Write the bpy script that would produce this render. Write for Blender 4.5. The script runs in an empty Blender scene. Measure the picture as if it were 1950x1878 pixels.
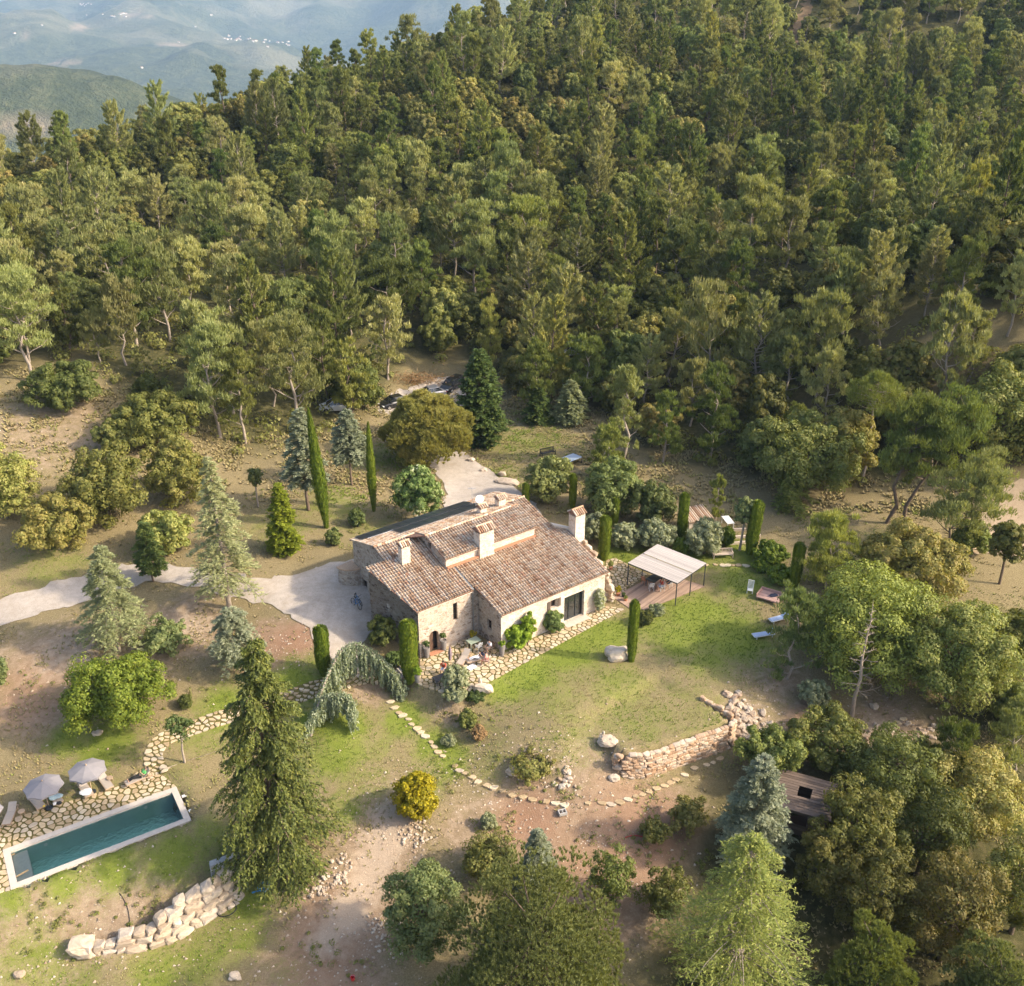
import bpy, math, random
import numpy as np
from mathutils import Vector, Matrix, geometry
random.seed(7); RNG = np.random.default_rng(7)
SC = bpy.context.scene
COL = SC.collection
R = math.radians

# ------------------------------------------------------------------ camera, sky, sun, exposure
F, PITCH, CAMZ = 1900.0, R(26.0), 50.0            # focal length in photo pixels (1950 wide)
cam = bpy.data.cameras.new('camera'); cam_o = bpy.data.objects.new('camera', cam); COL.objects.link(cam_o)
cam_o.location = (0, 0, CAMZ); cam_o.rotation_euler = (R(90) - PITCH, 0, 0)
cam.sensor_fit = 'HORIZONTAL'; cam.sensor_width = 36.0; cam.lens = 36.0 * F / 1950.0
cam.clip_start = 0.5; cam.clip_end = 60000.0
SC.camera = cam_o
SUN_EL, SUN_DIR = R(34.0), (0.985, -0.17)         # towards the sun, on the ground plane
world = bpy.data.worlds.new('World'); SC.world = world; world.use_nodes = True
wn = world.node_tree.nodes; wl = world.node_tree.links
sky = wn.new('ShaderNodeTexSky'); sky.sky_type = 'NISHITA'; sky.sun_disc = False
sky.sun_elevation = SUN_EL; sky.sun_rotation = math.atan2(SUN_DIR[0], SUN_DIR[1])
sky.altitude = 300; sky.air_density = 0.8; sky.dust_density = 4.5; sky.ozone_density = 0.4
wn['Background'].inputs[1].default_value = 0.15
wl.new(sky.outputs[0], wn['Background'].inputs[0])
sun = bpy.data.lights.new('sun', 'SUN'); sun.energy = 2.45; sun.angle = R(2.2); sun.color = (1.0, 0.87, 0.68)
sun_o = bpy.data.objects.new('sun', sun); COL.objects.link(sun_o); sun_o.location = (60, -10, 90)
_d = Vector((SUN_DIR[0] * math.cos(SUN_EL), SUN_DIR[1] * math.cos(SUN_EL), math.sin(SUN_EL))).normalized()
sun_o.rotation_euler = _d.to_track_quat('Z', 'Y').to_euler()
SC.view_settings.view_transform = 'Standard'; SC.view_settings.look = 'None'
SC.view_settings.exposure = 1.30; SC.view_settings.gamma = 1.0; SC.view_settings.use_curve_mapping = False
SC.render.engine = 'CYCLES'
cy = SC.cycles
cy.max_bounces = 6; cy.diffuse_bounces = 3; cy.glossy_bounces = 2; cy.transmission_bounces = 3
cy.volume_bounces = 0; cy.transparent_max_bounces = 8
cy.use_denoising = True; cy.use_adaptive_sampling = True; cy.adaptive_threshold = 0.015
cy.caustics_reflective = False; cy.caustics_refractive = False; cy.sample_clamp_indirect = 6.0

# ------------------------------------------------------------------ photo pixel <-> place
CP, SP = math.cos(PITCH), math.sin(PITCH)
def ray(px, py):
    u = (px - 975) / F; v = (py - 939) / F
    return np.array([u, CP - v * SP, -SP - v * CP])
def unp(px, py, z=0.0):
    d = ray(px, py); t = (z - CAMZ) / d[2]
    return (d[0] * t, d[1] * t)
def dep(px, py, Z):
    d = ray(px, py) * Z
    return (d[0], d[1], CAMZ + d[2])
def prj(x, y, z):
    dz = z - CAMZ; zc = y * CP - dz * SP; yc = y * SP + dz * CP
    return 975 + F * x / zc, 939 - F * yc / zc, zc

# ------------------------------------------------------------------ helpers: meshes, things, tags
def tag(o, label=None, cat=None, group=None, kind=None):
    if label: o['label'] = label
    if cat: o['category'] = cat
    if group: o['group'] = group
    if kind: o['kind'] = kind
    return o
def thing(name, label, cat, loc=(0, 0, 0), rz=0.0, group=None):
    o = bpy.data.objects.new(name, None); COL.objects.link(o)
    o.location = loc; o.rotation_euler = (0, 0, rz); o.empty_display_size = 0.2
    return tag(o, label, cat, group)
def link(name, me, parent=None, loc=None, rz=None):
    o = bpy.data.objects.new(name, me); COL.objects.link(o)
    if parent is not None: o.parent = parent
    if loc is not None: o.location = loc
    if rz is not None: o.rotation_euler = (0, 0, rz)
    return o
def copy_tree(o, parent=None):
    c = o.copy(); COL.objects.link(c); c.parent = parent
    for ch in list(o.children): copy_tree(ch, c)
    return c
def np_mesh(name, V, Fc, mats, attrs=None, smooth=False, mat_idx=None):
    """V (n,3); Fc (m,k) index array, or list of such arrays with different k."""
    me = bpy.data.meshes.new(name)
    V = np.asarray(V, np.float32); me.vertices.add(len(V)); me.vertices.foreach_set('co', V.ravel())
    if not isinstance(Fc, list): Fc = [Fc]
    Fc = [np.asarray(f, np.int32) for f in Fc if len(f)]
    tot = np.concatenate([np.full(len(f), f.shape[1], np.int32) for f in Fc])
    st = np.concatenate([[0], np.cumsum(tot)[:-1]]).astype(np.int32)
    me.loops.add(int(tot.sum())); me.polygons.add(len(tot))
    me.loops.foreach_set('vertex_index', np.concatenate([f.ravel() for f in Fc]))
    me.polygons.foreach_set('loop_start', st)
    try: me.polygons.foreach_set('loop_total', tot)
    except Exception: pass
    if mat_idx is not None: me.polygons.foreach_set('material_index', np.asarray(mat_idx, np.int32))
    if smooth: me.polygons.foreach_set('use_smooth', np.ones(len(tot), bool))
    for k, a in (attrs or {}).items():
        a = np.asarray(a, np.float32)
        if a.ndim == 1:
            at = me.attributes.new(k, 'FLOAT', 'POINT'); at.data.foreach_set('value', a)
        else:
            at = me.attributes.new(k, 'FLOAT_COLOR', 'POINT'); at.data.foreach_set('color', a.ravel())
    for m in (mats if isinstance(mats, (list, tuple)) else [mats]): me.materials.append(m)
    me.update(); me.validate()
    return me
class MB:
    """collects simple shapes into ONE mesh (a single part)"""
    def __init__(s): s.v = []; s.f = []; s.m = []; s.r = []; s.mi = 0
    def add(s, vs, fs, rnd=None):
        b = len(s.v); s.v += [tuple(p) for p in vs]; s.f += [tuple(b + i for i in f) for f in fs]
        s.m += [s.mi] * len(fs); s.r += [random.random() if rnd is None else rnd] * len(vs); return s
    def box(s, c, d, rz=0.0, M=None, rnd=None):
        x, y, z = d[0] / 2, d[1] / 2, d[2] / 2
        vs = [Vector((i * x, j * y, k * z)) for k in (-1, 1) for j in (-1, 1) for i in (-1, 1)]
        m = M if M is not None else Matrix.Rotation(rz, 3, 'Z')
        vs = [m @ p + Vector(c) for p in vs]
        return s.add(vs, [(0, 2, 3, 1), (4, 5, 7, 6), (0, 1, 5, 4), (2, 6, 7, 3), (0, 4, 6, 2), (1, 3, 7, 5)], rnd)
    def bar(s, a, b, w, h=None, rnd=None):
        a, b = Vector(a), Vector(b); h = h or w; d = b - a; L = d.length
        if L < 1e-6: return s
        q = d.to_track_quat('X', 'Z').to_matrix()
        return s.box((a + b) / 2, (L, w, h), M=q, rnd=rnd)
    def tube(s, pts, rad, n=6, cap=True, rnd=None):
        pts = [Vector(p) for p in pts]; k = len(pts)
        rad = [rad] * k if not hasattr(rad, '__len__') else rad
        vs = []; up = None
        for i, p in enumerate(pts):
            t = (pts[min(i + 1, k - 1)] - pts[max(i - 1, 0)])
            t = t.normalized() if t.length > 1e-9 else Vector((0, 0, 1))
            if up is None: up = Vector((1, 0, 0)) if abs(t.x) < 0.8 else Vector((0, 1, 0))
            a = (up - t * up.dot(t)).normalized(); up = a; b = t.cross(a)
            vs += [p + (a * math.cos(2 * math.pi * j / n) + b * math.sin(2 * math.pi * j / n)) * rad[i] for j in range(n)]
        fs = [(i * n + j, i * n + (j + 1) % n, (i + 1) * n + (j + 1) % n, (i + 1) * n + j) for i in range(k - 1) for j in range(n)]
        if cap: fs += [tuple(range(n - 1, -1, -1)), tuple((k - 1) * n + j for j in range(n))]
        return s.add(vs, fs, rnd)
    def lathe(s, prof, c=(0, 0, 0), n=14, rnd=None, jit=0.0):
        vs = []; k = len(prof)
        for r, z in prof:
            for j in range(n):
                q = 1 + random.uniform(-jit, jit)
                vs.append((c[0] + r * q * math.cos(2 * math.pi * j / n), c[1] + r * q * math.sin(2 * math.pi * j / n), c[2] + z))
        fs = [(i * n + j, i * n + (j + 1) % n, (i + 1) * n + (j + 1) % n, (i + 1) * n + j) for i in range(k - 1) for j in range(n)]
        fs += [tuple(range(n - 1, -1, -1)), tuple((k - 1) * n + j for j in range(n))]
        return s.add(vs, fs, rnd)
    def prism(s, poly, z0, z1, rnd=None, bev=0.0):
        """poly: CCW xy list; z0/z1 numbers or functions of (x,y)"""
        f0 = z0 if callable(z0) else (lambda x, y: z0); f1 = z1 if callable(z1) else (lambda x, y: z1)
        n = len(poly); vs = [(x, y, f0(x, y)) for x, y in poly]
        if bev:
            cx = sum(p[0] for p in poly) / n; cy_ = sum(p[1] for p in poly) / n
            vs += [(x, y, f1(x, y) - bev) for x, y in poly]
            ins = []
            for x, y in poly:
                d = math.hypot(x - cx, y - cy_) or 1; k = max(0.3, 1 - bev * 1.3 / d); ins.append((cx + (x - cx) * k, cy_ + (y - cy_) * k))
            vs += [(x, y, f1(x, y)) for x, y in ins]; L = 3
        else: vs += [(x, y, f1(x, y)) for x, y in poly]; L = 2
        fs = [tuple(range(n - 1, -1, -1)), tuple((L - 1) * n + i for i in range(n))]
        fs += [(l * n + i, l * n + (i + 1) % n, (l + 1) * n + (i + 1) % n, (l + 1) * n + i) for l in range(L - 1) for i in range(n)]
        return s.add(vs, fs, rnd)
    def quad(s, a, b, c, d, rnd=None): return s.add([a, b, c, d], [(0, 1, 2, 3)], rnd)
    def mesh(s, name, mats, smooth=False):
        me = bpy.data.meshes.new(name); me.from_pydata(s.v, [], s.f)
        at = me.attributes.new('rnd', 'FLOAT', 'POINT'); at.data.foreach_set('value', np.array(s.r, np.float32))
        mats = mats if isinstance(mats, (list, tuple)) else [mats]
        for m in mats: me.materials.append(m)
        if len(mats) > 1: me.polygons.foreach_set('material_index', np.array(s.m, np.int32))
        if smooth: me.polygons.foreach_set('use_smooth', np.ones(len(s.f), bool))
        me.update(); return me
    def build(s, name, mats, parent=None, smooth=False, loc=None, rz=None): return link(name, s.mesh(name, mats, smooth), parent, loc, rz)

def blob_mesh(name, mat, sx, sy, sz, seed=0, sub=2, rough=0.18, flat=0.0):
    """an irregular stone"""
    import bmesh
    bm = bmesh.new(); bmesh.ops.create_icosphere(bm, subdivisions=sub, radius=1.0)
    rr = random.Random(seed); ph = [(rr.uniform(0, 6), rr.uniform(1.2, 3.2), Vector((rr.uniform(-1, 1), rr.uniform(-1, 1), rr.uniform(-1, 1)))) for _ in range(6)]
    for v in bm.verts:
        k = 1.0
        for p, fr, ax in ph: k += rough * 0.4 * math.sin(p + fr * 1.7 * v.co.dot(ax))
        k += rr.uniform(-rough, rough) * 0.4
        c = v.co
        q = Vector([math.copysign(abs(t) ** (1 - flat * 0.55), t) for t in c]) if flat else c
        v.co = Vector((q.x * sx, q.y * sy, q.z * sz)) * k
    me = bpy.data.meshes.new(name); bm.to_mesh(me); bm.free(); me.materials.append(mat)
    return me

# ------------------------------------------------------------------ value noise for modelling
_perm = np.random.default_rng(3).random((256, 256)).astype(np.float32)
def vnoise(x, y):
    x = np.asarray(x, float); y = np.asarray(y, float)
    xi = np.floor(x).astype(int); yi = np.floor(y).astype(int); fx = x - xi; fy = y - yi
    fx = fx * fx * (3 - 2 * fx); fy = fy * fy * (3 - 2 * fy)
    g = lambda a, b: _perm[a & 255, b & 255]
    return (g(xi, yi) * (1 - fx) + g(xi + 1, yi) * fx) * (1 - fy) + (g(xi, yi + 1) * (1 - fx) + g(xi + 1, yi + 1) * fx) * fy
def fbm(x, y, o=4, lac=2.03, gain=0.5):
    a = 1.0; s = 0; t = 0
    for i in range(o):
        s = s + a * vnoise(x + 17.3 * i, y - 9.1 * i); t += a; x = x * lac; y = y * lac; a *= gain
    return s / t
def in_poly(x, y, poly):
    x = np.asarray(x, float); y = np.asarray(y, float); c = np.zeros(x.shape, bool); n = len(poly)
    for i in range(n):
        x0, y0 = poly[i]; x1, y1 = poly[(i + 1) % n]
        if y0 == y1: continue
        c ^= ((y0 > y) != (y1 > y)) & (x < (x1 - x0) * (y - y0) / (y1 - y0) + x0)
    return c
def poly_dist(x, y, poly, closed=True):
    x = np.asarray(x, float); y = np.asarray(y, float); d = np.full(x.shape, 1e9); n = len(poly)
    for i in range(n if closed else n - 1):
        x0, y0 = poly[i]; x1, y1 = poly[(i + 1) % n]; dx, dy = x1 - x0, y1 - y0; L = dx * dx + dy * dy + 1e-12
        t = np.clip(((x - x0) * dx + (y - y0) * dy) / L, 0, 1)
        d = np.minimum(d, np.hypot(x - x0 - t * dx, y - y0 - t * dy))
    return d

# ------------------------------------------------------------------ terrain heights
HTH = R(37.0); E1 = np.array([math.cos(HTH), math.sin(HTH)]); E2 = np.array([-E1[1], E1[0]]); HO = np.array([-7.85, 70.4])
def hxy(s, t): q = HO + s * E1 + t * E2; return (float(q[0]), float(q[1]))
_ctrl = []   # (px, py, z)
for p in [
    # garden, house and drive
    (800, 1250, 0), (893, 1215, 0), (957, 1243, 0), (1050, 1215, 0), (1150, 1152, 0.1), (870, 1310, -0.2), (1230, 1130, 0), (1340, 1120, 0), (1250, 1090, 0.1),
    (1200, 1255, -0.1), (1100, 1260, -0.1), (1400, 1150, 0), (1420, 1060, 0.3), (1500, 1130, 0.1), (1000, 1310, -0.3), (1150, 1380, -0.5), (1330, 1330, -0.5), (1420, 1260, -0.3),
    (1250, 1010, 0.5), (1100, 1000, 0.9), (1380, 980, 0.7), (1600, 1020, 1.0), (1750, 1000, 1.2), (1900, 990, 1.4), (1930, 1120, 0.6), (1800, 1230, -0.5),
    (640, 1120, 1.7), (560, 1110, 1.8), (450, 1110, 1.9), (320, 1090, 1.9), (150, 1110, 1.5), (0, 1160, 1.0), (680, 1180, 1.2), (660, 1240, 0.6), (690, 1285, -0.5), (745, 1298, -1.0),
    (620, 1285, -0.1), (560, 1270, 0.3), (437, 1160, 0.9), (228, 1238, 0.1), (100, 1260, 0.0), (0, 1260, 0.2), (350, 1300, -0.6), (230, 1390, -1.6), (60, 1380, -1.6), (450, 1357, -1.4), (560, 1327, -1.1),
    (880, 990, 1.4), (840, 930, 1.4), (860, 880, 1.2), (740, 950, 2.0), (600, 1000, 2.2), (500, 1000, 2.4), (400, 1000, 2.4), (250, 1030, 2.4), (100, 1060, 2.4), (0, 1090, 1.9),
    (1000, 860, 1.2), (1000, 950, 1.2), (1120, 830, 1.2), (1270, 920, 1.0), (820, 755, 1.0), (870, 740, 1.3), (700, 800, 2.2),
    # below the house
    (640, 1400, -1.5), (740, 1350, -1.3), (800, 1440, -2.1), (720, 1450, -2.2), (880, 1380, -1.5), (870, 1465, -2.4), (980, 1510, -2.8), (1070, 1545, -3.0), (1200, 1520, -2.9), (1290, 1490, -2.8), (1400, 1430, -2.4), (1440, 1370, -1.5),
    (1210, 1488, -2.7), (1300, 1462, -2.7), (1392, 1418, -2.5), (1100, 1480, -2.0), (960, 1440, -1.6), (1050, 1430, -1.0), (1460, 1330, -1.2),
    (1620, 1365, -2.0), (1720, 1400, -2.4), (1560, 1420, -2.6), (1850, 1390, -2.4), (1950, 1400, -2.6),
    (540, 1480, -2.7), (440, 1440, -2.4), (400, 1500, -2.5), (200, 1450, -2.4), (0, 1480, -2.5), (420, 1590, -2.8), (300, 1640, -2.9), (100, 1710, -3.1), (0, 1740, -3.2),
    (793, 1560, -3.2), (720, 1600, -3.6), (680, 1700, -4.4), (620, 1680, -4.0), (540, 1700, -4.6), (480, 1690, -4.9), (380, 1740, -5.2), (300, 1790, -5.3), (140, 1825, -5.4), (0, 1870, -5.6), (200, 1870, -5.6), (450, 1800, -5.2), (650, 1850, -5.4), (600, 1760, -4.9),
    (900, 1620, -3.8), (1010, 1680, -4.4), (1150, 1650, -4.2), (1250, 1720, -5.0), (800, 1830, -5.4), (1000, 1870, -6.0), (1400, 1860, -6.6), (1450, 1620, -4.6), (1520, 1560, -3.8), (1700, 1650, -5.4), (1950, 1650, -5.8), (1800, 1870, -8.0), (1950, 1878, -8.5), (1650, 1860, -7.4),
    # slope on the left
    (100, 820, 7.0), (0, 900, 6.0), (200, 900, 5.0), (330, 900, 4.0), (450, 860, 3.4), (560, 880, 2.8), (100, 700, 9.5), (300, 720, 8.0), (500, 740, 6.0), (-100, 760, 9.0),
    # forest slope
    (700, 640, 6.0), (860, 660, 4.0), (1000, 740, 2.0), (1130, 760, 2.0), (1300, 800, 2.5), (1500, 800, 4.0), (1700, 820, 5.0), (1900, 830, 6.0), (1200, 640, 6.0), (1500, 640, 10.0), (1800, 640, 14.0), (1950, 640, 15.0),
]: _ctrl.append((*unp(*p), p[2]))
for p in [(-250, 400, 175), (-50, 392, 190), (280, 308, 215), (600, 182, 245), (900, 84, 270), (1200, -8, 300), (1600, -55, 320), (2000, -60, 330), (2400, -60, 340),
          (50, 540, 160), (300, 470, 178), (600, 400, 190), (900, 330, 205), (1250, 260, 225), (1600, 220, 240), (1950, 200, 250), (2300, 190, 255),
          (700, 520, 165), (1000, 520, 165), (1300, 480, 172), (1600, 450, 180), (1900, 430, 185), (2250, 430, 190), (1400, 100, 275), (1750, 90, 285)]:
    _ctrl.append(dep(*p))
_rid = [dep(*p) for p in [(-250, 400, 175), (-50, 392, 190), (280, 308, 215), (600, 182, 245), (900, 84, 270), (1200, -8, 300), (1600, -55, 320), (2000, -60, 330)]]
for x, y, z in _rid:                                   # the far side of the ridge falls away
    _ctrl.append((x - 45, y + 60, z - 26)); _ctrl.append((x - 110, y + 170, z - 90))
for p in [(-140, 120, 2), (-160, 60, -8), (-60, 20, -9), (0, 18, -10), (60, 20, -13), (90, 60, -6), (120, 110, 4), (140, 150, 14), (-40, 40, -6), (-60, 45, -5)]: _ctrl.append(p)
_C = np.array(_ctrl, float); _S = 60.0
_xy = _C[:, :2] / _S
def _tps(r2): return np.where(r2 > 1e-12, 0.5 * r2 * np.log(np.maximum(r2, 1e-12)), 0.0)
_n = len(_C); _A = np.zeros((_n + 3, _n + 3)); _d2 = ((_xy[:, None] - _xy[None]) ** 2).sum(-1)
_A[:_n, :_n] = _tps(_d2) + np.eye(_n) * 0.0004
_A[:_n, _n] = 1; _A[:_n, _n + 1:] = _xy; _A[_n, :_n] = 1; _A[_n + 1:, :_n] = _xy.T
_W = np.linalg.solve(_A, np.concatenate([_C[:, 2], [0, 0, 0]]))

PATIO = [unp(*p, 0) for p in [(800, 1256), (893, 1214), (957, 1246), (1147, 1154), (1190, 1160), (950, 1290), (872, 1328), (832, 1316), (796, 1303)]]
PATIO2 = [unp(*p, 0) for p in [(1150, 1146), (1152, 1068), (1172, 1063), (1232, 1094), (1170, 1140)]]
POOLZ = -2.5
_pq = np.array([unp(*p, POOLZ) for p in [(0, 1625), (327, 1500), (375, 1562), (25, 1690)]]); POOLC = tuple(_pq.mean(0)); POOLA, POOLL, POOLW = R(31.7), 11.9, 4.05
POOL = [(POOLC[0] + a * POOLL / 2 * math.cos(POOLA) - b * POOLW / 2 * math.sin(POOLA), POOLC[1] + a * POOLL / 2 * math.sin(POOLA) + b * POOLW / 2 * math.cos(POOLA)) for a, b in ((-1, 1), (1, 1), (1, -1), (-1, -1))]
TERR = [unp(*p, POOLZ) for p in [(-120, 1590), (0, 1566), (230, 1497), (262, 1470), (302, 1470)]] + [POOL[1], POOL[0], POOL[3]] + [unp(*p, POOLZ) for p in [(-10, 1704), (-120, 1740)]]
LAWNTOP = [unp(*p, -0.6) for p in [(1186, 1437), (1263, 1421), (1383, 1381), (1391, 1369), (1331, 1332), (1250, 1300), (1120, 1370)]]
HOUSEP = [hxy(*q) for q in [(-0.2, -0.2), (6.0, -0.2), (6.0, -3.6), (18.0, -3.6), (18.0, 3), (14, 3), (6, 4), (1.5, 4)]]
DECK = [unp(*p, 0.05) for p in [(1168, 1138), (1212, 1168), (1342, 1117), (1256, 1090)]]
FLATS = [(PATIO, 0.0, 0.7), (PATIO2, 0.0, 0.8), (POOL, POOLZ, 0.9), (TERR, POOLZ, 0.9), (HOUSEP, 0.0, 0.8), (DECK, 0.02, 1.2), (LAWNTOP, -0.6, 0.25)]
def ground(x, y):
    x = np.asarray(x, float); y = np.asarray(y, float); sh = x.shape
    X = np.stack([x.ravel() / _S, y.ravel() / _S], 1); z = np.empty(len(X))
    for i in range(0, len(X), 20000):
        q = X[i:i + 20000]; d2 = ((q[:, None] - _xy[None]) ** 2).sum(-1)
        z[i:i + 20000] = _tps(d2) @ _W[:_n] + _W[_n] + q @ _W[_n + 1:]
    z = z.reshape(sh)
    z = z + (fbm(x * 0.35, y * 0.35, 3) - 0.5) * 0.28
    far = np.clip((np.hypot(x, y - 60) - 70) / 80, 0, 1)
    z = z + far * (fbm(x * 0.03 + 5, y * 0.03, 3) - 0.5) * 9
    z = np.maximum(z, -170.0)
    for poly, pz, fo in FLATS:
        d = poly_dist(x, y, poly); ins = in_poly(x, y, poly)
        w = np.where(ins, 1.0, np.clip(1 - d / fo, 0, 1)); w = w * w * (3 - 2 * w)
        z = z * (1 - w) + pz * w
    return z
def lines(segs):
    out = []
    for a, b, st in segs: out += list(np.arange(a, b, st))
    return np.array(sorted(set(np.round(out, 4))))
GX = lines([(-620, -160, 14), (-160, -70, 3), (-70, -45, 1.2), (-45, 36, 0.5), (36, 62, 1.2), (62, 200, 3), (200, 680, 14)])
GY = lines([(-60, 20, 8), (20, 40, 1.5), (40, 104, 0.5), (104, 140, 1.2), (140, 340, 3), (340, 720, 14)])
GZ = ground(*np.meshgrid(GX, GY))
def ground(x, y):
    """height of the modelled ground sheet"""
    x = np.clip(np.asarray(x, float), GX[0], GX[-1] - .01); y = np.clip(np.asarray(y, float), GY[0], GY[-1] - .01)
    i = np.searchsorted(GX, x, 'right') - 1; j = np.searchsorted(GY, y, 'right') - 1
    fx = (x - GX[i]) / (GX[i + 1] - GX[i]); fy = (y - GY[j]) / (GY[j + 1] - GY[j])
    return (GZ[j, i] * (1 - fx) + GZ[j, i + 1] * fx) * (1 - fy) + (GZ[j + 1, i] * (1 - fx) + GZ[j + 1, i + 1] * fx) * fy
def gz(x, y): return float(ground(np.array([x]), np.array([y]))[0])
def at(px, py):
    """the point of the ground seen at a photo pixel"""
    d = ray(px, py); ts = np.concatenate([np.linspace(30, 420, 320)])
    x = d[0] * ts; y = d[1] * ts; h = CAMZ + d[2] * ts - ground(x, y)
    k = np.argmax(h < 0) if (h < 0).any() else len(ts) - 1
    if k == 0: t = ts[0]
    else: t = ts[k - 1] + (ts[k] - ts[k - 1]) * h[k - 1] / (h[k - 1] - h[k] + 1e-9)
    return (float(d[0] * t), float(d[1] * t), gz(d[0] * t, d[1] * t))
def height_to(x, y, z0, top_py):
    v = (top_py - 939) / F
    return CAMZ - y * (SP + v * CP) / (CP - v * SP) - z0
def width_m(x, y, z, wpx): return wpx * prj(x, y, z)[2] / F
# ------------------------------------------------------------------ materials
def nmat(name):
    m = bpy.data.materials.new(name); m.use_nodes = True
    return m, m.node_tree.nodes, m.node_tree.links, m.node_tree.nodes['Principled BSDF']
def setc(s, c): s.default_value = (c[0], c[1], c[2], 1.0)
def ramp(nodes, stops, interp='LINEAR'):
    r = nodes.new('ShaderNodeValToRGB'); e = r.color_ramp.elements; r.color_ramp.interpolation = interp
    while len(e) > 1: e.remove(e[-1])
    e[0].position = stops[0][0]; e[0].color = (*stops[0][1], 1)
    for p, c in stops[1:]:
        q = e.new(p); q.color = (*c, 1)
    return r
def noise(nodes, links, scale, detail=4, rough=0.6, vec=None, dist=0.0):
    n = nodes.new('ShaderNodeTexNoise'); n.inputs['Scale'].default_value = scale; n.inputs['Detail'].default_value = detail
    n.inputs['Roughness'].default_value = rough; n.inputs['Distortion'].default_value = dist
    if vec is not None: links.new(vec, n.inputs['Vector'])
    return n
def mixc(nodes, links, a, b, f, mode='MIX'):
    m = nodes.new('ShaderNodeMix'); m.data_type = 'RGBA'; m.blend_type = mode
    for s, v in ((m.inputs[6], a), (m.inputs[7], b), (m.inputs[0], f)):
        if hasattr(v, 'is_output'): links.new(v, s)
        elif isinstance(v, (int, float)): s.default_value = v
        else: s.default_value = (*v, 1)
    return m.outputs[2]
def mth(nodes, links, op, a, b=None, clamp=False):
    m = nodes.new('ShaderNodeMath'); m.operation = op; m.use_clamp = clamp
    for i, v in enumerate((a, b)):
        if v is None: continue
        if hasattr(v, 'is_output'): links.new(v, m.inputs[i])
        else: m.inputs[i].default_value = v
    return m.outputs[0]
def attr(nodes, name):
    a = nodes.new('ShaderNodeAttribute'); a.attribute_name = name; return a
def bump(nodes, links, h, strength, dist, bsdf):
    b = nodes.new('ShaderNodeBump'); b.inputs['Strength'].default_value = strength; b.inputs['Distance'].default_value = dist
    links.new(h, b.inputs['Height']); links.new(b.outputs[0], bsdf.inputs['Normal']); return b
def plain(name, c, rough=0.6, metal=0.0, var=0.12, scale=6.0, spec=0.4):
    m, n, l, b = nmat(name)
    t = n.new('ShaderNodeTexCoord'); nz = noise(n, l, scale, 5, 0.65, t.outputs['Object'])
    r = ramp(n, [(0.3, tuple(max(0, k * (1 - var)) for k in c)), (0.7, tuple(min(1, k * (1 + var)) for k in c))])
    l.new(nz.outputs[0], r.inputs[0]); l.new(r.outputs[0], b.inputs['Base Color'])
    b.inputs['Roughness'].default_value = rough; b.inputs['Metallic'].default_value = metal
    b.inputs['Specular IOR Level'].default_value = spec
    return m
def leaf(name, stops, trans=0.36, objvar=0.5, rough=0.55, vmul=0.6):
    """foliage: colour differs from leaf to leaf (attribute rnd) and from tree to tree"""
    m, n, l, b = nmat(name)
    a = attr(n, 'rnd'); oi = n.new('ShaderNodeObjectInfo')
    v = mth(n, l, 'ADD', mth(n, l, 'MULTIPLY', a.outputs['Fac'], 1 - objvar), mth(n, l, 'MULTIPLY', oi.outputs['Random'], objvar))
    r = ramp(n, stops); l.new(v, r.inputs[0])
    hsv = n.new('ShaderNodeHueSaturation'); l.new(r.outputs[0], hsv.inputs['Color'])
    k = mth(n, l, 'FRACT', mth(n, l, 'MULTIPLY', oi.outputs['Random'], 37.7))
    vm = vmul if objvar >= .4 else vmul * .2; hm = .035 if objvar >= .4 else .008
    l.new(mth(n, l, 'ADD', mth(n, l, 'MULTIPLY', k, vm), 1.0 - vm / 2), hsv.inputs['Value'])
    k2 = mth(n, l, 'FRACT', mth(n, l, 'MULTIPLY', oi.outputs['Random'], 91.3))
    l.new(mth(n, l, 'ADD', mth(n, l, 'MULTIPLY', k2, hm), 0.5 - hm * .45), hsv.inputs['Hue'])
    l.new(hsv.outputs[0], b.inputs['Base Color']); b.inputs['Roughness'].default_value = rough
    b.inputs['Specular IOR Level'].default_value = 0.25
    tr = n.new('ShaderNodeBsdfTranslucent'); l.new(mixc(n, l, hsv.outputs[0], (1.0, 0.95, 0.35), 1.0, 'MULTIPLY'), tr.inputs['Color'])
    mx = n.new('ShaderNodeMixShader'); mx.inputs[0].default_value = trans
    l.new(b.outputs[0], mx.inputs[1]); l.new(tr.outputs[0], mx.inputs[2]); l.new(mx.outputs[0], n['Material Output'].inputs[0])
    return m
M = {}
M['pine_light'] = leaf('pine_needles_grey_green', [(0, (0.174, 0.206, 0.070)), (.5, (0.310, 0.322, 0.116)), (1, (0.495, 0.456, 0.200))])
M['pine_dark'] = leaf('pine_needles_dark', [(0, (0.110, 0.151, 0.041)), (.5, (0.220, 0.248, 0.065)), (1, (0.411, 0.378, 0.101))])
M['oak'] = leaf('holm_oak_leaves', [(0, (0.100, 0.126, 0.027)), (.45, (0.193, 0.196, 0.045)), (.75, (0.318, 0.274, 0.076)), (1, (0.454, 0.329, 0.129))])
M['oak_green'] = leaf('oak_leaves_green', [(0, (0.109, 0.139, 0.037)), (.5, (0.220, 0.245, 0.059)), (1, (0.461, 0.393, 0.134))])
M['oak_bright'] = leaf('oak_leaves_bright', [(0, (0.142, 0.178, 0.041)), (.5, (0.286, 0.314, 0.065)), (1, (0.599, 0.503, 0.147))])
M['broad'] = leaf('broad_leaves', [(0, (0.070, 0.109, 0.031)), (.5, (0.149, 0.192, 0.056)), (1, (0.299, 0.312, 0.099))], trans=.35)
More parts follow.
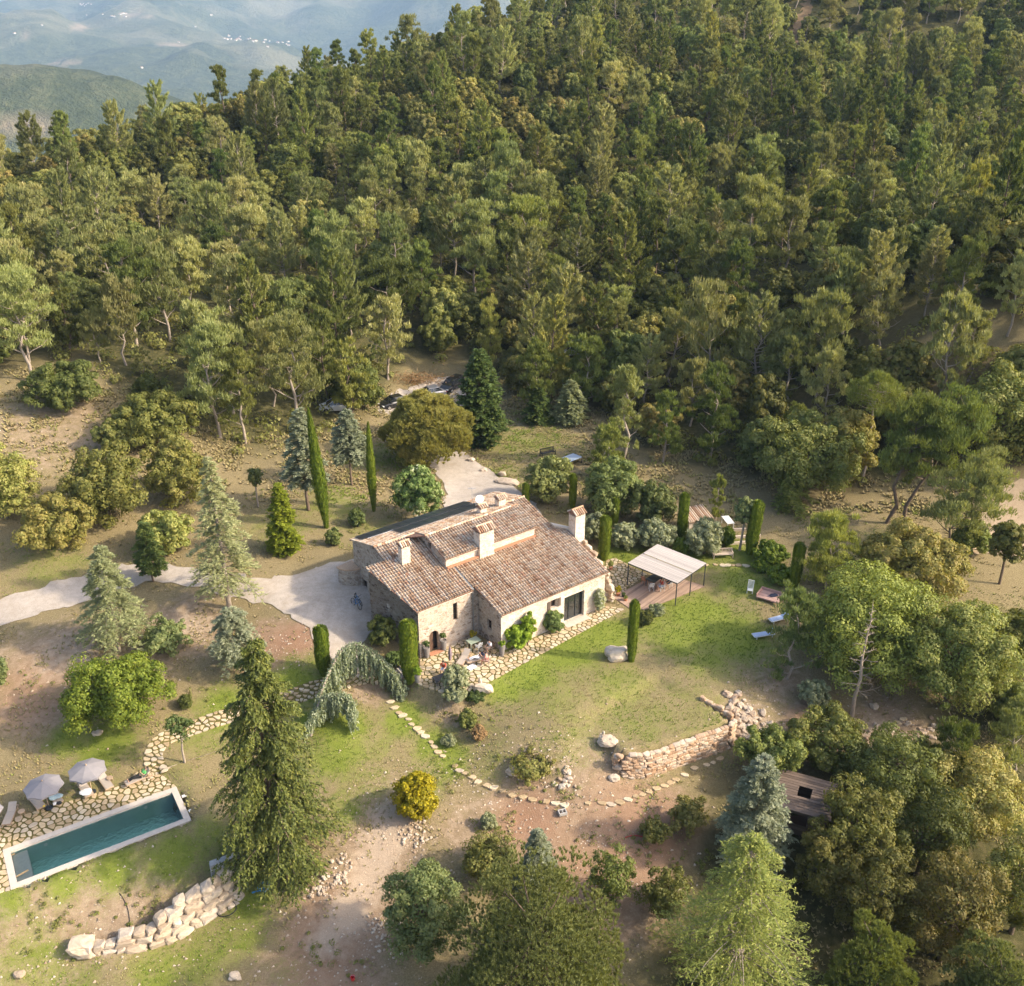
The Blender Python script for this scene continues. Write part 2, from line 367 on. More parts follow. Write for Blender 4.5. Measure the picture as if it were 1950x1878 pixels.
M['cedar_blue'] = leaf('blue_cedar_needles', [(0, (0.204, 0.239, 0.114)), (.5, (0.365, 0.383, 0.189)), (1, (0.607, 0.596, 0.303))], objvar=.2)
M['fir_blue'] = leaf('blue_fir_needles', [(0, (0.168, 0.203, 0.127)), (.5, (0.313, 0.341, 0.218)), (1, (0.555, 0.558, 0.375))], objvar=.2)
M['weep'] = leaf('weeping_cedar_needles', [(0, (0.185, 0.241, 0.148)), (.5, (0.351, 0.407, 0.266)), (1, (0.603, 0.632, 0.445))], objvar=.1)
M['deodar'] = leaf('deodar_needles', [(0, (0.147, 0.196, 0.043)), (.5, (0.297, 0.336, 0.080)), (1, (0.537, 0.508, 0.144))], objvar=.1)
M['spruce'] = leaf('spruce_needles', [(0, (0.059, 0.077, 0.018)), (.5, (0.141, 0.162, 0.030)), (1, (0.334, 0.309, 0.068))], objvar=.1, trans=.2)
M['fir_green'] = leaf('green_fir_needles', [(0, (0.059, 0.100, 0.025)), (.5, (0.126, 0.180, 0.047)), (1, (0.250, 0.267, 0.075))], objvar=.2)
M['fir_gold'] = leaf('gold_green_fir_needles', [(0, (0.121, 0.168, 0.016)), (.5, (0.253, 0.300, 0.027)), (1, (0.454, 0.460, 0.055))], objvar=.1)
M['thuja'] = leaf('golden_thuja_leaves', [(0, (0.158, 0.166, 0.010)), (.5, (0.378, 0.318, 0.014)), (1, (0.680, 0.552, 0.030))], objvar=.1)
M['cyp'] = leaf('clipped_cypress_leaves', [(0, (0.072, 0.120, 0.013)), (.5, (0.154, 0.207, 0.020)), (1, (0.266, 0.301, 0.034))], objvar=.25, trans=.15, vmul=.2)
M['laurel'] = leaf('laurel_leaves', [(0, (0.092, 0.139, 0.018)), (.5, (0.196, 0.250, 0.030)), (1, (0.378, 0.388, 0.054))], objvar=.15)
M['lime'] = leaf('vine_leaves', [(0, (0.134, 0.228, 0.016)), (.5, (0.280, 0.385, 0.034)), (1, (0.454, 0.529, 0.068))], objvar=.15, trans=.4)
M['olive'] = leaf('olive_leaves', [(0, (0.160, 0.193, 0.099)), (.5, (0.319, 0.347, 0.190)), (1, (0.543, 0.540, 0.319))], objvar=.2)
M['feather'] = leaf('feathery_leaves', [(0, (0.105, 0.156, 0.050)), (.5, (0.212, 0.260, 0.092)), (1, (0.370, 0.376, 0.152))], objvar=.2, trans=.35)
M['broom'] = leaf('broom_leaves', [(0, (0.161, 0.194, 0.045)), (.5, (0.294, 0.324, 0.084)), (1, (0.481, 0.468, 0.152))], objvar=.2)
M['magnolia'] = leaf('magnolia_leaves', [(0, (0.092, 0.162, 0.038)), (.6, (0.205, 0.292, 0.076)), (.86, (0.371, 0.422, 0.152)), (.9, (0.800, 0.800, 0.548)), (1, (0.800, 0.800, 0.639))], objvar=.05)
M['scrub'] = leaf('scrub_leaves', [(0, (0.111, 0.138, 0.030)), (.5, (0.205, 0.212, 0.054)), (1, (0.371, 0.308, 0.107))])
M['heather'] = leaf('dry_shrub_leaves', [(0, (0.242, 0.147, 0.076)), (.5, (0.371, 0.227, 0.122)), (1, (0.520, 0.340, 0.183))])
M['flower'] = leaf('pale_flowers', [(0, (0.223, 0.292, 0.091)), (.55, (0.463, 0.455, 0.244)), (.7, (0.800, 0.800, 0.700)), (1, (0.800, 0.800, 0.700))], objvar=.05)
M['bark'] = plain('bark_brown', (.16, .115, .08), .9, var=.35, scale=9)
M['bark_pale'] = plain('bark_pale_grey', (.34, .28, .22), .9, var=.3, scale=9)
M['wood_dead'] = plain('dead_wood', (.36, .29, .22), .9, var=.25, scale=9)

def ground_mat():
    m, n, l, b = nmat('ground_soil_and_grass')
    tc = n.new('ShaderNodeTexCoord'); P = tc.outputs['Object']
    lawn = attr(n, 'lawn').outputs['Fac']; dirt = attr(n, 'dirt').outputs['Fac']; frs = attr(n, 'forest').outputs['Fac']; red = attr(n, 'red').outputs['Fac']
    n1 = noise(n, l, 0.28, 6, .62, P, .4); n2 = noise(n, l, 1.7, 6, .7, P, .3); n3 = noise(n, l, 9.0, 5, .75, P); n4 = noise(n, l, 34.0, 4, .75, P); n5 = noise(n, l, 0.75, 5, .65, P, .5)
    soil = ramp(n, [(.25, (.22, .152, .092)), (.5, (.34, .25, .162)), (.75, (.45, .355, .245))]); l.new(n2.outputs[0], soil.inputs[0])
    soilr = mixc(n, l, soil.outputs[0], (.36, .20, .12), mth(n, l, 'MULTIPLY', red, .75))
    dry = ramp(n, [(.28, (.17, .13, .06)), (.5, (.27, .215, .11)), (.72, (.39, .31, .175))]); l.new(n3.outputs[0], dry.inputs[0])
    gr = ramp(n, [(.25, (.085, .125, .016)), (.5, (.16, .205, .028)), (.72, (.26, .285, .055))]); l.new(n3.outputs[0], gr.inputs[0])
    gr2 = ramp(n, [(.3, (.30, .34, .06)), (.7, (.19, .225, .035))]); l.new(n5.outputs[0], gr2.inputs[0])
    grass = mixc(n, l, gr.outputs[0], gr2.outputs[0], .45)
    # where: noise breaks up every border
    def edge(a, nz, k=1.6, s=.09):
        q = mth(n, l, 'ADD', a, mth(n, l, 'MULTIPLY', mth(n, l, 'SUBTRACT', nz, .5), k))
        mr = n.new('ShaderNodeMapRange'); mr.interpolation_type = 'SMOOTHSTEP'; mr.inputs[1].default_value = .5 - s; mr.inputs[2].default_value = .5 + s * 1.5
        l.new(q, mr.inputs[0]); return mr.outputs[0]
    mixn = mth(n, l, 'ADD', mth(n, l, 'MULTIPLY', n1.outputs[0], .45), mth(n, l, 'MULTIPLY', n2.outputs[0], .55))
    mixn2 = mth(n, l, 'ADD', mth(n, l, 'MULTIPLY', n5.outputs[0], .5), mth(n, l, 'MULTIPLY', n3.outputs[0], .5))
    c = mixc(n, l, dry.outputs[0], soilr, edge(dirt, mixn, 2.2, .22))
    pale = attr(n, 'pale').outputs['Fac']; c = mixc(n, l, c, mixc(n, l, (.46, .355, .255), (.56, .44, .325), n3.outputs[0]), mth(n, l, 'MULTIPLY', edge(pale, mixn, 1.5, .25), .85))
    c = mixc(n, l, c, grass, edge(mth(n, l, 'MULTIPLY', lawn, 1.0), mixn2, 2.3, .34))
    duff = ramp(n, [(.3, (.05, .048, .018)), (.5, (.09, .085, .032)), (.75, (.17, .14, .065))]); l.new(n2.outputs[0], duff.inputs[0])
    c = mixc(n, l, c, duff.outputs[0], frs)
    sp = ramp(n, [(.35, (.62, .62, .62)), (.55, (1, 1, 1)), (.72, (1.28, 1.24, 1.18))]); l.new(n4.outputs[0], sp.inputs[0])
    c = mixc(n, l, c, sp.outputs[0], .8, 'MULTIPLY')
    l.new(c, b.inputs['Base Color']); b.inputs['Roughness'].default_value = .95; b.inputs['Specular IOR Level'].default_value = .15
    h = mth(n, l, 'ADD', mth(n, l, 'MULTIPLY', n3.outputs[0], .5), mth(n, l, 'MULTIPLY', n4.outputs[0], .3))
    bump(n, l, h, .8, .12, b)
    return m
M['ground'] = ground_mat()
def gravel_mat(name, c, sc=14.0):
    m, n, l, b = nmat(name); tc = n.new('ShaderNodeTexCoord'); P = tc.outputs['Object']
    n1 = noise(n, l, .35, 6, .65, P, .4); n2 = noise(n, l, sc, 4, .8, P); n3 = noise(n, l, 2.2, 5, .7, P)
    r = ramp(n, [(.3, tuple(k * .84 for k in c)), (.7, tuple(min(1, k * 1.12) for k in c))]); l.new(n1.outputs[0], r.inputs[0])
    r2 = ramp(n, [(.3, (.72, .71, .7)), (.6, (1.08, 1.07, 1.05))]); l.new(n2.outputs[0], r2.inputs[0])
    r3 = ramp(n, [(.35, (.88, .87, .84)), (.65, (1.05, 1.05, 1.05))]); l.new(n3.outputs[0], r3.inputs[0])
    n6 = noise(n, l, .16, 5, .6, P, 1.2); mr = n.new('ShaderNodeMapRange'); mr.inputs[1].default_value = .52; mr.inputs[2].default_value = .68; l.new(n6.outputs[0], mr.inputs[0])
    c2 = mixc(n, l, mixc(n, l, r.outputs[0], r2.outputs[0], 1.0, 'MULTIPLY'), r3.outputs[0], 1.0, 'MULTIPLY'); c2 = mixc(n, l, c2, tuple(k * q for k, q in zip(c, (.72, .66, .56))), mth(n, l, 'MULTIPLY', mr.outputs[0], .55)); l.new(c2, b.inputs['Base Color'])
    b.inputs['Roughness'].default_value = .95; b.inputs['Specular IOR Level'].default_value = .15; bump(n, l, n2.outputs[0], .6, .05, b)
    return m
M['gravel'] = gravel_mat('drive_gravel', (.50, .44, .38))
M['sand'] = gravel_mat('sandy_track', (.48, .37, .25))
def stone_mat(name, stops, mortar, scale=3.2, mort_w=.045, bumpk=.7, big=None, randobj=False):
    """rubble masonry: irregular stones in pale mortar"""
    m, n, l, b = nmat(name); tc = n.new('ShaderNodeTexCoord'); P = tc.outputs['Object']
    mp = n.new('ShaderNodeMapping'); l.new(P, mp.inputs[0]); mp.inputs['Scale'].default_value = (1, 1, 1.7)
    nz = noise(n, l, 3.5, 4, .6, P)
    va = n.new('ShaderNodeVectorMath'); va.operation = 'MULTIPLY_ADD'; l.new(nz.outputs['Color'], va.inputs[0]); va.inputs[1].default_value = (.22, .22, .22); l.new(mp.outputs[0], va.inputs[2])
    v = n.new('ShaderNodeTexVoronoi'); v.inputs['Scale'].default_value = scale; l.new(va.outputs[0], v.inputs['Vector'])
    v2 = n.new('ShaderNodeTexVoronoi'); v2.feature = 'DISTANCE_TO_EDGE'; v2.inputs['Scale'].default_value = scale; l.new(va.outputs[0], v2.inputs['Vector'])
    sx = n.new('ShaderNodeSeparateColor'); l.new(v.outputs['Color'], sx.inputs[0])
    r = ramp(n, stops); l.new(sx.outputs[0], r.inputs[0])
    nf = noise(n, l, 16, 5, .7, P); rf = ramp(n, [(.3, (.74, .73, .72)), (.7, (1.15, 1.14, 1.12))]); l.new(nf.outputs[0], rf.inputs[0])
    nb = noise(n, l, .5, 5, .65, P); rb = ramp(n, [(.32, (.74, .72, .70)), (.62, (1.05, 1.05, 1.04))]); l.new(nb.outputs[0], rb.inputs[0])
    c = mixc(n, l, r.outputs[0], rf.outputs[0], 1.0, 'MULTIPLY'); c = mixc(n, l, c, rb.outputs[0], 1.0, 'MULTIPLY')
    e = n.new('ShaderNodeMapRange'); e.inputs[1].default_value = mort_w * .4; e.inputs[2].default_value = mort_w * 1.6; l.new(v2.outputs['Distance'], e.inputs[0])
    c = mixc(n, l, mortar, c, e.outputs[0]); l.new(c, b.inputs['Base Color']); b.inputs['Roughness'].default_value = .92; b.inputs['Specular IOR Level'].default_value = .2
    h = mth(n, l, 'ADD', mth(n, l, 'MULTIPLY', e.outputs[0], .6), mth(n, l, 'MULTIPLY', nf.outputs[0], .4)); bump(n, l, h, bumpk, .06, b)
    return m
_ws = [(0, (.34, .25, .18)), (.2, (.56, .44, .34)), (.45, (.64, .54, .44)), (.7, (.60, .45, .33)), (.88, (.72, .64, .54)), (1, (.42, .33, .27))]
M['wall'] = stone_mat('house_stone', _ws, (.66, .58, .49))
M['wall_rough'] = stone_mat('rustic_stone', [(0, (.22, .17, .13)), (.25, (.46, .38, .30)), (.5, (.55, .47, .38)), (.75, (.40, .32, .26)), (1, (.62, .55, .46))], (.52, .46, .39), 2.6, .05, 1.0)
M['wall_pale'] = stone_mat('pale_render_stone', [(0, (.58, .47, .36)), (.5, (.70, .60, .49)), (1, (.78, .70, .60))], (.74, .65, .54), 3.0, .05, .35)
def solid_stone(name, stops, sc=3.0, rndw=1.0):
    m, n, l, b = nmat(name); tc = n.new('ShaderNodeTexCoord'); P = tc.outputs['Object']; oi = n.new('ShaderNodeObjectInfo'); a = attr(n, 'rnd')
    v = mth(n, l, 'FRACT', mth(n, l, 'ADD', mth(n, l, 'MULTIPLY', oi.outputs['Random'], rndw), mth(n, l, 'MULTIPLY', a.outputs['Fac'], .999)))
    r = ramp(n, stops); l.new(v, r.inputs[0]); n1 = noise(n, l, sc, 6, .7, P, .5); n2 = noise(n, l, sc * 6, 4, .7, P)
    r1 = ramp(n, [(.3, (.72, .70, .67)), (.52, (1, 1, 1)), (.72, (1.14, 1.12, 1.08))]); l.new(n1.outputs[0], r1.inputs[0])
    c = mixc(n, l, r.outputs[0], r1.outputs[0], 1.0, 'MULTIPLY'); l.new(c, b.inputs['Base Color']); b.inputs['Roughness'].default_value = .9; b.inputs['Specular IOR Level'].default_value = .2
    bump(n, l, mth(n, l, 'ADD', n1.outputs[0], mth(n, l, 'MULTIPLY', n2.outputs[0], .5)), .6, .06, b)
    return m
M['flag'] = solid_stone('flagstone', [(0, (0.405, 0.299, 0.176)), (.25, (0.528, 0.405, 0.246)), (.6, (0.607, 0.484, 0.317)), (.85, (0.651, 0.554, 0.405)), (1, (0.458, 0.378, 0.290))], 4.0)
M['boulder'] = solid_stone('pale_limestone', [(0, (0.420, 0.328, 0.235)), (.5, (0.538, 0.437, 0.328)), (1, (0.605, 0.521, 0.420))], 1.4)
M['drystone'] = solid_stone('dry_wall_stone', [(0, (0.442, 0.285, 0.175)), (.4, (0.552, 0.386, 0.258)), (.75, (0.626, 0.497, 0.368)), (1, (0.497, 0.414, 0.331))], 2.0)
M['rubble'] = solid_stone('rubble_stone', [(0, (0.396, 0.284, 0.198)), (.5, (0.516, 0.413, 0.310)), (1, (0.619, 0.533, 0.430))], 2.0)
def tile_mat():
    m, n, l, b = nmat('clay_tile'); a = attr(n, 'rnd'); tc = n.new('ShaderNodeTexCoord'); P = tc.outputs['Object']
    r = ramp(n, [(0, (.31, .185, .11)), (.12, (.46, .30, .19)), (.35, (.57, .42, .29)), (.55, (.64, .51, .38)), (.78, (.69, .59, .47)), (.9, (.56, .34, .22)), (1, (.75, .68, .57))]); l.new(a.outputs['Fac'], r.inputs[0])
    n1 = noise(n, l, .9, 6, .7, P, .6); n2 = noise(n, l, 14, 5, .75, P)
    r1 = ramp(n, [(.30, (.66, .62, .58)), (.5, (1, 1, 1)), (.7, (1.08, 1.06, 1.0))]); l.new(n1.outputs[0], r1.inputs[0])
    r2 = ramp(n, [(.3, (.66, .63, .6)), (.6, (1.08, 1.07, 1.05))]); l.new(n2.outputs[0], r2.inputs[0])
    c = mixc(n, l, mixc(n, l, r.outputs[0], r1.outputs[0], 1.0, 'MULTIPLY'), r2.outputs[0], 1.0, 'MULTIPLY')
    l.new(c, b.inputs['Base Color']); b.inputs['Roughness'].default_value = .9; b.inputs['Specular IOR Level'].default_value = .2
    bump(n, l, n2.outputs[0], .5, .02, b); return m
M['tile'] = tile_mat()
M['tile_bed'] = plain('tile_channel', (.20, .115, .08), .95, var=.4, scale=3)
def wood_mat(name, c, sc=2.0):
    m, n, l, b = nmat(name); tc = n.new('ShaderNodeTexCoord'); a = attr(n, 'rnd'); mp = n.new('ShaderNodeMapping'); l.new(tc.outputs['Object'], mp.inputs[0]); mp.inputs['Scale'].default_value = (1, 12, 12)
    n1 = noise(n, l, sc, 5, .65, mp.outputs[0], .3); v = mth(n, l, 'ADD', mth(n, l, 'MULTIPLY', n1.outputs[0], .7), mth(n, l, 'MULTIPLY', a.outputs['Fac'], .4))
    r = ramp(n, [(.3, tuple(k * .65 for k in c)), (.55, c), (.85, tuple(min(1, k * 1.35) for k in c))]); l.new(v, r.inputs[0]); l.new(r.outputs[0], b.inputs['Base Color'])
    b.inputs['Roughness'].default_value = .8; b.inputs['Specular IOR Level'].default_value = .25; bump(n, l, n1.outputs[0], .3, .02, b); return m
M['deck'] = wood_mat('deck_boards', (.36, .25, .185)); M['teak'] = wood_mat('teak_wood', (.46, .33, .22)); M['wood_grey'] = wood_mat('weathered_grey_wood', (.15, .11, .085)); M['wood_dark'] = wood_mat('dark_wood', (.10, .06, .04)); M['wood_pale'] = wood_mat('pale_bench_wood', (.55, .45, .36)); M['wood_pink'] = wood_mat('pinkish_wood', (.45, .29, .24))
M['white'] = plain('white_paint', (.78, .77, .74), .5, var=.05); M['steel'] = plain('dark_steel', (.07, .08, .09), .45, .6); M['steel_light'] = plain('light_metal', (.55, .56, .57), .4, .6, .08)
M['black'] = plain('black_plastic', (.02, .02, .022), .5); M['pot'] = plain('grey_pot', (.22, .20, .185), .8, var=.2); M['terracotta'] = plain('terracotta', (.45, .21, .12), .85, var=.2)
M['parasol'] = plain('grey_parasol_cloth', (.27, .25, .25), .9, var=.05, scale=3); M['parasol_purple'] = plain('folded_parasol_cloth', (.22, .16, .18), .9, var=.1)
M['sling'] = plain('taupe_sling', (.42, .36, .30), .85, var=.06); M['towel_white'] = plain('white_towel', (.78, .77, .76), .95, var=.1, scale=12); M['towel_blue'] = plain('patterned_towel', (.46, .58, .60), .95, var=.4, scale=22); M['yellow'] = plain('yellow_plastic', (.75, .55, .05), .5)
M['blue_sling'] = plain('light_blue_canvas', (.36, .45, .62), .9, var=.12); M['blue'] = plain('blue_plastic', (.10, .33, .62), .4, var=.08); M['red'] = plain('red_plastic', (.55, .03, .03), .45, var=.08)
M['reed'] = wood_mat('reed_matting', (.50, .445, .395), 6.0); M['concrete'] = plain('concrete', (.44, .42, .39), .9, var=.15); M['coping'] = plain('pale_stone_coping', (.56, .49, .41), .85, var=.08, scale=4)
M['copper_pipe'] = plain('zinc_pipe', (.30, .30, .29), .5, .5); M['door_grey'] = plain('grey_door_paint', (.50, .50, .50), .6, var=.06); M['dark_in'] = plain('dark_interior', (.02, .017, .014), .9); M['skin'] = plain('skin', (.55, .33, .23), .6, var=.06)
M['hair'] = plain('dark_hair', (.03, .02, .015), .7); M['bikeblue'] = plain('blue_bicycle_paint', (.05, .20, .42), .35); M['rubber'] = plain('rubber', (.02, .02, .02), .8); M['chrome'] = plain('chrome', (.6, .6, .6), .25, .9, .03)
for k, c in dict(c_white=(.74, .76, .80), c_red=(.50, .08, .05), c_blue=(.20, .30, .48), c_navy=(.02, .025, .05), c_pink=(.62, .30, .25), c_green=(.12, .42, .12), c_black=(.02, .02, .02), c_beige=(.5, .42, .32)).items(): M[k] = plain('cloth_' + k[2:], c, .95, var=.15, scale=14)
M['olive_paint'] = plain('pale_green_paint', (.34, .40, .30), .6); M['blue_grey'] = plain('blue_grey_board', (.36, .43, .52), .5, var=.06)
def grass_mat():
    m, n, l, b = nmat('grass_blades'); a = attr(n, 'tone').outputs['Fac']; r_ = attr(n, 'rnd').outputs['Fac']; v = mth(n, l, 'ADD', mth(n, l, 'MULTIPLY', a, .8), mth(n, l, 'MULTIPLY', r_, .2)); r = ramp(n, [(0, (.33, .26, .135)), (.35, (.30, .27, .10)), (.55, (.22, .26, .05)), (1, (.14, .20, .025))]); l.new(v, r.inputs[0]); l.new(r.outputs[0], b.inputs['Base Color']); b.inputs['Roughness'].default_value = .8; b.inputs['Specular IOR Level'].default_value = .15; return m
M['grass'] = grass_mat()
def glass_mat(name, c, rough=.05):
    m, n, l, b = nmat(name); setc(b.inputs['Base Color'], c); b.inputs['Roughness'].default_value = rough; b.inputs['Specular IOR Level'].default_value = .8; return m
M['glass'] = glass_mat('window_glass', (.03, .032, .03)); M['carglass'] = glass_mat('car_glass', (.015, .018, .022)); M['solar'] = glass_mat('solar_cells', (.018, .02, .026), .3)
def carpaint(name, c, metal=.5):
    m, n, l, b = nmat(name); setc(b.inputs['Base Color'], c); b.inputs['Metallic'].default_value = metal; b.inputs['Roughness'].default_value = .32; b.inputs['Coat Weight'].default_value = .6; return m
M['car_silver'] = carpaint('silver_car_paint', (.52, .50, .48)); M['car_black'] = carpaint('black_car_paint', (.012, .012, .013), .2); M['car_white'] = carpaint('white_car_paint', (.75, .75, .75), 0)
M['light_lens'] = glass_mat('lamp_lens', (.6, .6, .58)); M['lamp_red'] = glass_mat('red_lens', (.35, .02, .02))
def pool_tile():
    m, n, l, b = nmat('pool_lining'); tc = n.new('ShaderNodeTexCoord'); P = tc.outputs['Object']; n1 = noise(n, l, .8, 6, .7, P, .6); n2 = noise(n, l, 12, 4, .7, P)
    r = ramp(n, [(.3, (.52, .66, .60)), (.7, (.68, .80, .73))]); l.new(mth(n, l, 'ADD', mth(n, l, 'MULTIPLY', n1.outputs[0], .7), mth(n, l, 'MULTIPLY', n2.outputs[0], .3)), r.inputs[0]); l.new(r.outputs[0], b.inputs['Base Color']); b.inputs['Roughness'].default_value = .7; return m
M['pool_lining'] = pool_tile()
def water():
    m, n, l, b = nmat('pool_water'); tc = n.new('ShaderNodeTexCoord'); n1 = noise(n, l, 3.0, 3, .5, tc.outputs['Object']); n2 = noise(n, l, 11.0, 2, .5, tc.outputs['Object'])
    g = n.new('ShaderNodeBsdfGlass'); g.inputs['IOR'].default_value = 1.33; g.inputs['Roughness'].default_value = 0.0
    bp = n.new('ShaderNodeBump'); bp.inputs['Strength'].default_value = .12; bp.inputs['Distance'].default_value = .03; l.new(mth(n, l, 'ADD', n1.outputs[0], mth(n, l, 'MULTIPLY', n2.outputs[0], .4)), bp.inputs['Height']); l.new(bp.outputs[0], g.inputs['Normal'])
    t = n.new('ShaderNodeBsdfTransparent'); setc(t.inputs[0], (.86, .97, .96))
    gl = n.new('ShaderNodeBsdfGlossy'); gl.inputs['Roughness'].default_value = .02; l.new(bp.outputs[0], gl.inputs['Normal'])
    fr = n.new('ShaderNodeFresnel'); fr.inputs[0].default_value = 1.33; l.new(bp.outputs[0], fr.inputs['Normal'])
    mx = n.new('ShaderNodeMixShader'); l.new(fr.outputs[0], mx.inputs[0]); l.new(t.outputs[0], mx.inputs[1]); l.new(gl.outputs[0], mx.inputs[2])
    n.remove(g); l.new(mx.outputs[0], n['Material Output'].inputs['Surface'])
    va = n.new('ShaderNodeVolumeAbsorption'); setc(va.inputs['Color'], (.10, .90, .74)); va.inputs['Density'].default_value = .08; l.new(va.outputs[0], n['Material Output'].inputs['Volume'])
    return m
M['water'] = water()
def mountain():
    m, n, l, b = nmat('far_wooded_slopes'); tc = n.new('ShaderNodeTexCoord'); P = tc.outputs['Object']; cl = attr(n, 'clear').outputs['Fac']
    n1 = noise(n, l, .0055, 8, .75, P, .3); n2 = noise(n, l, .0010, 6, .6, P, .5); n3 = noise(n, l, .03, 5, .8, P)
    r = ramp(n, [(.34, (.03, .042, .014)), (.5, (.08, .095, .035)), (.68, (.19, .19, .085))]); l.new(mth(n, l, 'ADD', mth(n, l, 'MULTIPLY', n1.outputs[0], .45), mth(n, l, 'MULTIPLY', n3.outputs[0], .55)), r.inputs[0])
    q = n.new('ShaderNodeMapRange'); q.inputs[1].default_value = .50; q.inputs[2].default_value = .62; l.new(n2.outputs[0], q.inputs[0])
    c = mixc(n, l, r.outputs[0], (.30, .27, .16), mth(n, l, 'MULTIPLY', q.outputs[0], .75)); c = mixc(n, l, c, (.48, .36, .24), cl)
    l.new(c, b.inputs['Base Color']); b.inputs['Roughness'].default_value = .95; b.inputs['Specular IOR Level'].default_value = .1
    bump(n, l, mth(n, l, 'ADD', n1.outputs[0], n3.outputs[0]), 1.0, 30.0, b); return m
M['mountain'] = mountain()
# ------------------------------------------------------------------ the setting: ground, drive, far hills
FOREST_LINE = [(-400, 720), (-100, 720), (150, 690), (330, 815), (460, 868), (600, 850), (690, 800), (740, 740), (770, 700), (880, 690), (1000, 780), (1130, 780), (1240, 870), (1400, 905), (1560, 935), (1700, 930), (1810, 900), (2300, 880)]
def forest_edge(px): return np.interp(px, [p[0] for p in FOREST_LINE], [p[1] for p in FOREST_LINE])
LAWN = [(1330, 1170, 5, 1), (1390, 1210, 5, 1), (1300, 1220, 4, .9), (1420, 1110, 4, .9), (1400, 1060, 5, .8), (1080, 1240, 4, 1), (1000, 1280, 4, 1), (1150, 1210, 4, 1), (1250, 1190, 4, .8), (1180, 1300, 4, .62), (1050, 1320, 4, .55), (1200, 1360, 6, .5), (1320, 1350, 5, .45), (1100, 1400, 4, .45), (930, 1400, 3, .4), (960, 1310, 2.5, .9), (1350, 1250, 4, .7),
        (560, 1310, 3, 1), (650, 1390, 3, 1), (640, 1430, 3.5, .85), (590, 1380, 2, 1), (770, 1370, 2.2, 1), (830, 1420, 2.2, .95), (860, 1450, 2, .9), (700, 1500, 3, .5), (660, 1540, 2, .7), (720, 1420, 3, .5), (430, 1350, 3, .95), (200, 1420, 3, 1), (130, 1410, 2, .9), (380, 1400, 3, .6), (330, 1630, 2.6, .85), (220, 1650, 2.2, .9), (120, 1680, 1.8, .85), (400, 1600, 2.5, .7), (20, 1712, 1.6, .8), (380, 1830, 3, .72), (300, 1850, 3, .72), (450, 1780, 3, .66), (60, 1860, 4, .66), (150, 1860, 2, .6), (560, 1860, 2, .4), (480, 1720, 2, .9), (820, 1490, 2, .6), (930, 1460, 2, .5), (340, 1480, 3, .4), (150, 1500, 4, .4),
        (1000, 840, 8, .5), (950, 900, 5, .42), (540, 1000, 5, .5), (640, 960, 5, .6), (700, 1010, 4, .45), (480, 1000, 4, .4), (100, 1080, 5, .5), (1190, 1060, 3, 1), (1320, 1065, 3, .9), (1700, 1060, 8, .45), (1900, 1200, 6, .4), (720, 870, 6, .5)]
DIRT = [(100, 1750, 4, 1), (20, 1790, 4, 1), (200, 1720, 3, 1), (330, 1690, 2, .9), (720, 1600, 4, 1), (690, 1680, 4, 1), (650, 1760, 5, 1), (620, 1850, 5, 1), (740, 1540, 3, .9), (900, 1580, 4, .7), (1000, 1560, 4, .9), (1150, 1560, 6, 1), (1250, 1580, 5, 1), (1100, 1640, 5, 1), (1200, 1700, 5, 1), (1120, 1450, 3, .9), (1420, 1380, 3, .9), (1560, 1390, 4, 1), (1700, 1400, 5, 1), (350, 1200, 5, .9), (100, 1250, 6, .9), (250, 1280, 5, .8), (500, 1230, 4, 1), (560, 1220, 3, 1), (60, 1340, 5, .8), (680, 950, 5, .6), (100, 820, 12, .6), (700, 1320, 2, .9), (1480, 1290, 4, .8), (200, 1760, 4, .8), (80, 1800, 4, .8), (300, 1720, 3, .7), (850, 1370, 2, .7), (1000, 1470, 2.5, .7)]
RED = [(1010, 1560, 3, 1), (1230, 1600, 5, .9), (600, 1820, 5, .6), (560, 1220, 3, 1), (1560, 1400, 3, .8), (480, 1220, 3, .6), (740, 920, 4, .9), (1100, 1680, 5, .7), (60, 1330, 4, .6)]
PALE = [(745, 1565, 2.0, 1), (728, 1600, 2.0, 1), (712, 1640, 1.8, 1), (695, 1690, 1.8, .9), (660, 1745, 2.0, .85), (620, 1790, 2.0, .7), (350, 1200, 3, .7), (250, 1275, 3, .7), (120, 1250, 4, .6), (1590, 1395, 2.5, .8), (1680, 1405, 2.5, .8), (1470, 1400, 2, .7)]
def blob_field(x, y, blobs):
    a = np.zeros(x.shape)
    for px, py, r, s in blobs:
        cx, cy_, _ = at(px, py); d = np.hypot(x - cx, y - cy_) / r
        a = np.maximum(a, s * np.clip(1.35 - d, 0, 1) / 1.0)
    return np.clip(a, 0, 1)
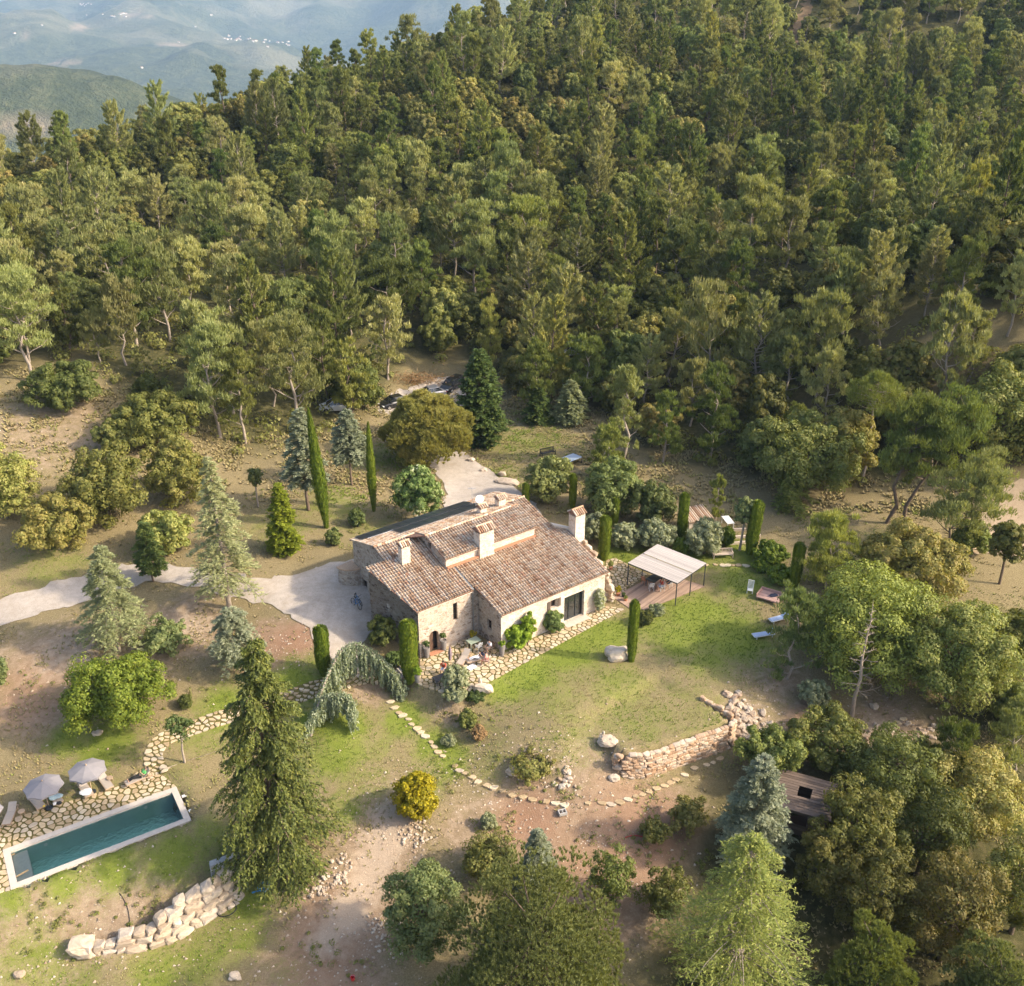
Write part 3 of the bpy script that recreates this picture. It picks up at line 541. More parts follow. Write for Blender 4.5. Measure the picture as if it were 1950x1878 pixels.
def build_ground():
    X, Y = np.meshgrid(GX, GY); Z = GZ.copy()
    pc = in_poly(X, Y, POOL) & (poly_dist(X, Y, POOL) > 0.2); Z = np.where(pc, -6.2, Z)
    nx, ny = len(GX), len(GY); V = np.stack([X.ravel(), Y.ravel(), Z.ravel()], 1)
    i = np.arange(ny - 1)[:, None] * nx + np.arange(nx - 1)[None]; i = i.ravel()
    Q = np.stack([i, i + 1, i + nx + 1, i + nx], 1)
    near = (np.abs(X) < 75) & (Y < 150)
    px, py, _ = prj(X, np.maximum(Y, 5), Z)
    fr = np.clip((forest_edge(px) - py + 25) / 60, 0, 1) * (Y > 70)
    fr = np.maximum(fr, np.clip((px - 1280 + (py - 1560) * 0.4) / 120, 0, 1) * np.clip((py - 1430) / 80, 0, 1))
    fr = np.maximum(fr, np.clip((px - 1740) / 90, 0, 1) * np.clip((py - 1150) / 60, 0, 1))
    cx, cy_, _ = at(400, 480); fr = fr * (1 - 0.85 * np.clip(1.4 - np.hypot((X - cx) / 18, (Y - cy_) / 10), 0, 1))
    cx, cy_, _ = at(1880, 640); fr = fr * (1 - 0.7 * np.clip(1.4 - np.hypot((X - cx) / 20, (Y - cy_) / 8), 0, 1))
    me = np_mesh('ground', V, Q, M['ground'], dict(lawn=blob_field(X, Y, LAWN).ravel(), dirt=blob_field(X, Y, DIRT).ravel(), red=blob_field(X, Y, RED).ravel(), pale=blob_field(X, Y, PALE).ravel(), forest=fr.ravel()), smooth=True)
    return tag(link('ground', me), kind='structure')
build_ground()

def densify(poly, st):
    out = []
    for i in range(len(poly)):
        a, b = poly[i], poly[(i + 1) % len(poly)]; n = max(1, int(math.hypot(b[0] - a[0], b[1] - a[1]) / st))
        out += [(a[0] + (b[0] - a[0]) * k / n, a[1] + (b[1] - a[1]) * k / n) for k in range(n)]
    return out
def smooth_poly(poly, it=2):
    for _ in range(it):
        q = []
        for i in range(len(poly)):
            a, b = poly[i], poly[(i + 1) % len(poly)]
            q += [(a[0] * .75 + b[0] * .25, a[1] * .75 + b[1] * .25), (a[0] * .25 + b[0] * .75, a[1] * .25 + b[1] * .75)]
        poly = q
    return poly
def drape(name, poly, mat, dz=0.05, step=0.6, kind='structure', wob=0.0):
    if wob:
        poly = densify(poly, 0.5)
        poly = [(x + (float(vnoise(x * 1.1, y * 1.1)) - .5) * wob, y + (float(vnoise(x * 1.1 + 40, y * 1.1)) - .5) * wob) for x, y in poly]
    b = densify(poly, step); n = len(b); xs = [p[0] for p in b]; ys = [p[1] for p in b]
    gx, gy = np.meshgrid(np.arange(min(xs), max(xs), step), np.arange(min(ys), max(ys), step)); gx = gx.ravel(); gy = gy.ravel()
    k = in_poly(gx, gy, b) & (poly_dist(gx, gy, b) > step * .4)
    pts = [Vector(p) for p in b] + [Vector((x, y)) for x, y in zip(gx[k], gy[k])]
    r = geometry.delaunay_2d_cdt(pts, [(i, (i + 1) % n) for i in range(n)], [list(range(n))], 1, 1e-4)
    V = np.array([(p[0], p[1]) for p in r[0]]); z = ground(V[:, 0], V[:, 1]) + (dz(V[:, 0], V[:, 1]) if callable(dz) else dz)
    f = [t for t in r[2] if len(t) == 3]
    me = np_mesh(name, np.column_stack([V, z]), np.array(f), mat, smooth=True)
    o = link(name, me)
    return tag(o, kind=kind) if kind else o
def gpoly(pts): return [at(*p)[:2] for p in pts]
DRIVE = smooth_poly(gpoly([(-150, 1190), (-100, 1165), (0, 1140), (130, 1105), (250, 1073), (350, 1075), (440, 1098), (520, 1100), (600, 1088), (655, 1065), (700, 1060), (720, 1200), (705, 1215), (690, 1235), (700, 1285), (690, 1292), (640, 1272), (600, 1210), (560, 1175), (480, 1142), (420, 1135), (340, 1112), (260, 1112), (180, 1140), (90, 1165), (0, 1190), (-150, 1240)]), 1)
drape('driveway', DRIVE, M['gravel'], 0.06, 0.6, wob=0.9)
ROAD = smooth_poly(gpoly([(812, 882), (845, 860), (880, 858), (900, 875), (985, 930), (1040, 985), (1000, 1015), (900, 1010), (845, 990), (850, 945), (838, 905)]), 1)
drape('road', ROAD, M['gravel'], 0.06, 0.8, wob=0.8)
PARK = smooth_poly(gpoly([(700, 775), (780, 735), (850, 715), (900, 725), (900, 790), (860, 800), (760, 800)]), 1)
drape('car_park', PARK, M['gravel'], 0.06, 1.0, wob=1.2)
SANDY = smooth_poly(gpoly([(1835, 925), (2050, 900), (2100, 1060), (1950, 1060), (1830, 1050), (1850, 1000)]), 1)
drape('sandy_clearing', SANDY, M['sand'], 0.06, 1.0, wob=1.2)
TRACK = gpoly([(1488, 116), (1512, 60), (1532, -5), (1550, -5), (1532, 60), (1504, 116)])
M['earth'] = gravel_mat('earth_track', (.24, .17, .10), 2.0)
drape('forest_track', TRACK, M['earth'], 0.12, 3.0, wob=3.0)

# far wooded hills with the villages on them
HS = 2.2
def hill_h(x, y):
    return 50 + HS * (hill_0(np.asarray(x, float) / HS, np.asarray(y, float) / HS) - 50)
def hill_0(x, y):
    d = np.hypot(x, y)
    base = -190 + np.clip((d - 1000) / 6500, 0, 1.15) ** 1.05 * 400
    rid = lambda a, b: 1 - np.abs(2 * fbm(a, b, 4) - 1)
    amp = np.clip((d - 1200) / 2200, 0, 1)
    z = base + amp * ((rid(x / 1900 + 3.1, y / 1900 + 7.7) - .68) * 420 + (rid(x / 620 + 8.1, y / 620 - 3.3) - .68) * 190) + (fbm(x / 190 + 4.4, y / 190, 5) - .5) * (52 + 45 * amp)
    z = np.where(z > 260, 260 + (z - 260) * .4, z)
    for hx, hy, r, h in [(-450, 950, 190, 98), (-600, 1010, 240, 96), (-320, 1040, 150, 66), (-420, 850, 120, 24), (-230, 1090, 130, 38)]:   # the nearer wooded hill
        z = z + h * np.exp(-(((x - hx) ** 2 + (y - hy) ** 2) / r ** 2))
    z = np.maximum(z, -235)
    return z - np.clip(1 - (d - 420) / 320, 0, 1) * 160
def build_hills():
    ds = np.concatenate([np.geomspace(430, 3000, 110), np.geomspace(3040, 24000, 190)]); an = np.radians(np.concatenate([np.arange(-60, -34, 1.6), np.arange(-34, 4, .16), np.arange(4, 60, 1.6)]))
    D, A = np.meshgrid(ds, an); X = D * np.sin(A); Y = D * np.cos(A); Z = hill_h(X, Y); nA, nD = D.shape
    V = np.stack([X.ravel(), Y.ravel(), Z.ravel()], 1); i = (np.arange(nA - 1)[:, None] * nD + np.arange(nD - 1)[None]).ravel(); Q = np.stack([i, i + 1, i + nD + 1, i + nD], 1)
    cl = np.zeros(len(V)); px, py, _ = prj(V[:, 0], V[:, 1], V[:, 2])
    for cx, cy_, rx, ry in [(150, 52, 22, 8), (150, 75, 18, 5), (30, 240, 75, 8), (70, 215, 30, 4), (90, 92, 30, 4), (65, 72, 28, 4), (120, 120, 35, 4), (255, 30, 40, 6), (330, 85, 35, 4)]:
        cl = np.maximum(cl, np.clip(1.6 - np.hypot((px - cx) / rx, (py - cy_) / ry) - fbm(V[:, 0] / 60, V[:, 1] / 60, 3) * 1.3, 0, 1) ** .6 * .9)
    return tag(link('hills', np_mesh('hills', V, Q, M['mountain'], dict(clear=cl), smooth=True)), kind='structure')
build_hills()
def at_hill(px, py):
    d = ray(px, py); ts = np.geomspace(600, 9000, 1600); h = CAMZ + d[2] * ts - hill_h(d[0] * ts, d[1] * ts); k = np.argmax(h < 0) if (h < 0).any() else None
    return None if k is None else (d[0] * ts[k], d[1] * ts[k], float(hill_h(d[0] * ts[k], d[1] * ts[k])))

# ------------------------------------------------------------------ crazy paving: every flagstone an object
def clip_half(poly, nx, ny, c):
    out = []; n = len(poly)
    for i in range(n):
        a, b = poly[i], poly[(i + 1) % n]; da = nx * a[0] + ny * a[1] - c; db = nx * b[0] + ny * b[1] - c
        if da <= 0: out.append(a)
        if (da < 0 < db) or (db < 0 < da): t = da / (da - db); out.append((a[0] + (b[0] - a[0]) * t, a[1] + (b[1] - a[1]) * t))
    return out
def poisson(poly, d, rr, tries=9000, margin=0.0):
    xs = [p[0] for p in poly]; ys = [p[1] for p in poly]; pts = []
    cx = np.array([rr.uniform(min(xs), max(xs)) for _ in range(tries)]); cy_ = np.array([rr.uniform(min(ys), max(ys)) for _ in range(tries)])
    ok = in_poly(cx, cy_, poly)
    for x, y in zip(cx[ok], cy_[ok]):
        dd = d * rr.choice((.62, .85, 1.0, 1.25, 1.5))
        if all((x - q[0]) ** 2 + (y - q[1]) ** 2 > dd * dd for q in pts): pts.append((x, y))
    return pts
def area(p): return sum(p[i][0] * p[(i + 1) % len(p)][1] - p[(i + 1) % len(p)][0] * p[i][1] for i in range(len(p))) / 2
def round_cell(p):
    """take the sharp corners off a stone"""
    out = []; n = len(p)
    for i in range(n):
        a, b, c = p[i - 1], p[i], p[(i + 1) % n]
        out += [(b[0] + (a[0] - b[0]) * .2, b[1] + (a[1] - b[1]) * .2), (b[0] + (c[0] - b[0]) * .2, b[1] + (c[1] - b[1]) * .2)]
    return out
def paving(parent, poly, d, gap, zfun, seed, name='flagstone', thick=.035, mat=None):
    rr = random.Random(seed); pts = poisson(poly, d, rr); n = 0
    if area(poly) < 0: poly = poly[::-1]
    for p in pts:
        cell = list(poly)
        nb = sorted(pts, key=lambda q: (q[0] - p[0]) ** 2 + (q[1] - p[1]) ** 2)[1:17]
        for q in nb:
            dx, dy = q[0] - p[0], q[1] - p[1]; L = math.hypot(dx, dy); nx, ny = dx / L, dy / L
            cell = clip_half(cell, nx, ny, nx * (p[0] + q[0]) / 2 + ny * (p[1] + q[1]) / 2 - gap / 2 * rr.uniform(.7, 1.5))
            if len(cell) < 3: break
        if len(cell) < 3 or area(cell) < .035: continue
        cl = [cell[0]]
        for v in cell[1:]:
            if math.hypot(v[0] - cl[-1][0], v[1] - cl[-1][1]) > .06: cl.append(v)
        if len(cl) < 3: continue
        if len(cl) < 8: cl = round_cell(cl)
        cx = sum(v[0] for v in cl) / len(cl); cy_ = sum(v[1] for v in cl) / len(cl)
        mb = MB(); mb.prism([(x - cx, y - cy_) for x, y in cl], -.12, thick * rr.uniform(.6, 1.2), bev=.012)
        me = mb.mesh(name, mat or M['flag']); o = link(name, me, parent, (cx, cy_, zfun(cx, cy_))); n += 1
        o.rotation_euler = (rr.uniform(-.012, .012), rr.uniform(-.012, .012), 0)
    return n
M['joint'] = gravel_mat('mossy_joint', (.155, .135, .045), 9.0)
patio = drape('patio', PATIO, M['joint'], 0.012, 0.6)
paving(patio, PATIO, .47, .085, lambda x, y: .02, 11)
side = drape('side_terrace', PATIO2, M['joint'], 0.012, 0.6)
paving(side, PATIO2, .52, .085, lambda x, y: .02, 12)
pterr = drape('pool_terrace', TERR, M['joint'], 0.012, 0.6)
paving(pterr, TERR, .46, .10, lambda x, y: POOLZ + .02, 13)
def ribbon(pts, w):
    P = [np.array(p) for p in pts]; Lf, Rt = [], []
    for i, p in enumerate(P):
        t = P[min(i + 1, len(P) - 1)] - P[max(i - 1, 0)]; t = t / np.linalg.norm(t); nn = np.array([-t[1], t[0]]); Lf.append(tuple(p + nn * w / 2)); Rt.append(tuple(p - nn * w / 2))
    return Lf + Rt[::-1]
def spline(pts, k=6):
    P = [np.array(p, float) for p in pts]; P = [2 * P[0] - P[1]] + P + [2 * P[-1] - P[-2]]; out = []
    for i in range(1, len(P) - 2):
        for j in range(k):
            t = j / k; a, b, c, d = P[i - 1:i + 3]
            out.append(tuple(.5 * (2 * b + (c - a) * t + (2 * a - 5 * b + 4 * c - d) * t * t + (3 * b - a - 3 * c + d) * t ** 3)))
    out.append(tuple(P[-2])); return out
PATHC = spline([at(*p)[:2] for p in [(303, 1478), (292, 1438), (318, 1405), (380, 1382), (450, 1358), (560, 1327), (640, 1303), (700, 1289), (748, 1296)]], 5)
PATHP = ribbon(PATHC, 1.45)
gpath = drape('garden_path', PATHP, M['joint'], 0.03, 0.5)
paving(gpath, PATHP, .40, .075, lambda x, y: gz(x, y) + .04, 14)

# stepping stones: one by one in the grass
def stepping(pix, seed, label, group):
    rr = random.Random(seed)
    for k, (px, py) in enumerate(pix):
        x, y, z = at(px, py); mb = MB(); n = rr.randint(6, 8); r = rr.uniform(.2, .34); a0 = rr.uniform(0, 6)
        poly = [((r * rr.uniform(.75, 1.2)) * math.cos(a0 + 2 * math.pi * i / n) * 1.25, (r * rr.uniform(.75, 1.2)) * math.sin(a0 + 2 * math.pi * i / n) * .85) for i in range(n)]
        mb.prism(poly, -.1, .05, bev=.02); o = mb.build('stepping_stone', M['flag'], None, loc=(x, y, z + .03), rz=rr.uniform(-.5, .5)); tag(o, label, 'stepping stone', group)
stepping([(744, 1337), (752, 1348), (760, 1358), (767, 1363), (778, 1370), (784, 1380), (794, 1388), (801, 1395), (809, 1402), (821, 1414), (826, 1422), (833, 1432), (843, 1440), (866, 1459), (874, 1468), (887, 1474), (900, 1480), (911, 1489), (928, 1496), (940, 1500), (957, 1506), (976, 1514), (996, 1518), (1013, 1523)], 3,
         'pale stepping stone in the row leading downhill from the weeping cedar', 'stepping stones down from the weeping cedar')
stepping([(1041, 1527), (1058, 1530), (1075, 1533), (1120, 1530), (1147, 1530), (1163, 1532), (1179, 1528), (1195, 1523), (1210, 1517), (1224, 1514), (1236, 1508), (1250, 1502), (1265, 1497), (1277, 1491), (1287, 1486), (1304, 1476), (1322, 1463), (1346, 1457), (1358, 1453), (1372, 1445)], 4,
         'pale stepping stone in the row below the dry stone wall', 'stepping stones below the dry stone wall')
stepping([(1335, 1077), (1345, 1077), (1362, 1076), (1376, 1077), (1386, 1077), (1396, 1077), (1407, 1077), (1420, 1078)], 5,
         'flat stepping stone in the lawn between the pergola and the hedge', 'stepping stones crossing the lawn')
stepping([(1668, 1402), (1680, 1400), (1698, 1391), (1705, 1385), (1710, 1376), (1720, 1370)], 6,
         'flat stone step on the bare track under the big oaks', 'stone steps under the oaks')
# ------------------------------------------------------------------ trees: tapered wood, crowns of many small leaves
def unit(a): return a / (np.linalg.norm(a, axis=-1, keepdims=True) + 1e-9)
def rdir(g, n): return unit(g.normal(size=(n, 3)))
class Leaves:
    def __init__(s, seed): s.g = np.random.default_rng(seed); s.C = []; s.D = []; s.N = []; s.L = []; s.W = []; s.R = []
    def add(s, C, D, N, L, W, Rn=None):
        n = len(C); s.C.append(C); s.D.append(unit(D)); s.N.append(N)
        s.L.append(np.broadcast_to(L, (n,)) * s.g.uniform(.7, 1.3, n)); s.W.append(np.broadcast_to(W, (n,)) * s.g.uniform(.7, 1.3, n))
        s.R.append(s.g.random(n) if Rn is None else Rn)
    def arrays(s):
        C = np.concatenate(s.C); D = np.concatenate(s.D); N = np.concatenate(s.N); L = np.concatenate(s.L)[:, None]; W = np.concatenate(s.W)[:, None]; Rn = np.concatenate(s.R)
        S = unit(np.cross(D, N) + 1e-6); n = len(C)
        V = np.stack([C - D * L * .42 + S * W * .62, C - D * L * .42 - S * W * .62, C + D * L * .58], 1).reshape(-1, 3)
        return V, np.arange(n * 3).reshape(n, 3), np.repeat(np.clip(Rn, 0, 1), 3)
    def mesh(s, name, mat, extra=None):
        V, Q, Rn = s.arrays(); fs = [Q]
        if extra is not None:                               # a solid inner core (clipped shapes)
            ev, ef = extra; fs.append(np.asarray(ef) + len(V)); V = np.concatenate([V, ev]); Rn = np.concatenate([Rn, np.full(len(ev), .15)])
        return np_mesh(name, V, fs, mat, dict(rnd=Rn))
def clump_leaves(lv, c, r, n, L, W, mode='leaf', flat=.8, tone=None):
    g = lv.g; d = rdir(g, n); d[:, 2] = np.where(d[:, 2] < -.35, -d[:, 2], d[:, 2]); rad = r * (.55 + .5 * g.random(n) ** .6)
    C = c + d * rad[:, None] * np.array([1, 1, flat])
    if mode == 'leaf': D = np.cross(d, rdir(g, n)); N = d + .55 * rdir(g, n)
    else: D = d * .65 + np.array([0, 0, .75]) + .45 * rdir(g, n); N = rdir(g, n)
    t = g.random(n) * .7 + (tone if tone is not None else g.random()) * .3
    lv.add(C, D, N, L, W, t)
def limb(mb, a, b, r0, r1, g, k=4, sag=0.0, n=5):
    a = np.array(a, float); b = np.array(b, float); P = []; L = np.linalg.norm(b - a)
    for i in range(k + 1):
        t = i / k; p = a + (b - a) * t + np.array([0, 0, sag * L * t * (1 - t) * 2]); P.append(p + (g.normal(size=3) * .025 * L if 0 < i < k else 0))
    mb.tube(P, list(np.linspace(r0, r1, k + 1)), n, cap=False); return P
def trunk_line(g, H, lean=(0, 0), wob=.02, k=7): return [np.array([lean[0] * (t ** 1.3) + g.normal() * wob * H * (0 < t < 1), lean[1] * (t ** 1.3) + g.normal() * wob * H * (0 < t < 1), t * H]) for t in np.linspace(0, 1, k)]
def on_line(P, t): x = t * (len(P) - 1); i = min(int(x), len(P) - 2); return P[i] + (P[i + 1] - P[i]) * (x - i)

def pine(seed, H, W, nb=30, n=26, L=.42, Wd=.075, base=.32, lean=(0, 0), up=1.0, shape=.5, r0=None):
    """airy pine: rising boughs, tufts of needles on the outer twigs"""
    g = np.random.default_rng(seed); lv = Leaves(seed); mb = MB(); T = trunk_line(g, H, lean); r0 = r0 or H * .016
    mb.tube(T, list(np.linspace(r0, r0 * .18, len(T))), 6, cap=False); az = g.uniform(0, 6)
    for i in range(nb):
        f = base + (1 - base) * ((i + g.random() * .8) / nb) * .98; p = (f - base) / (1 - base); az += 2.4 + g.normal() * .35
        r = W / 2 * 1.12 * (1 - p) ** shape * min(1, (p + .16) / .36) * g.uniform(.72, 1.12) + .15
        el = (math.radians(8 + 62 * p ** 1.2) + g.normal() * .12) * up; hd = np.array([math.cos(az), math.sin(az), 0]); a = on_line(T, f)
        b = a + hd * r + np.array([0, 0, min(r * math.tan(min(el, 1.15)), H * .16) + (.02 * H)]); P = limb(mb, a, b, r0 * .38 * (1 - .6 * p), r0 * .06, g, 3, -.06)
        ns = int(5 + r * 1.7); sd = np.array([-hd[1], hd[0], 0])
        for j in range(ns):
            t = .30 + .70 * (j + g.random()) / ns; q = on_line(P, min(t, .999)); ln = (.22 + .2 * g.random()) * r * (1.15 - .5 * t) + .22
            dr = unit(hd * g.uniform(.3, 1) + sd * g.uniform(-1, 1) + np.array([0, 0, g.uniform(.15, .85)])); e = q + dr * ln
            if j % 2 == 0: mb.tube([q, e], [r0 * .09, r0 * .03], 3, cap=False)
            u = g.random(n) ** .55; C = q + (e - q) * u[:, None] * 1.08 + g.normal(size=(n, 3)) * .10 * (.7 + ln * .3)
            lv.add(C, dr * .55 + np.array([0, 0, .6]) + .5 * rdir(g, n), rdir(g, n), L, Wd, g.random(n) * .65 + .35 * u * g.random())
    return mb, lv
def clumpy_pine(seed, H, W, ncl=60, nl=110, L=.36, Wd=.07, base=.28, lean=(0, 0), dome=False, cr=.15, r0=None):
    """denser pine: rounded clumps of upright needles at the bough ends"""
    g = np.random.default_rng(seed); lv = Leaves(seed); mb = MB(); T = trunk_line(g, H * (.86 if dome else 1), lean, .015); r0 = r0 or H * .018
    mb.tube(T, list(np.linspace(r0, r0 * .2, len(T))), 6, cap=False); az = 0
    for i in range(ncl):
        az += 2.4 + g.normal() * .25
        if dome:
            ph = math.acos(1 - (i + .5) / ncl * 1.12); rr = W / 2 * g.uniform(.70, 1.04)
            c = np.array([math.sin(ph) * math.cos(az) * rr, math.sin(ph) * math.sin(az) * rr, H * base + (H * (1 - base)) * (math.cos(ph) * .93)]); rad = W * cr * .62 * g.uniform(.7, 1.3); c[:2] += np.array(lean)
            a = on_line(T, .55 + .35 * max(0, math.cos(ph)))
        else:
            f = base + (1 - base) * (i + .5) / ncl; p = (f - base) / (1 - base); r = W / 2 * (1 - p) ** .62 * min(1, (p + .2) / .38) * g.uniform(.45, 1.0)
            a = on_line(T, f * .97); c = a + np.array([math.cos(az) * r, math.sin(az) * r, .12 * r + .02 * H]); rad = W * cr * (1.1 - .5 * p) * g.uniform(.75, 1.25)
        limb(mb, a, c, r0 * .3, r0 * .07, g, 2, -.05, 4)
        clump_leaves(lv, c, rad, nl, L, Wd, 'needle', .62)
    if dome:
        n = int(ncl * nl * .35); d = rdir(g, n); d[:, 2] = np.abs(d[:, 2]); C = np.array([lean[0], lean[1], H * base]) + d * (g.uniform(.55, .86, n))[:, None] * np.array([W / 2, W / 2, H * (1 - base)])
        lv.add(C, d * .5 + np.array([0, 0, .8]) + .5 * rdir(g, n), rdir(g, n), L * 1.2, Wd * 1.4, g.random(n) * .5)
    return mb, lv
def soft_pine(seed, H, W, ncl=90, nl=70, L=.4, Wd=.1, base=.3, lean=(0, 0), r0=None, spread=1.0):
    """Aleppo pine: pale forked boughs carrying a soft dome of upright tufts"""
    g = np.random.default_rng(seed); lv = Leaves(seed); mb = MB(); T = trunk_line(g, H * .9, lean, .025); r0 = r0 or H * .016
    mb.tube(T, list(np.linspace(r0, r0 * .2, len(T))), 6, cap=False); az = g.uniform(0, 6); nbough = 14; boughs = []
    for i in range(nbough):
        f = base * .9 + (.95 - base * .9) * (i + g.random() * .6) / nbough; p = (f - base * .9) / (1 - base * .9); az += 2.4 + g.normal() * .4
        r = W / 2 * (1 - p * .92) ** .62 * min(1, (p + .35) / .5) * g.uniform(.6, 1.05); a = on_line(T, f); e = a + np.array([math.cos(az) * r, math.sin(az) * r, r * g.uniform(.25, .7) + .03 * H])
        boughs.append((limb(mb, a, e, r0 * .4 * (1 - .5 * p), r0 * .08, g, 3, -.08), r))
    boughs.append((T[-3:], W * .2)); boughs.append((T[-3:], W * .2))
    for i in range(ncl):
        P, r = boughs[int(g.integers(len(boughs)))]; t = .35 + .65 * g.random() ** .7; q = on_line(P, min(t, .999)); off = g.normal(size=3) * np.array([1, 1, .6]) * (.10 * W * spread) + np.array([0, 0, .05 * W]); c = q + off; rad = W * g.uniform(.055, .11)
        if i % 3 == 0: mb.tube([q, c], [r0 * .08, r0 * .03], 3, cap=False)
        n = nl; d = rdir(g, n); d[:, 2] = np.abs(d[:, 2]) * .9 - .15; C = c + d * (rad * (.3 + .75 * g.random(n)))[:, None] * np.array([1, 1, 1.15])
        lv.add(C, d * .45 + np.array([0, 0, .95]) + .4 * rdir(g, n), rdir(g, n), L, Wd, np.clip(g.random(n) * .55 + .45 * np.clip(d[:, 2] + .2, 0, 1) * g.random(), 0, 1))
    return mb, lv
def tufted_pine(seed, H, W, nlobe=46, nt=50, nn=15, L=.34, Wd=.05, base=.3, lean=(0, 0)):
    """big rounded pine: broken lobes set with upright candle-like needle tufts"""
    g = np.random.default_rng(seed); lv = Leaves(seed); mb = MB(); T = trunk_line(g, H * .8, lean, .015); r0 = H * .02; mb.tube(T, list(np.linspace(r0, r0 * .3, len(T))), 7, cap=False); az = g.uniform(0, 6)
    for i in range(nlobe):
        ph = math.acos(1 - (i + .5) / nlobe * 1.25); az += 2.4 + g.normal() * .25; k = g.uniform(.62, .92); c = np.array([math.sin(ph) * math.cos(az) * W / 2 * k + lean[0], math.sin(ph) * math.sin(az) * W / 2 * k + lean[1], H * base + H * (1 - base) * max(math.cos(ph), -.35) * (k + .06)]); rad = W * g.uniform(.10, .155)
        limb(mb, on_line(T, .45 + .5 * max(0, math.cos(ph))), c, r0 * .3, r0 * .08, g, 2, -.05, 4); out = unit(c - np.array([lean[0], lean[1], H * base * .8])); tone = g.uniform(-.12, .12)
        for j in range(nt):
            d = unit(g.normal(size=3) + out * .9 + np.array([0, 0, .5])); b = c + d * rad * g.uniform(.75, 1.1) * np.array([1, 1, .8]); ax = unit(d * .5 + np.array([0, 0, .9]) + g.normal(size=3) * .15)
            D = ax + .55 * rdir(g, nn); lv.add(b + unit(D) * L * .35, D, rdir(g, nn), L, Wd, np.clip(g.random(nn) * .5 + .25 + tone + .25 * (g.random() - .3), 0, 1))
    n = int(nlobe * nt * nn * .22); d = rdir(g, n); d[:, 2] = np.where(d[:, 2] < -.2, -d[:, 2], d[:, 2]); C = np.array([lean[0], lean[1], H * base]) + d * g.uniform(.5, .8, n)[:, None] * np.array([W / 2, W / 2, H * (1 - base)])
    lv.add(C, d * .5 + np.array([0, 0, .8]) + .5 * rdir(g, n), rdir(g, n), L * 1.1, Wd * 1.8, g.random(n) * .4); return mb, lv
def bushy(seed, H, W, ncl=24, sub=6, nl=60, L=.26, Wd=.16, base=.12, trunk=True, lean=(0, 0), irr=.2, mode='leaf', top=.5, Wy=None):
    """round broadleaf crown built from lobes of lobes"""
    g = np.random.default_rng(seed); lv = Leaves(seed); mb = MB(); Wy = Wy or W; cz = H * (base + (1 - base) * (1 - top)); rz = H - cz; r0 = H * .022
    T = trunk_line(g, cz, (lean[0] * .5, lean[1] * .5), .02, 4)
    if trunk: mb.tube(T, list(np.linspace(r0, r0 * .6, len(T))), 6, cap=False)
    az = g.uniform(0, 6)
    for i in range(ncl):
        u = 1 - (i + .5) / ncl * (1.95 if base < .05 else 1.7); az += 2.4 + g.normal() * .2; s = math.sqrt(max(0, 1 - u * u)); k = g.uniform(1 - irr * 1.6, 1 + irr * .35) * .76
        dn = (cz - H * base) if u < 0 else rz
        c = np.array([s * math.cos(az) * W / 2 * k + lean[0] * .5, s * math.sin(az) * Wy / 2 * k + lean[1] * .5, cz + u * dn * k]); rad = min(W, Wy, H * 1.2) * .5 * g.uniform(.26, .44)
        c[2] = max(c[2], rad * .55)
        if trunk: limb(mb, on_line(T, .75), c - (c - T[-1]) * .25, r0 * .35, r0 * .08, g, 2, 0, 4)
        tn = g.random()
        for j in range(sub):
            d = unit(g.normal(size=3) + unit(c - np.array([lean[0] * .5, lean[1] * .5, cz * .8])) * .8); clump_leaves(lv, c + d * rad * g.uniform(.45, .8), rad * g.uniform(.38, .62), nl, L, Wd, mode, .85, tn * .6 + .4 * g.random())
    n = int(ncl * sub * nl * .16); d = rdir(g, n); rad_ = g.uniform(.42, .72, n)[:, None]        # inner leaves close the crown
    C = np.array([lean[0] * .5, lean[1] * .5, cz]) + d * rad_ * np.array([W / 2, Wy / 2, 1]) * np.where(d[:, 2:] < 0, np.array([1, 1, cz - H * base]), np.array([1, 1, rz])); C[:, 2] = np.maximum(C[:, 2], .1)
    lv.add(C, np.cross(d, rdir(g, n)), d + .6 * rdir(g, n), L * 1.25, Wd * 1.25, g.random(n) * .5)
    return mb, lv
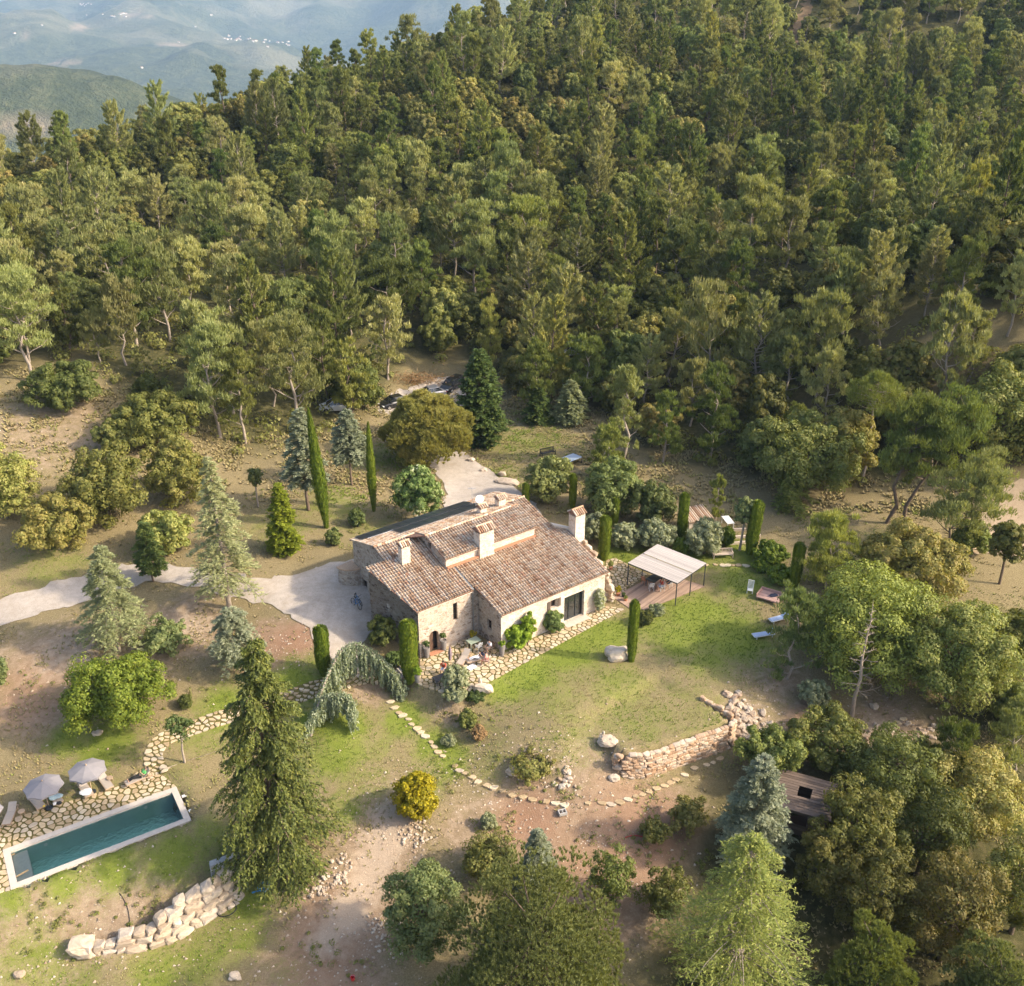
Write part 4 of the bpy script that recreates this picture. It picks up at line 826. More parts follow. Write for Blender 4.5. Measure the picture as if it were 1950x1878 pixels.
def conifer(seed, H, W, nb=80, nt=9, nl=12, L=.3, Wd=.09, base=.1, droop=.15, tip=-.1, pw=.85, pend=0.0, up=0.0, lean=(0, 0), r0=None, dens_top=1.0, irr=.2):
    """layered conifer: boughs in whorls, flat or drooping sprays"""
    g = np.random.default_rng(seed); lv = Leaves(seed); mb = MB(); T = trunk_line(g, H, lean, .006); r0 = r0 or H * .016
    mb.tube(T, list(np.linspace(r0, r0 * .1, len(T))), 7, cap=False); az = g.uniform(0, 6)
    for i in range(nb):
        f = base + (1 - base) * (((i + .5) / nb) ** dens_top) * .985; p = (f - base) / (1 - base); az += 2.4 + g.normal() * .22
        r = W / 2 * (1 - p) ** pw * g.uniform(1 - irr * 1.7, 1 + irr * .5) * min(1, .55 + p * 4) + .12; hd = np.array([math.cos(az), math.sin(az), 0]); sd = np.array([-hd[1], hd[0], 0]); a = on_line(T, f)
        P = [a + hd * r * t + np.array([0, 0, r * (up * t - droop * t * t * 1.4 + (tip * t ** 4))]) for t in (0, .25, .5, .75, 1)]
        mb.tube(P, list(np.linspace(r0 * .3 * (1 - .6 * p), r0 * .04, 5)), 3, cap=False); m = max(3, int(nt * (.45 + .75 * r / (W / 2))))
        for j in range(m):
            t = .22 + .78 * (j + g.random()) / m; q = on_line(P, min(t, .999)); ln = (r * .34 * (1.12 - t) + .14 * r + .12) * g.uniform(.7, 1.2); sgn = 1 if j % 2 else -1
            dr = unit(hd * g.uniform(.5, 1.0) + sd * sgn * g.uniform(.35, 1.0) + np.array([0, 0, g.uniform(-.25, .2) - pend])); e = q + dr * ln
            u = (np.arange(nl) + g.random(nl)) / nl; C = q + (e - q) * u[:, None] + np.array([0, 0, -1.]) * ((u ** 2) * ln * (.18 + pend * .5))[:, None] + g.normal(size=(nl, 3)) * .05
            s2 = np.where(np.arange(nl) % 2, 1., -1.)[:, None]; D = dr + s2 * .7 * np.cross(dr, [0, 0, 1.]) + np.array([0, 0, -pend * .8]) + .3 * rdir(g, nl)
            lv.add(C, D, np.array([0, 0, 1.]) + .75 * rdir(g, nl), L, Wd, g.random(nl) * .6 + .4 * u * g.random())
    return mb, lv
def column(seed, H, W, n=2600, L=.16, Wd=.06, prof=None, lean=(0, 0), ragged=.055):
    """clipped cypress: a tight skin of upright sprays over a dark core"""
    g = np.random.default_rng(seed); lv = Leaves(seed); prof = prof or (lambda t: (.55 + .45 * min(1, t / .25)) * min(1, ((1 - t) / .07)) ** .5 if t < 1 else 0)
    z = g.random(n) ** .95; a = g.uniform(0, 2 * math.pi, n); r = np.array([prof(t) for t in z]) * W / 2 * (1 + g.normal(size=n) * ragged + .06 * np.sin(a * 2 + z * 9) * np.sin(z * 17 + a)); ox = lean[0] * z; oy = lean[1] * z
    C = np.stack([np.cos(a) * r + ox, np.sin(a) * r + oy, z * H * .985 + .06], 1); d = np.stack([np.cos(a), np.sin(a), np.zeros(n)], 1)
    stripe = .5 + .5 * np.sin(a * 7 + g.normal() * 3)
    lv.add(C, np.array([0, 0, 1.]) + .28 * d + .25 * rdir(g, n), d + .5 * rdir(g, n), L, Wd, np.clip(g.random(n) * .6 + .4 * stripe, 0, 1))
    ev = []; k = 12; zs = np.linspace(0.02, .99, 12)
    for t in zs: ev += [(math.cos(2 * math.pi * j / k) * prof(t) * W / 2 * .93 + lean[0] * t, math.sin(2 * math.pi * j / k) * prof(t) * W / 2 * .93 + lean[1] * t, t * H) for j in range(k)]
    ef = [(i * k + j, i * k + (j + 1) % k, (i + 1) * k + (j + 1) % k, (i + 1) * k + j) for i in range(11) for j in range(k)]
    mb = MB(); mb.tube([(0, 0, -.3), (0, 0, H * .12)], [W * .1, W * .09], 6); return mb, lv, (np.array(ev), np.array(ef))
def hedge(seed, W, D, H, n=2600, L=.13, Wd=.08):
    g = np.random.default_rng(seed); lv = Leaves(seed); d = rdir(g, n); d[:, 2] = np.abs(d[:, 2]); e = np.sign(d) * np.abs(d) ** .55; e = e / np.maximum(np.abs(e).max(1, keepdims=True), 1e-6) * .5 + e * .5 * .5
    C = e * np.array([W / 2, D / 2, H]) * (1 + g.normal(size=(n, 1)) * .05); lv.add(C, np.cross(d, rdir(g, n)), d + .5 * rdir(g, n), L, Wd); mb = MB(); mb.tube([(0, 0, -.2), (0, 0, H * .4)], [.08, .06], 5)
    return mb, lv

def plant(name, label, cat, px, py, gen, leafm, barkm='bark', crown='crown', trunk='trunk', rz=0.0, group=None, loc=None, scale=None):
    """one tree or shrub: an Empty at its foot that parents trunk and crown"""
    x, y, z = loc or at(px, py); t = thing(name, label, cat, (x, y, z - .05), rz, group); mb, lv = gen[0], gen[1]
    if mb.v: mb.build(trunk, M[barkm], t, smooth=True)
    link(crown, lv.mesh(crown, M[leafm], gen[2] if len(gen) > 2 else None), t)
    if scale: t.scale = scale
    return t
def dims(px, py, top, wpx):
    x, y, z = at(px, py); return height_to(x, y, z, top), width_m(x, y, z, wpx), (x, y, z)
TREE_POS = []          # (x, y, radius) of every tree set by hand
def T(kind, name, label, px, py, top, wpx, seed, cat='tree', group=None, lean=(0, 0), dens=1.0, **kw):
    if kind == 'oak' and kw.get('base', .1) < .06: py = py - wpx * .12          # the photo shows the front edge of a crown that reaches the ground
    H, W, loc = dims(px, py, top, wpx); TREE_POS.append((loc[0], loc[1], W * .5)); q = prj(loc[0], loc[1], loc[2])[2]; px_m = 1024 / 1950 * F / q; s = 1.6 / px_m   # a leaf is about 2 pixels
    def cnt(a, area_k): return a
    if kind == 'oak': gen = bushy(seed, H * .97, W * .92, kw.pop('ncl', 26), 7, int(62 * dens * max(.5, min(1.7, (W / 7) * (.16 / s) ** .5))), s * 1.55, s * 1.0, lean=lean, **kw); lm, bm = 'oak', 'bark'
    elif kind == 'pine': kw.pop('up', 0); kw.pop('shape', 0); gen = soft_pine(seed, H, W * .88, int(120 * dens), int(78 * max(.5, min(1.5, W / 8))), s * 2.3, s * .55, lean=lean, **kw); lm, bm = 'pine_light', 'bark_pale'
    elif kind == 'dpine': gen = clumpy_pine(seed, H, W, int(62 * dens), int(120 * max(.5, min(2.2, W / 6))), s * 2.2, s * .42, lean=lean, **kw); lm, bm = 'pine_dark', 'bark'
    elif kind == 'dome': gen = clumpy_pine(seed, H, W, int(90 * dens), int(230 * max(.5, min(2.2, W / 6))), s * 2.0, s * .5, cr=.145, base=kw.pop('base', .42), dome=True, lean=lean, **kw); lm, bm = 'pine_dark', 'bark'
    elif kind == 'tuft': gen = tufted_pine(seed, H * .95, W * .97, int(46 * dens), int(70 * max(.6, min(1.4, W / 8))), 14, s * 2.6, s * .62, lean=lean, **kw); lm, bm = 'pine_light', 'bark'
    elif kind == 'cedar': gen = conifer(seed, H, W, int(78 * dens), 13, 17, s * 2.2, s * .58, base=kw.pop('base', .12), droop=kw.pop('droop', .3), irr=kw.pop('irr', .42), lean=lean, **kw); lm, bm = 'cedar_blue', 'bark_pale'
    elif kind == 'fir': gen = conifer(seed, H, W, int(100 * dens), kw.pop('nt', 13), kw.pop('nl', 18), s * 1.9, s * .9, base=kw.pop('base', .03), droop=kw.pop('droop', .12), lean=lean, **kw); lm, bm = 'fir_green', 'bark'
    elif kind == 'column': gen = column(seed, H, W, int(2300 * max(1, H / 4)), s * 1.7, s * .75, lean=lean, **kw); lm, bm = 'cyp', 'bark'
    return name, label, cat, px, py, gen, lm, bm, group, loc
def put(spec, leafm=None, barkm=None, **kw):
    name, label, cat, px, py, gen, lm, bm, group, loc = spec
    return plant(name, label, cat, px, py, gen, leafm or lm, barkm or bm, group=group, loc=loc, **kw)

# --- the garden's own trees
put(T('cedar', 'blue_cedar', 'tall silvery blue cedar with bare lower trunk beside the drive', 437, 1157, 865, 150, 1, dens=1.35, base=.16, pw=.8))
put(T('cedar', 'blue_cedar', 'medium silvery cedar standing on bare soil below the drive', 228, 1240, 1035, 142, 2, base=.2, pw=.7, dens=1.2))
put(T('cedar', 'blue_cedar', 'small pale cedar with short trunk below the tallest cedar', 452, 1267, 1155, 100, 3, base=.2, pw=.38, dens=.9), leafm='fir_blue')
put(T('fir', 'spruce_tree', 'very tall dark olive spruce with hanging boughs between pool and path', 540, 1660, 1213, 226, 4, dens=2.4, nt=19, nl=20, base=.03, droop=.10, pend=.45, pw=.62, up=.12, irr=.42), leafm='spruce')
put(T('oak', 'golden_thuja', 'round golden yellow thuja bush on the slope below the house', 793, 1562, 1474, 90, 5, cat='bush', base=.0, ncl=44, irr=.05), leafm='thuja')
put(T('oak', 'laurel_bush', 'big spreading yellow green laurel bush above the pool', 232, 1398, 1252, 215, 6, cat='bush', base=.0, ncl=30, irr=.3, dens=1.2), leafm='laurel')
put(T('fir', 'young_fir', 'small dark fir with bare stem at the edge of the drive', 292, 1108, 992, 58, 7, base=.22, pw=.6, dens=.6), leafm='fir_green')
put(T('fir', 'golden_fir', 'narrow gold green fir standing in the grass behind the forecourt', 543, 1052, 918, 72, 8, dens=.9, pw=.75), leafm='fir_gold')
put(T('fir', 'blue_spruce', 'bluish spruce with bare trunk behind the tall leaning cypress', 588, 972, 775, 84, 9, base=.3, pw=.6, dens=.9), leafm='fir_blue')
put(T('fir', 'blue_spruce', 'dark bluish spruce on a slender trunk at the forest edge', 670, 924, 778, 78, 10, base=.36, pw=.6, dens=.8), leafm='fir_blue')
_h, _w, _l = dims(622, 1005, 775, 28); TREE_POS.append((_l[0], _l[1], 1))
_cp = lambda t: (.25 + .75 * min(1, t / .4)) * min(1, (1 - t) / .75) ** .6
plant('tall_cypress', 'very tall thin cypress leaning beside the blue spruce', 'tree', 622, 1005, column(21, _h, _w, 5200, .3, .1, _cp, (-_h * .055, 0), .12), 'cyp', loc=_l)
_h, _w, _l = dims(712, 974, 803, 19); plant('tall_cypress', 'thin dark cypress near the umbrella pine', 'tree', 712, 974, column(22, _h, _w, 3600, .3, .1, _cp, (0, 0), .12), 'cyp', loc=_l)
put(T('oak', 'magnolia_tree', 'round tree dotted with cream flowers behind the solar roof', 797, 990, 884, 98, 11, base=.06, ncl=34, irr=.1), leafm='magnolia')
put(T('tuft', 'umbrella_pine', 'broad umbrella pine with domed crown in front of the parked cars', 818, 884, 754, 168, 12, base=.42, dens=1.5), leafm='pine_dark')
put(T('fir', 'large_conifer', 'large dense green conifer beside the black car', 915, 846, 662, 112, 13, dens=1.7, base=.0, droop=.02, up=.25, pw=.6, irr=.15))
put(T('oak', 'leafy_tree', 'fresh green leafy tree just behind the house, nearest the back road', 1045, 968, 866, 98, 14, base=.02, dens=1.1), leafm='broad')
put(T('oak', 'leafy_tree', 'broad dark green tree behind the right chimney', 1160, 992, 878, 130, 15, base=.02, dens=1.1), leafm='broad')
put(T('oak', 'leafy_tree', 'small rounded green tree behind the olive hedge', 1242, 1008, 915, 92, 16, base=.02), leafm='broad')
put(T('pine', 'broom_tree', 'bright yellow green feathery bush beside the grey table', 1158, 912, 808, 100, 17, base=.05, up=1.3), leafm='broom')
put(T('pine', 'scots_pine', 'slender pine with bare lower trunk at the corner of the back lawn', 1185, 890, 682, 92, 18, base=.2, dens=1.1))
put(T('pine', 'scots_pine', 'bushy young pine beside the slender pine', 1262, 880, 735, 80, 19, base=.1), leafm='pine_dark')
put(T('fir', 'small_fir', 'small bright green fir at the back of the lawn', 1025, 804, 735, 58, 20, dens=.6, pw=.6), leafm='fir_green')
put(T('fir', 'small_fir', 'small silvery fir at the back of the lawn', 1085, 800, 722, 80, 23, dens=.7, pw=.6), leafm='cedar_blue')
put(T('pine', 'scots_pine', 'bushy pine standing behind the small bright fir', 1018, 790, 642, 105, 24, base=.12, dens=1.1), leafm='pine_dark')
put(T('pine', 'scots_pine', 'bushy pine standing behind the small silvery fir', 1112, 782, 636, 112, 25, base=.12, dens=1.1), leafm='pine_dark')
for px, py, top, w, sd, lab in [(618, 1285, 1192, 27, 31, 'clipped column cypress at the end of the gravel forecourt'), (782, 1300, 1181, 32, 32, 'stout clipped cypress at the corner of the house'), (1202, 1259, 1142, 18, 33, 'clipped column cypress beside the boulder on the lawn'),
                                (1150, 1064, 983, 21, 34, 'clipped cypress beside the ruined wall'), (1297, 1030, 939, 18, 35, 'clipped cypress rising from a round hedge behind the pergola'), (1428, 1054, 953, 23, 36, 'tall clipped cypress beside the wooden bench'),
                                (1512, 1119, 1034, 21, 37, 'clipped cypress behind the daybed'), (1001, 972, 921, 13, 38, 'small clipped cypress behind the roof ridge'), (1090, 970, 903, 13, 39, 'slim clipped cypress just left of the right chimney'), (1170, 1002, 949, 14, 40, 'slim clipped cypress in front of the dark green tree')]:
    put(T('column', 'clipped_cypress', lab, px, py, top, w, sd, group='clipped cypresses', lean=(.25, 0) if px == 1428 else (0, 0)))
for px, py, top, w, sd, lab in [(1190, 1050, 998, 66, 41, 'grey green olive bush next to the ruined wall'), (1248, 1052, 990, 78, 42, 'widest grey green olive bush behind the pergola'), (1340, 1064, 992, 76, 43, 'grey green olive bush beside the round clipped hedge'), (1130, 1040, 975, 60, 44, 'small olive tree on a thin trunk behind the right chimney')]:
    put(T('oak', 'olive_bush', lab, px, py, top, w, sd, cat='bush', group='olive bushes', base=.02), leafm='olive')
put(T('oak', 'box_ball', 'round clipped box ball at the foot of a cypress', 1296, 1056, 1024, 36, 45, cat='bush', base=0, irr=.03, ncl=30), leafm='cyp')
put(T('oak', 'box_ball', 'tall rounded clipped box beside the wooden bench', 1383, 1042, 1002, 30, 46, cat='bush', base=0, irr=.03, ncl=30), leafm='cyp')
put(T('oak', 'hedge_bush', 'low dense hedge bush behind the stepping stones', 1465, 1080, 1035, 76, 47, cat='bush', base=0, irr=.1), leafm='cyp')
put(T('oak', 'hedge_bush', 'low dark hedge bush behind the white folding chair', 1488, 1116, 1078, 70, 48, cat='bush', base=0, irr=.1), leafm='cyp')
put(T('oak', 'hedge_bush', 'small low hedge bush at the lawn corner', 1450, 1090, 1066, 46, 49, cat='bush', base=0, irr=.1), leafm='cyp')
put(T('oak', 'garden_sapling', 'slender garden sapling behind the wooden bench', 1408, 1048, 938, 44, 50, base=.42, ncl=16), leafm='feather', barkm='bark_pale')
put(T('pine', 'garden_sapling', 'pale wispy sapling left of the sloping cypress', 1362, 1000, 898, 44, 51, base=.2, dens=.6), leafm='broom')
put(T('pine', 'broom_tree', 'airy yellow green tree behind the clipped cypress by the daybed', 1572, 1120, 978, 150, 52, base=.05, up=1.3, dens=1.3), leafm='broom')
put(T('pine', 'mimosa_tree', 'feathery green tree overhanging the blue sunbeds', 1500, 1292, 1122, 140, 53, base=.05, up=.7, dens=1.3), leafm='feather')
put(T('oak', 'domed_oak', 'huge domed green oak behind the dead tree', 1640, 1312, 1096, 262, 54, base=.0, ncl=46, irr=.14, dens=1.35), leafm='oak_bright')
put(T('oak', 'domed_oak', 'large leafy oak over the bare track', 1800, 1372, 1135, 235, 55, base=.02, ncl=38, dens=1.2), leafm='oak_green')
put(T('oak', 'domed_oak', 'wide olive green oak behind the huge domed one', 1725, 1160, 1008, 235, 56, base=.0, ncl=40, dens=1.2), leafm='oak')
put(T('oak', 'grey_bush', 'grey green bush at the foot of the huge domed oak', 1548, 1350, 1295, 62, 57, cat='bush', base=0), leafm='olive')
put(T('pine', 'leaning_pine', 'tall pine with dark leaning trunk near the sandy clearing', 1720, 994, 752, 210, 58, base=.42, lean=(4.5, 0), dens=1.4, shape=.45), leafm='pine_dark', barkm='bark')
put(T('pine', 'leaning_pine', 'tall upright pine next to the leaning pine', 1688, 996, 745, 150, 59, base=.42, lean=(1.2, 0), dens=1.2), leafm='pine_dark', barkm='bark')
put(T('dpine', 'bare_trunk_pine', 'pine with long bare trunk and flat tufted top', 1642, 908, 712, 135, 60, base=.68, dens=.55), barkm='bark_pale')
put(T('pine', 'leaning_pine', 'low pine sprawling sideways over the sandy clearing', 1790, 1058, 886, 200, 61, base=.3, lean=(3.6, 0), dens=1.1, shape=.4), leafm='pine_light', barkm='bark')
put(T('oak', 'small_oak', 'small oak standing alone on the sandy clearing', 1903, 1112, 985, 78, 62, base=.3), leafm='oak')
put(T('oak', 'silver_bush', 'grey green bush under the leaning pine', 1845, 1060, 990, 80, 63, cat='bush', base=0), leafm='oak_green')
# dead tree
def dead(seed, H, W):
    g = np.random.default_rng(seed); mb = MB(); Tl = trunk_line(g, H, (0, 0), .012); mb.tube(Tl, list(np.linspace(H * .018, .012, len(Tl))), 6, cap=False)
    for i in range(46):
        f = .22 + .75 * i / 46; az = i * 2.4; r = W / 2 * (1.05 - f) * g.uniform(.6, 1.2); a = on_line(Tl, f); hd = np.array([math.cos(az), math.sin(az), 0]); b = a + hd * r + np.array([0, 0, r * .25]); P = limb(mb, a, b, .05, .014, g, 3, -.1, 3)
        for j in range(4): q = on_line(P, .4 + .15 * j); mb.tube([q, q + (hd * .6 + np.array([-hd[1], hd[0], .3]) * g.uniform(-1, 1)) * .35 * r], [.02, .009], 3, cap=False)
    return mb
_h, _w, _l = dims(1622, 1364, 1142, 95); TREE_POS.append((_l[0], _l[1], 1.5))
_t = thing('dead_tree', 'bare dead tree in front of the huge domed oak', 'tree', _l); dead(5, _h, _w).build('trunk', M['wood_dead'], _t, smooth=True)
_lv = Leaves(9); clump_leaves(_lv, np.array([1.9, -.6, _h * .36]), .55, 260, .22, .09); clump_leaves(_lv, np.array([2.0, -.5, _h * .28]), .4, 160, .22, .09)
# lower right thicket
for kind, name, lab, px, py, top, w, sd, lm in [
    ('oak', 'thicket_oak', 'green oak between the dry stone wall and the hut', 1462, 1490, 1392, 150, 70, 'oak_green'), ('oak', 'thicket_oak', 'round green oak directly behind the wooden hut', 1568, 1470, 1362, 190, 71, 'oak_green'),
    ('oak', 'thicket_oak', 'pale green oak just right of the wooden hut', 1690, 1560, 1400, 215, 72, 'oak_green'), ('oak', 'thicket_oak', 'brownish olive oak in front of the hut', 1628, 1680, 1492, 195, 73, 'oak'),
    ('oak', 'thicket_oak', 'brownish olive oak at the centre of the lower thicket', 1745, 1690, 1500, 200, 74, 'oak'), ('oak', 'thicket_oak', 'dusty green oak at the right edge below the track', 1850, 1600, 1440, 220, 75, 'oak_green'),
    ('pine', 'thicket_pine', 'feathery young pine at the right edge beside the track', 1800, 1500, 1370, 150, 76, 'pine_dark'), ('pine', 'thicket_pine', 'feathery young pine at the far right edge of the thicket', 1915, 1480, 1330, 130, 77, 'pine_light'),
    ('oak', 'thicket_oak', 'dark oak in deep shade below the brownish oaks', 1650, 1800, 1610, 180, 78, 'oak'), ('oak', 'thicket_oak', 'dull brown oak near the bottom right corner', 1790, 1850, 1610, 190, 79, 'oak'), ('oak', 'thicket_oak', 'dark green oak at the bottom right edge', 1925, 1800, 1590, 200, 80, 'oak_green'),
    ('tuft', 'thicket_pine', 'round tufted pine at the bottom beside the deodar', 1640, 1935, 1738, 170, 81, 'pine_dark'), ('tuft', 'thicket_pine', 'tufted pine in the bottom right corner', 1868, 1985, 1790, 210, 82, 'pine_light'),
    ('oak', 'thicket_oak', 'small bright green oak low in the shaded thicket', 1850, 1820, 1735, 70, 83, 'broad'), ('oak', 'thicket_oak', 'dark olive oak behind the pale green fir', 1560, 1720, 1580, 120, 84, 'oak'),
    ('oak', 'thicket_oak', 'olive oak under the right edge oaks of the track', 1930, 1400, 1290, 130, 85, 'oak_green'), ('oak', 'thicket_oak', 'dark green oak beyond the bare track at the right edge', 1925, 1290, 1150, 130, 86, 'oak')]:
    put(T(kind, name, lab, px, py, top, w, sd, **({'base': .0} if kind == 'oak' else {'base': .15})), leafm=lm)
put(T('fir', 'blue_fir', 'silvery blue fir beside the wooden hut', 1428, 1645, 1440, 150, 87, dens=1.5, pw=.62, droop=.0, up=.2), leafm='fir_blue')
put(T('cedar', 'deodar_cedar', 'big pale green deodar cedar with nodding tips at the bottom', 1395, 1895, 1588, 340, 88, dens=2.7, base=.02, droop=.12, tip=-.16, up=.22, pw=.66, irr=.5), leafm='deodar')
put(T('fir', 'blue_spruce', 'small blue spruce behind the big bottom pine', 1022, 1690, 1578, 88, 89, dens=1.0, pw=.75), leafm='fir_blue')
put(T('tuft', 'large_pine', 'large rounded pine cut off by the bottom of the picture', 1022, 2010, 1645, 370, 90, base=.22, dens=1.9))
put(T('oak', 'robinia_bush', 'leafy blue green tree at the edge of the dirt track', 808, 1840, 1634, 165, 91, base=.0, dens=1.2, ncl=32), leafm='feather')
put(T('oak', 'wild_bush', 'loose green bush behind the large bottom pine', 930, 1690, 1600, 130, 92, cat='bush', base=0, dens=.6, irr=.4), leafm='scrub')
put(T('oak', 'wild_bush', 'sparse green bush beside the deodar', 1165, 1730, 1620, 100, 93, cat='bush', base=0, dens=.5, irr=.4), leafm='scrub')
put(T('oak', 'wild_bush', 'dark bush on the slope between the wall path and the blue fir', 1310, 1590, 1520, 80, 94, cat='bush', base=0, dens=.6, irr=.4), leafm='scrub')
put(T('oak', 'wild_bush', 'low bush on reddish soil below the stepping stones', 1245, 1610, 1560, 70, 95, cat='bush', base=0, dens=.6, irr=.4), leafm='scrub')
put(T('oak', 'wild_bush', 'dark bush in the shade left of the deodar', 1260, 1760, 1660, 110, 96, cat='bush', base=0, dens=.6, irr=.4), leafm='scrub')
put(T('oak', 'wild_bush', 'green ground bush beside the dry stone wall', 1010, 1482, 1446, 130, 97, cat='bush', base=0, dens=.6, irr=.35), leafm='scrub')
put(T('oak', 'wild_bush', 'small round green bush on the bank below the patio', 890, 1388, 1354, 38, 98, cat='bush', base=0), leafm='oak_green')
put(T('oak', 'wild_bush', 'brown dried bush below the small round bush', 912, 1410, 1382, 30, 99, cat='bush', base=0), leafm='heather')
put(T('oak', 'wild_bush', 'pale grey green bush next to the stepping stones', 855, 1420, 1403, 36, 100, cat='bush', base=0), leafm='olive')
put(T('oak', 'wild_bush', 'small bush on the bare soil next to the dirt track', 930, 1578, 1550, 34, 101, cat='bush', base=0, dens=.6), leafm='olive')
put(T('oak', 'garden_bush', 'low planting below the corner of the patio', 868, 1340, 1312, 62, 102, cat='bush', base=0), leafm='olive')
put(T('oak', 'garden_bush', 'leafy perennials under the fountain stone', 905, 1335, 1316, 50, 103, cat='bush', base=0), leafm='broad')
put(T('oak', 'garden_bush', 'glossy dark round bush against the gable wall', 730, 1235, 1172, 58, 104, cat='bush', base=0, irr=.08), leafm='oak_green')
put(T('oak', 'garden_bush', 'leafy plants on the bank beside the stone steps', 752, 1268, 1244, 44, 105, cat='bush', base=0), leafm='broad')
put(T('oak', 'garden_bush', 'lavender bush at the corner of the deck', 1250, 1173, 1152, 38, 106, cat='bush', base=0), leafm='olive')
put(T('oak', 'garden_bush', 'round green bush beside the lavender', 1226, 1192, 1165, 40, 107, cat='bush', base=0), leafm='oak_green')
put(T('oak', 'garden_bush', 'soft green shrub between the two middle cedars', 315, 1255, 1185, 115, 108, cat='bush', base=0, dens=.6, irr=.4), leafm='feather')
put(T('oak', 'garden_bush', 'small round shrub beside the big laurel', 355, 1350, 1325, 28, 109, cat='bush', base=0), leafm='oak_green')
put(T('oak', 'garden_bush', 'pale shrub at the picture edge above the laurel', -5, 1320, 1255, 70, 110, cat='bush', base=0, dens=.6, irr=.4), leafm='feather')
put(T('oak', 'garden_bush', 'small bush in the grass below the thin cypress', 680, 1005, 968, 36, 111, cat='bush', base=0), leafm='broad')
put(T('oak', 'garden_bush', 'sparse light green shrub at the forecourt edge', 636, 1042, 1005, 36, 112, cat='bush', base=0, dens=.4, irr=.4), leafm='broad')
put(T('oak', 'garden_bush', 'pale yellow green bush behind the flowering tree', 776, 895, 850, 44, 113, cat='bush', base=.1), leafm='broom')
put(T('oak', 'fruit_sapling', 'spindly sapling with thin trunk beside the garden path', 352, 1452, 1360, 70, 114, base=.55, ncl=9, dens=.5, irr=.4), leafm='broad', barkm='bark_pale')
put(T('oak', 'fruit_sapling', 'spindly sapling in the grass near the golden fir', 492, 965, 882, 40, 115, base=.4, ncl=9, dens=.5, irr=.4), leafm='broad', barkm='bark_pale')
put(T('oak', 'green_thicket', 'wide dark green bush behind the garden terraces', 1530, 962, 792, 230, 160, base=.0, dens=1.1), leafm='oak_green')
put(T('oak', 'green_thicket', 'fresh green tree left of the wide dark bush', 1440, 905, 792, 100, 161, base=.0), leafm='broad')
put(T('pine', 'scots_pine', 'dense young pine behind the olive hedge', 1352, 872, 690, 115, 162, base=.08, dens=1.1), leafm='pine_dark')
put(T('cedar', 'green_thicket', 'drooping green cedar at the front of the wide dark bush', 1505, 968, 862, 90, 163, base=.05, droop=.4, dens=.8), leafm='deodar')
put(T('oak', 'green_thicket', 'olive oak between the leaning pines and the wide bush', 1600, 930, 760, 130, 164, base=.0), leafm='oak')
put(T('oak', 'green_thicket', 'dark oak behind the sandy clearing', 1890, 905, 690, 180, 165, base=.0, dens=1.1), leafm='oak_green')
put(T('oak', 'green_thicket', 'dark oak thicket at the right edge above the sandy clearing', 1960, 900, 720, 150, 166, base=.0), leafm='oak')
# climbers on the house front (roots on the patio)
put(T('oak', 'vine_bush', 'bright lime green climber at the corner of the main front', 985, 1240, 1184, 56, 120, cat='bush', base=0, ncl=22), leafm='lime')
put(T('oak', 'vine_bush', 'lime green climber reaching the small front window', 1005, 1228, 1160, 34, 124, cat='bush', base=.1, ncl=14), leafm='lime')
put(T('oak', 'rose_bush', 'green climbing bush under the small shuttered window', 1053, 1208, 1158, 42, 121, cat='bush', base=0), leafm='broad')
put(T('oak', 'rose_bush', 'flowering climber at the far corner of the front', 1141, 1168, 1112, 26, 122, cat='bush', base=0), leafm='flower')
put(T('oak', 'patio_shrub', 'airy grey green shrub at the edge of the patio', 868, 1318, 1268, 58, 123, cat='bush', base=.05, dens=.55), leafm='olive')
# left side oaks and pines near the drive
for kind, lab, px, py, top, w, sd, lm in [
    ('oak', 'large golden olive oak above the drive', 212, 1012, 850, 165, 130, 'oak'), ('oak', 'wide low oak bush beside the drive at the picture edge', 112, 1065, 948, 160, 131, 'oak'), ('oak', 'yellow green oak cut by the picture edge above the drive', 15, 1005, 852, 150, 132, 'oak_green'),
    ('oak', 'olive oak behind the tall blue cedar', 345, 975, 828, 130, 133, 'oak'), ('oak', 'dark brownish oak behind the golden olive oak', 300, 868, 745, 190, 134, 'oak'), ('oak', 'bushy oak on the bare slope', 132, 795, 688, 165, 135, 'oak_green'), ('oak', 'bright green oak between two brownish oaks', 222, 870, 795, 76, 136, 'oak_green'),
    ('oak', 'low oak beside the young fir at the drive', 320, 1062, 975, 110, 137, 'oak_green')]:
    put(T(kind, 'slope_oak', lab, px, py, top, w, sd, base=.0), leafm=lm)
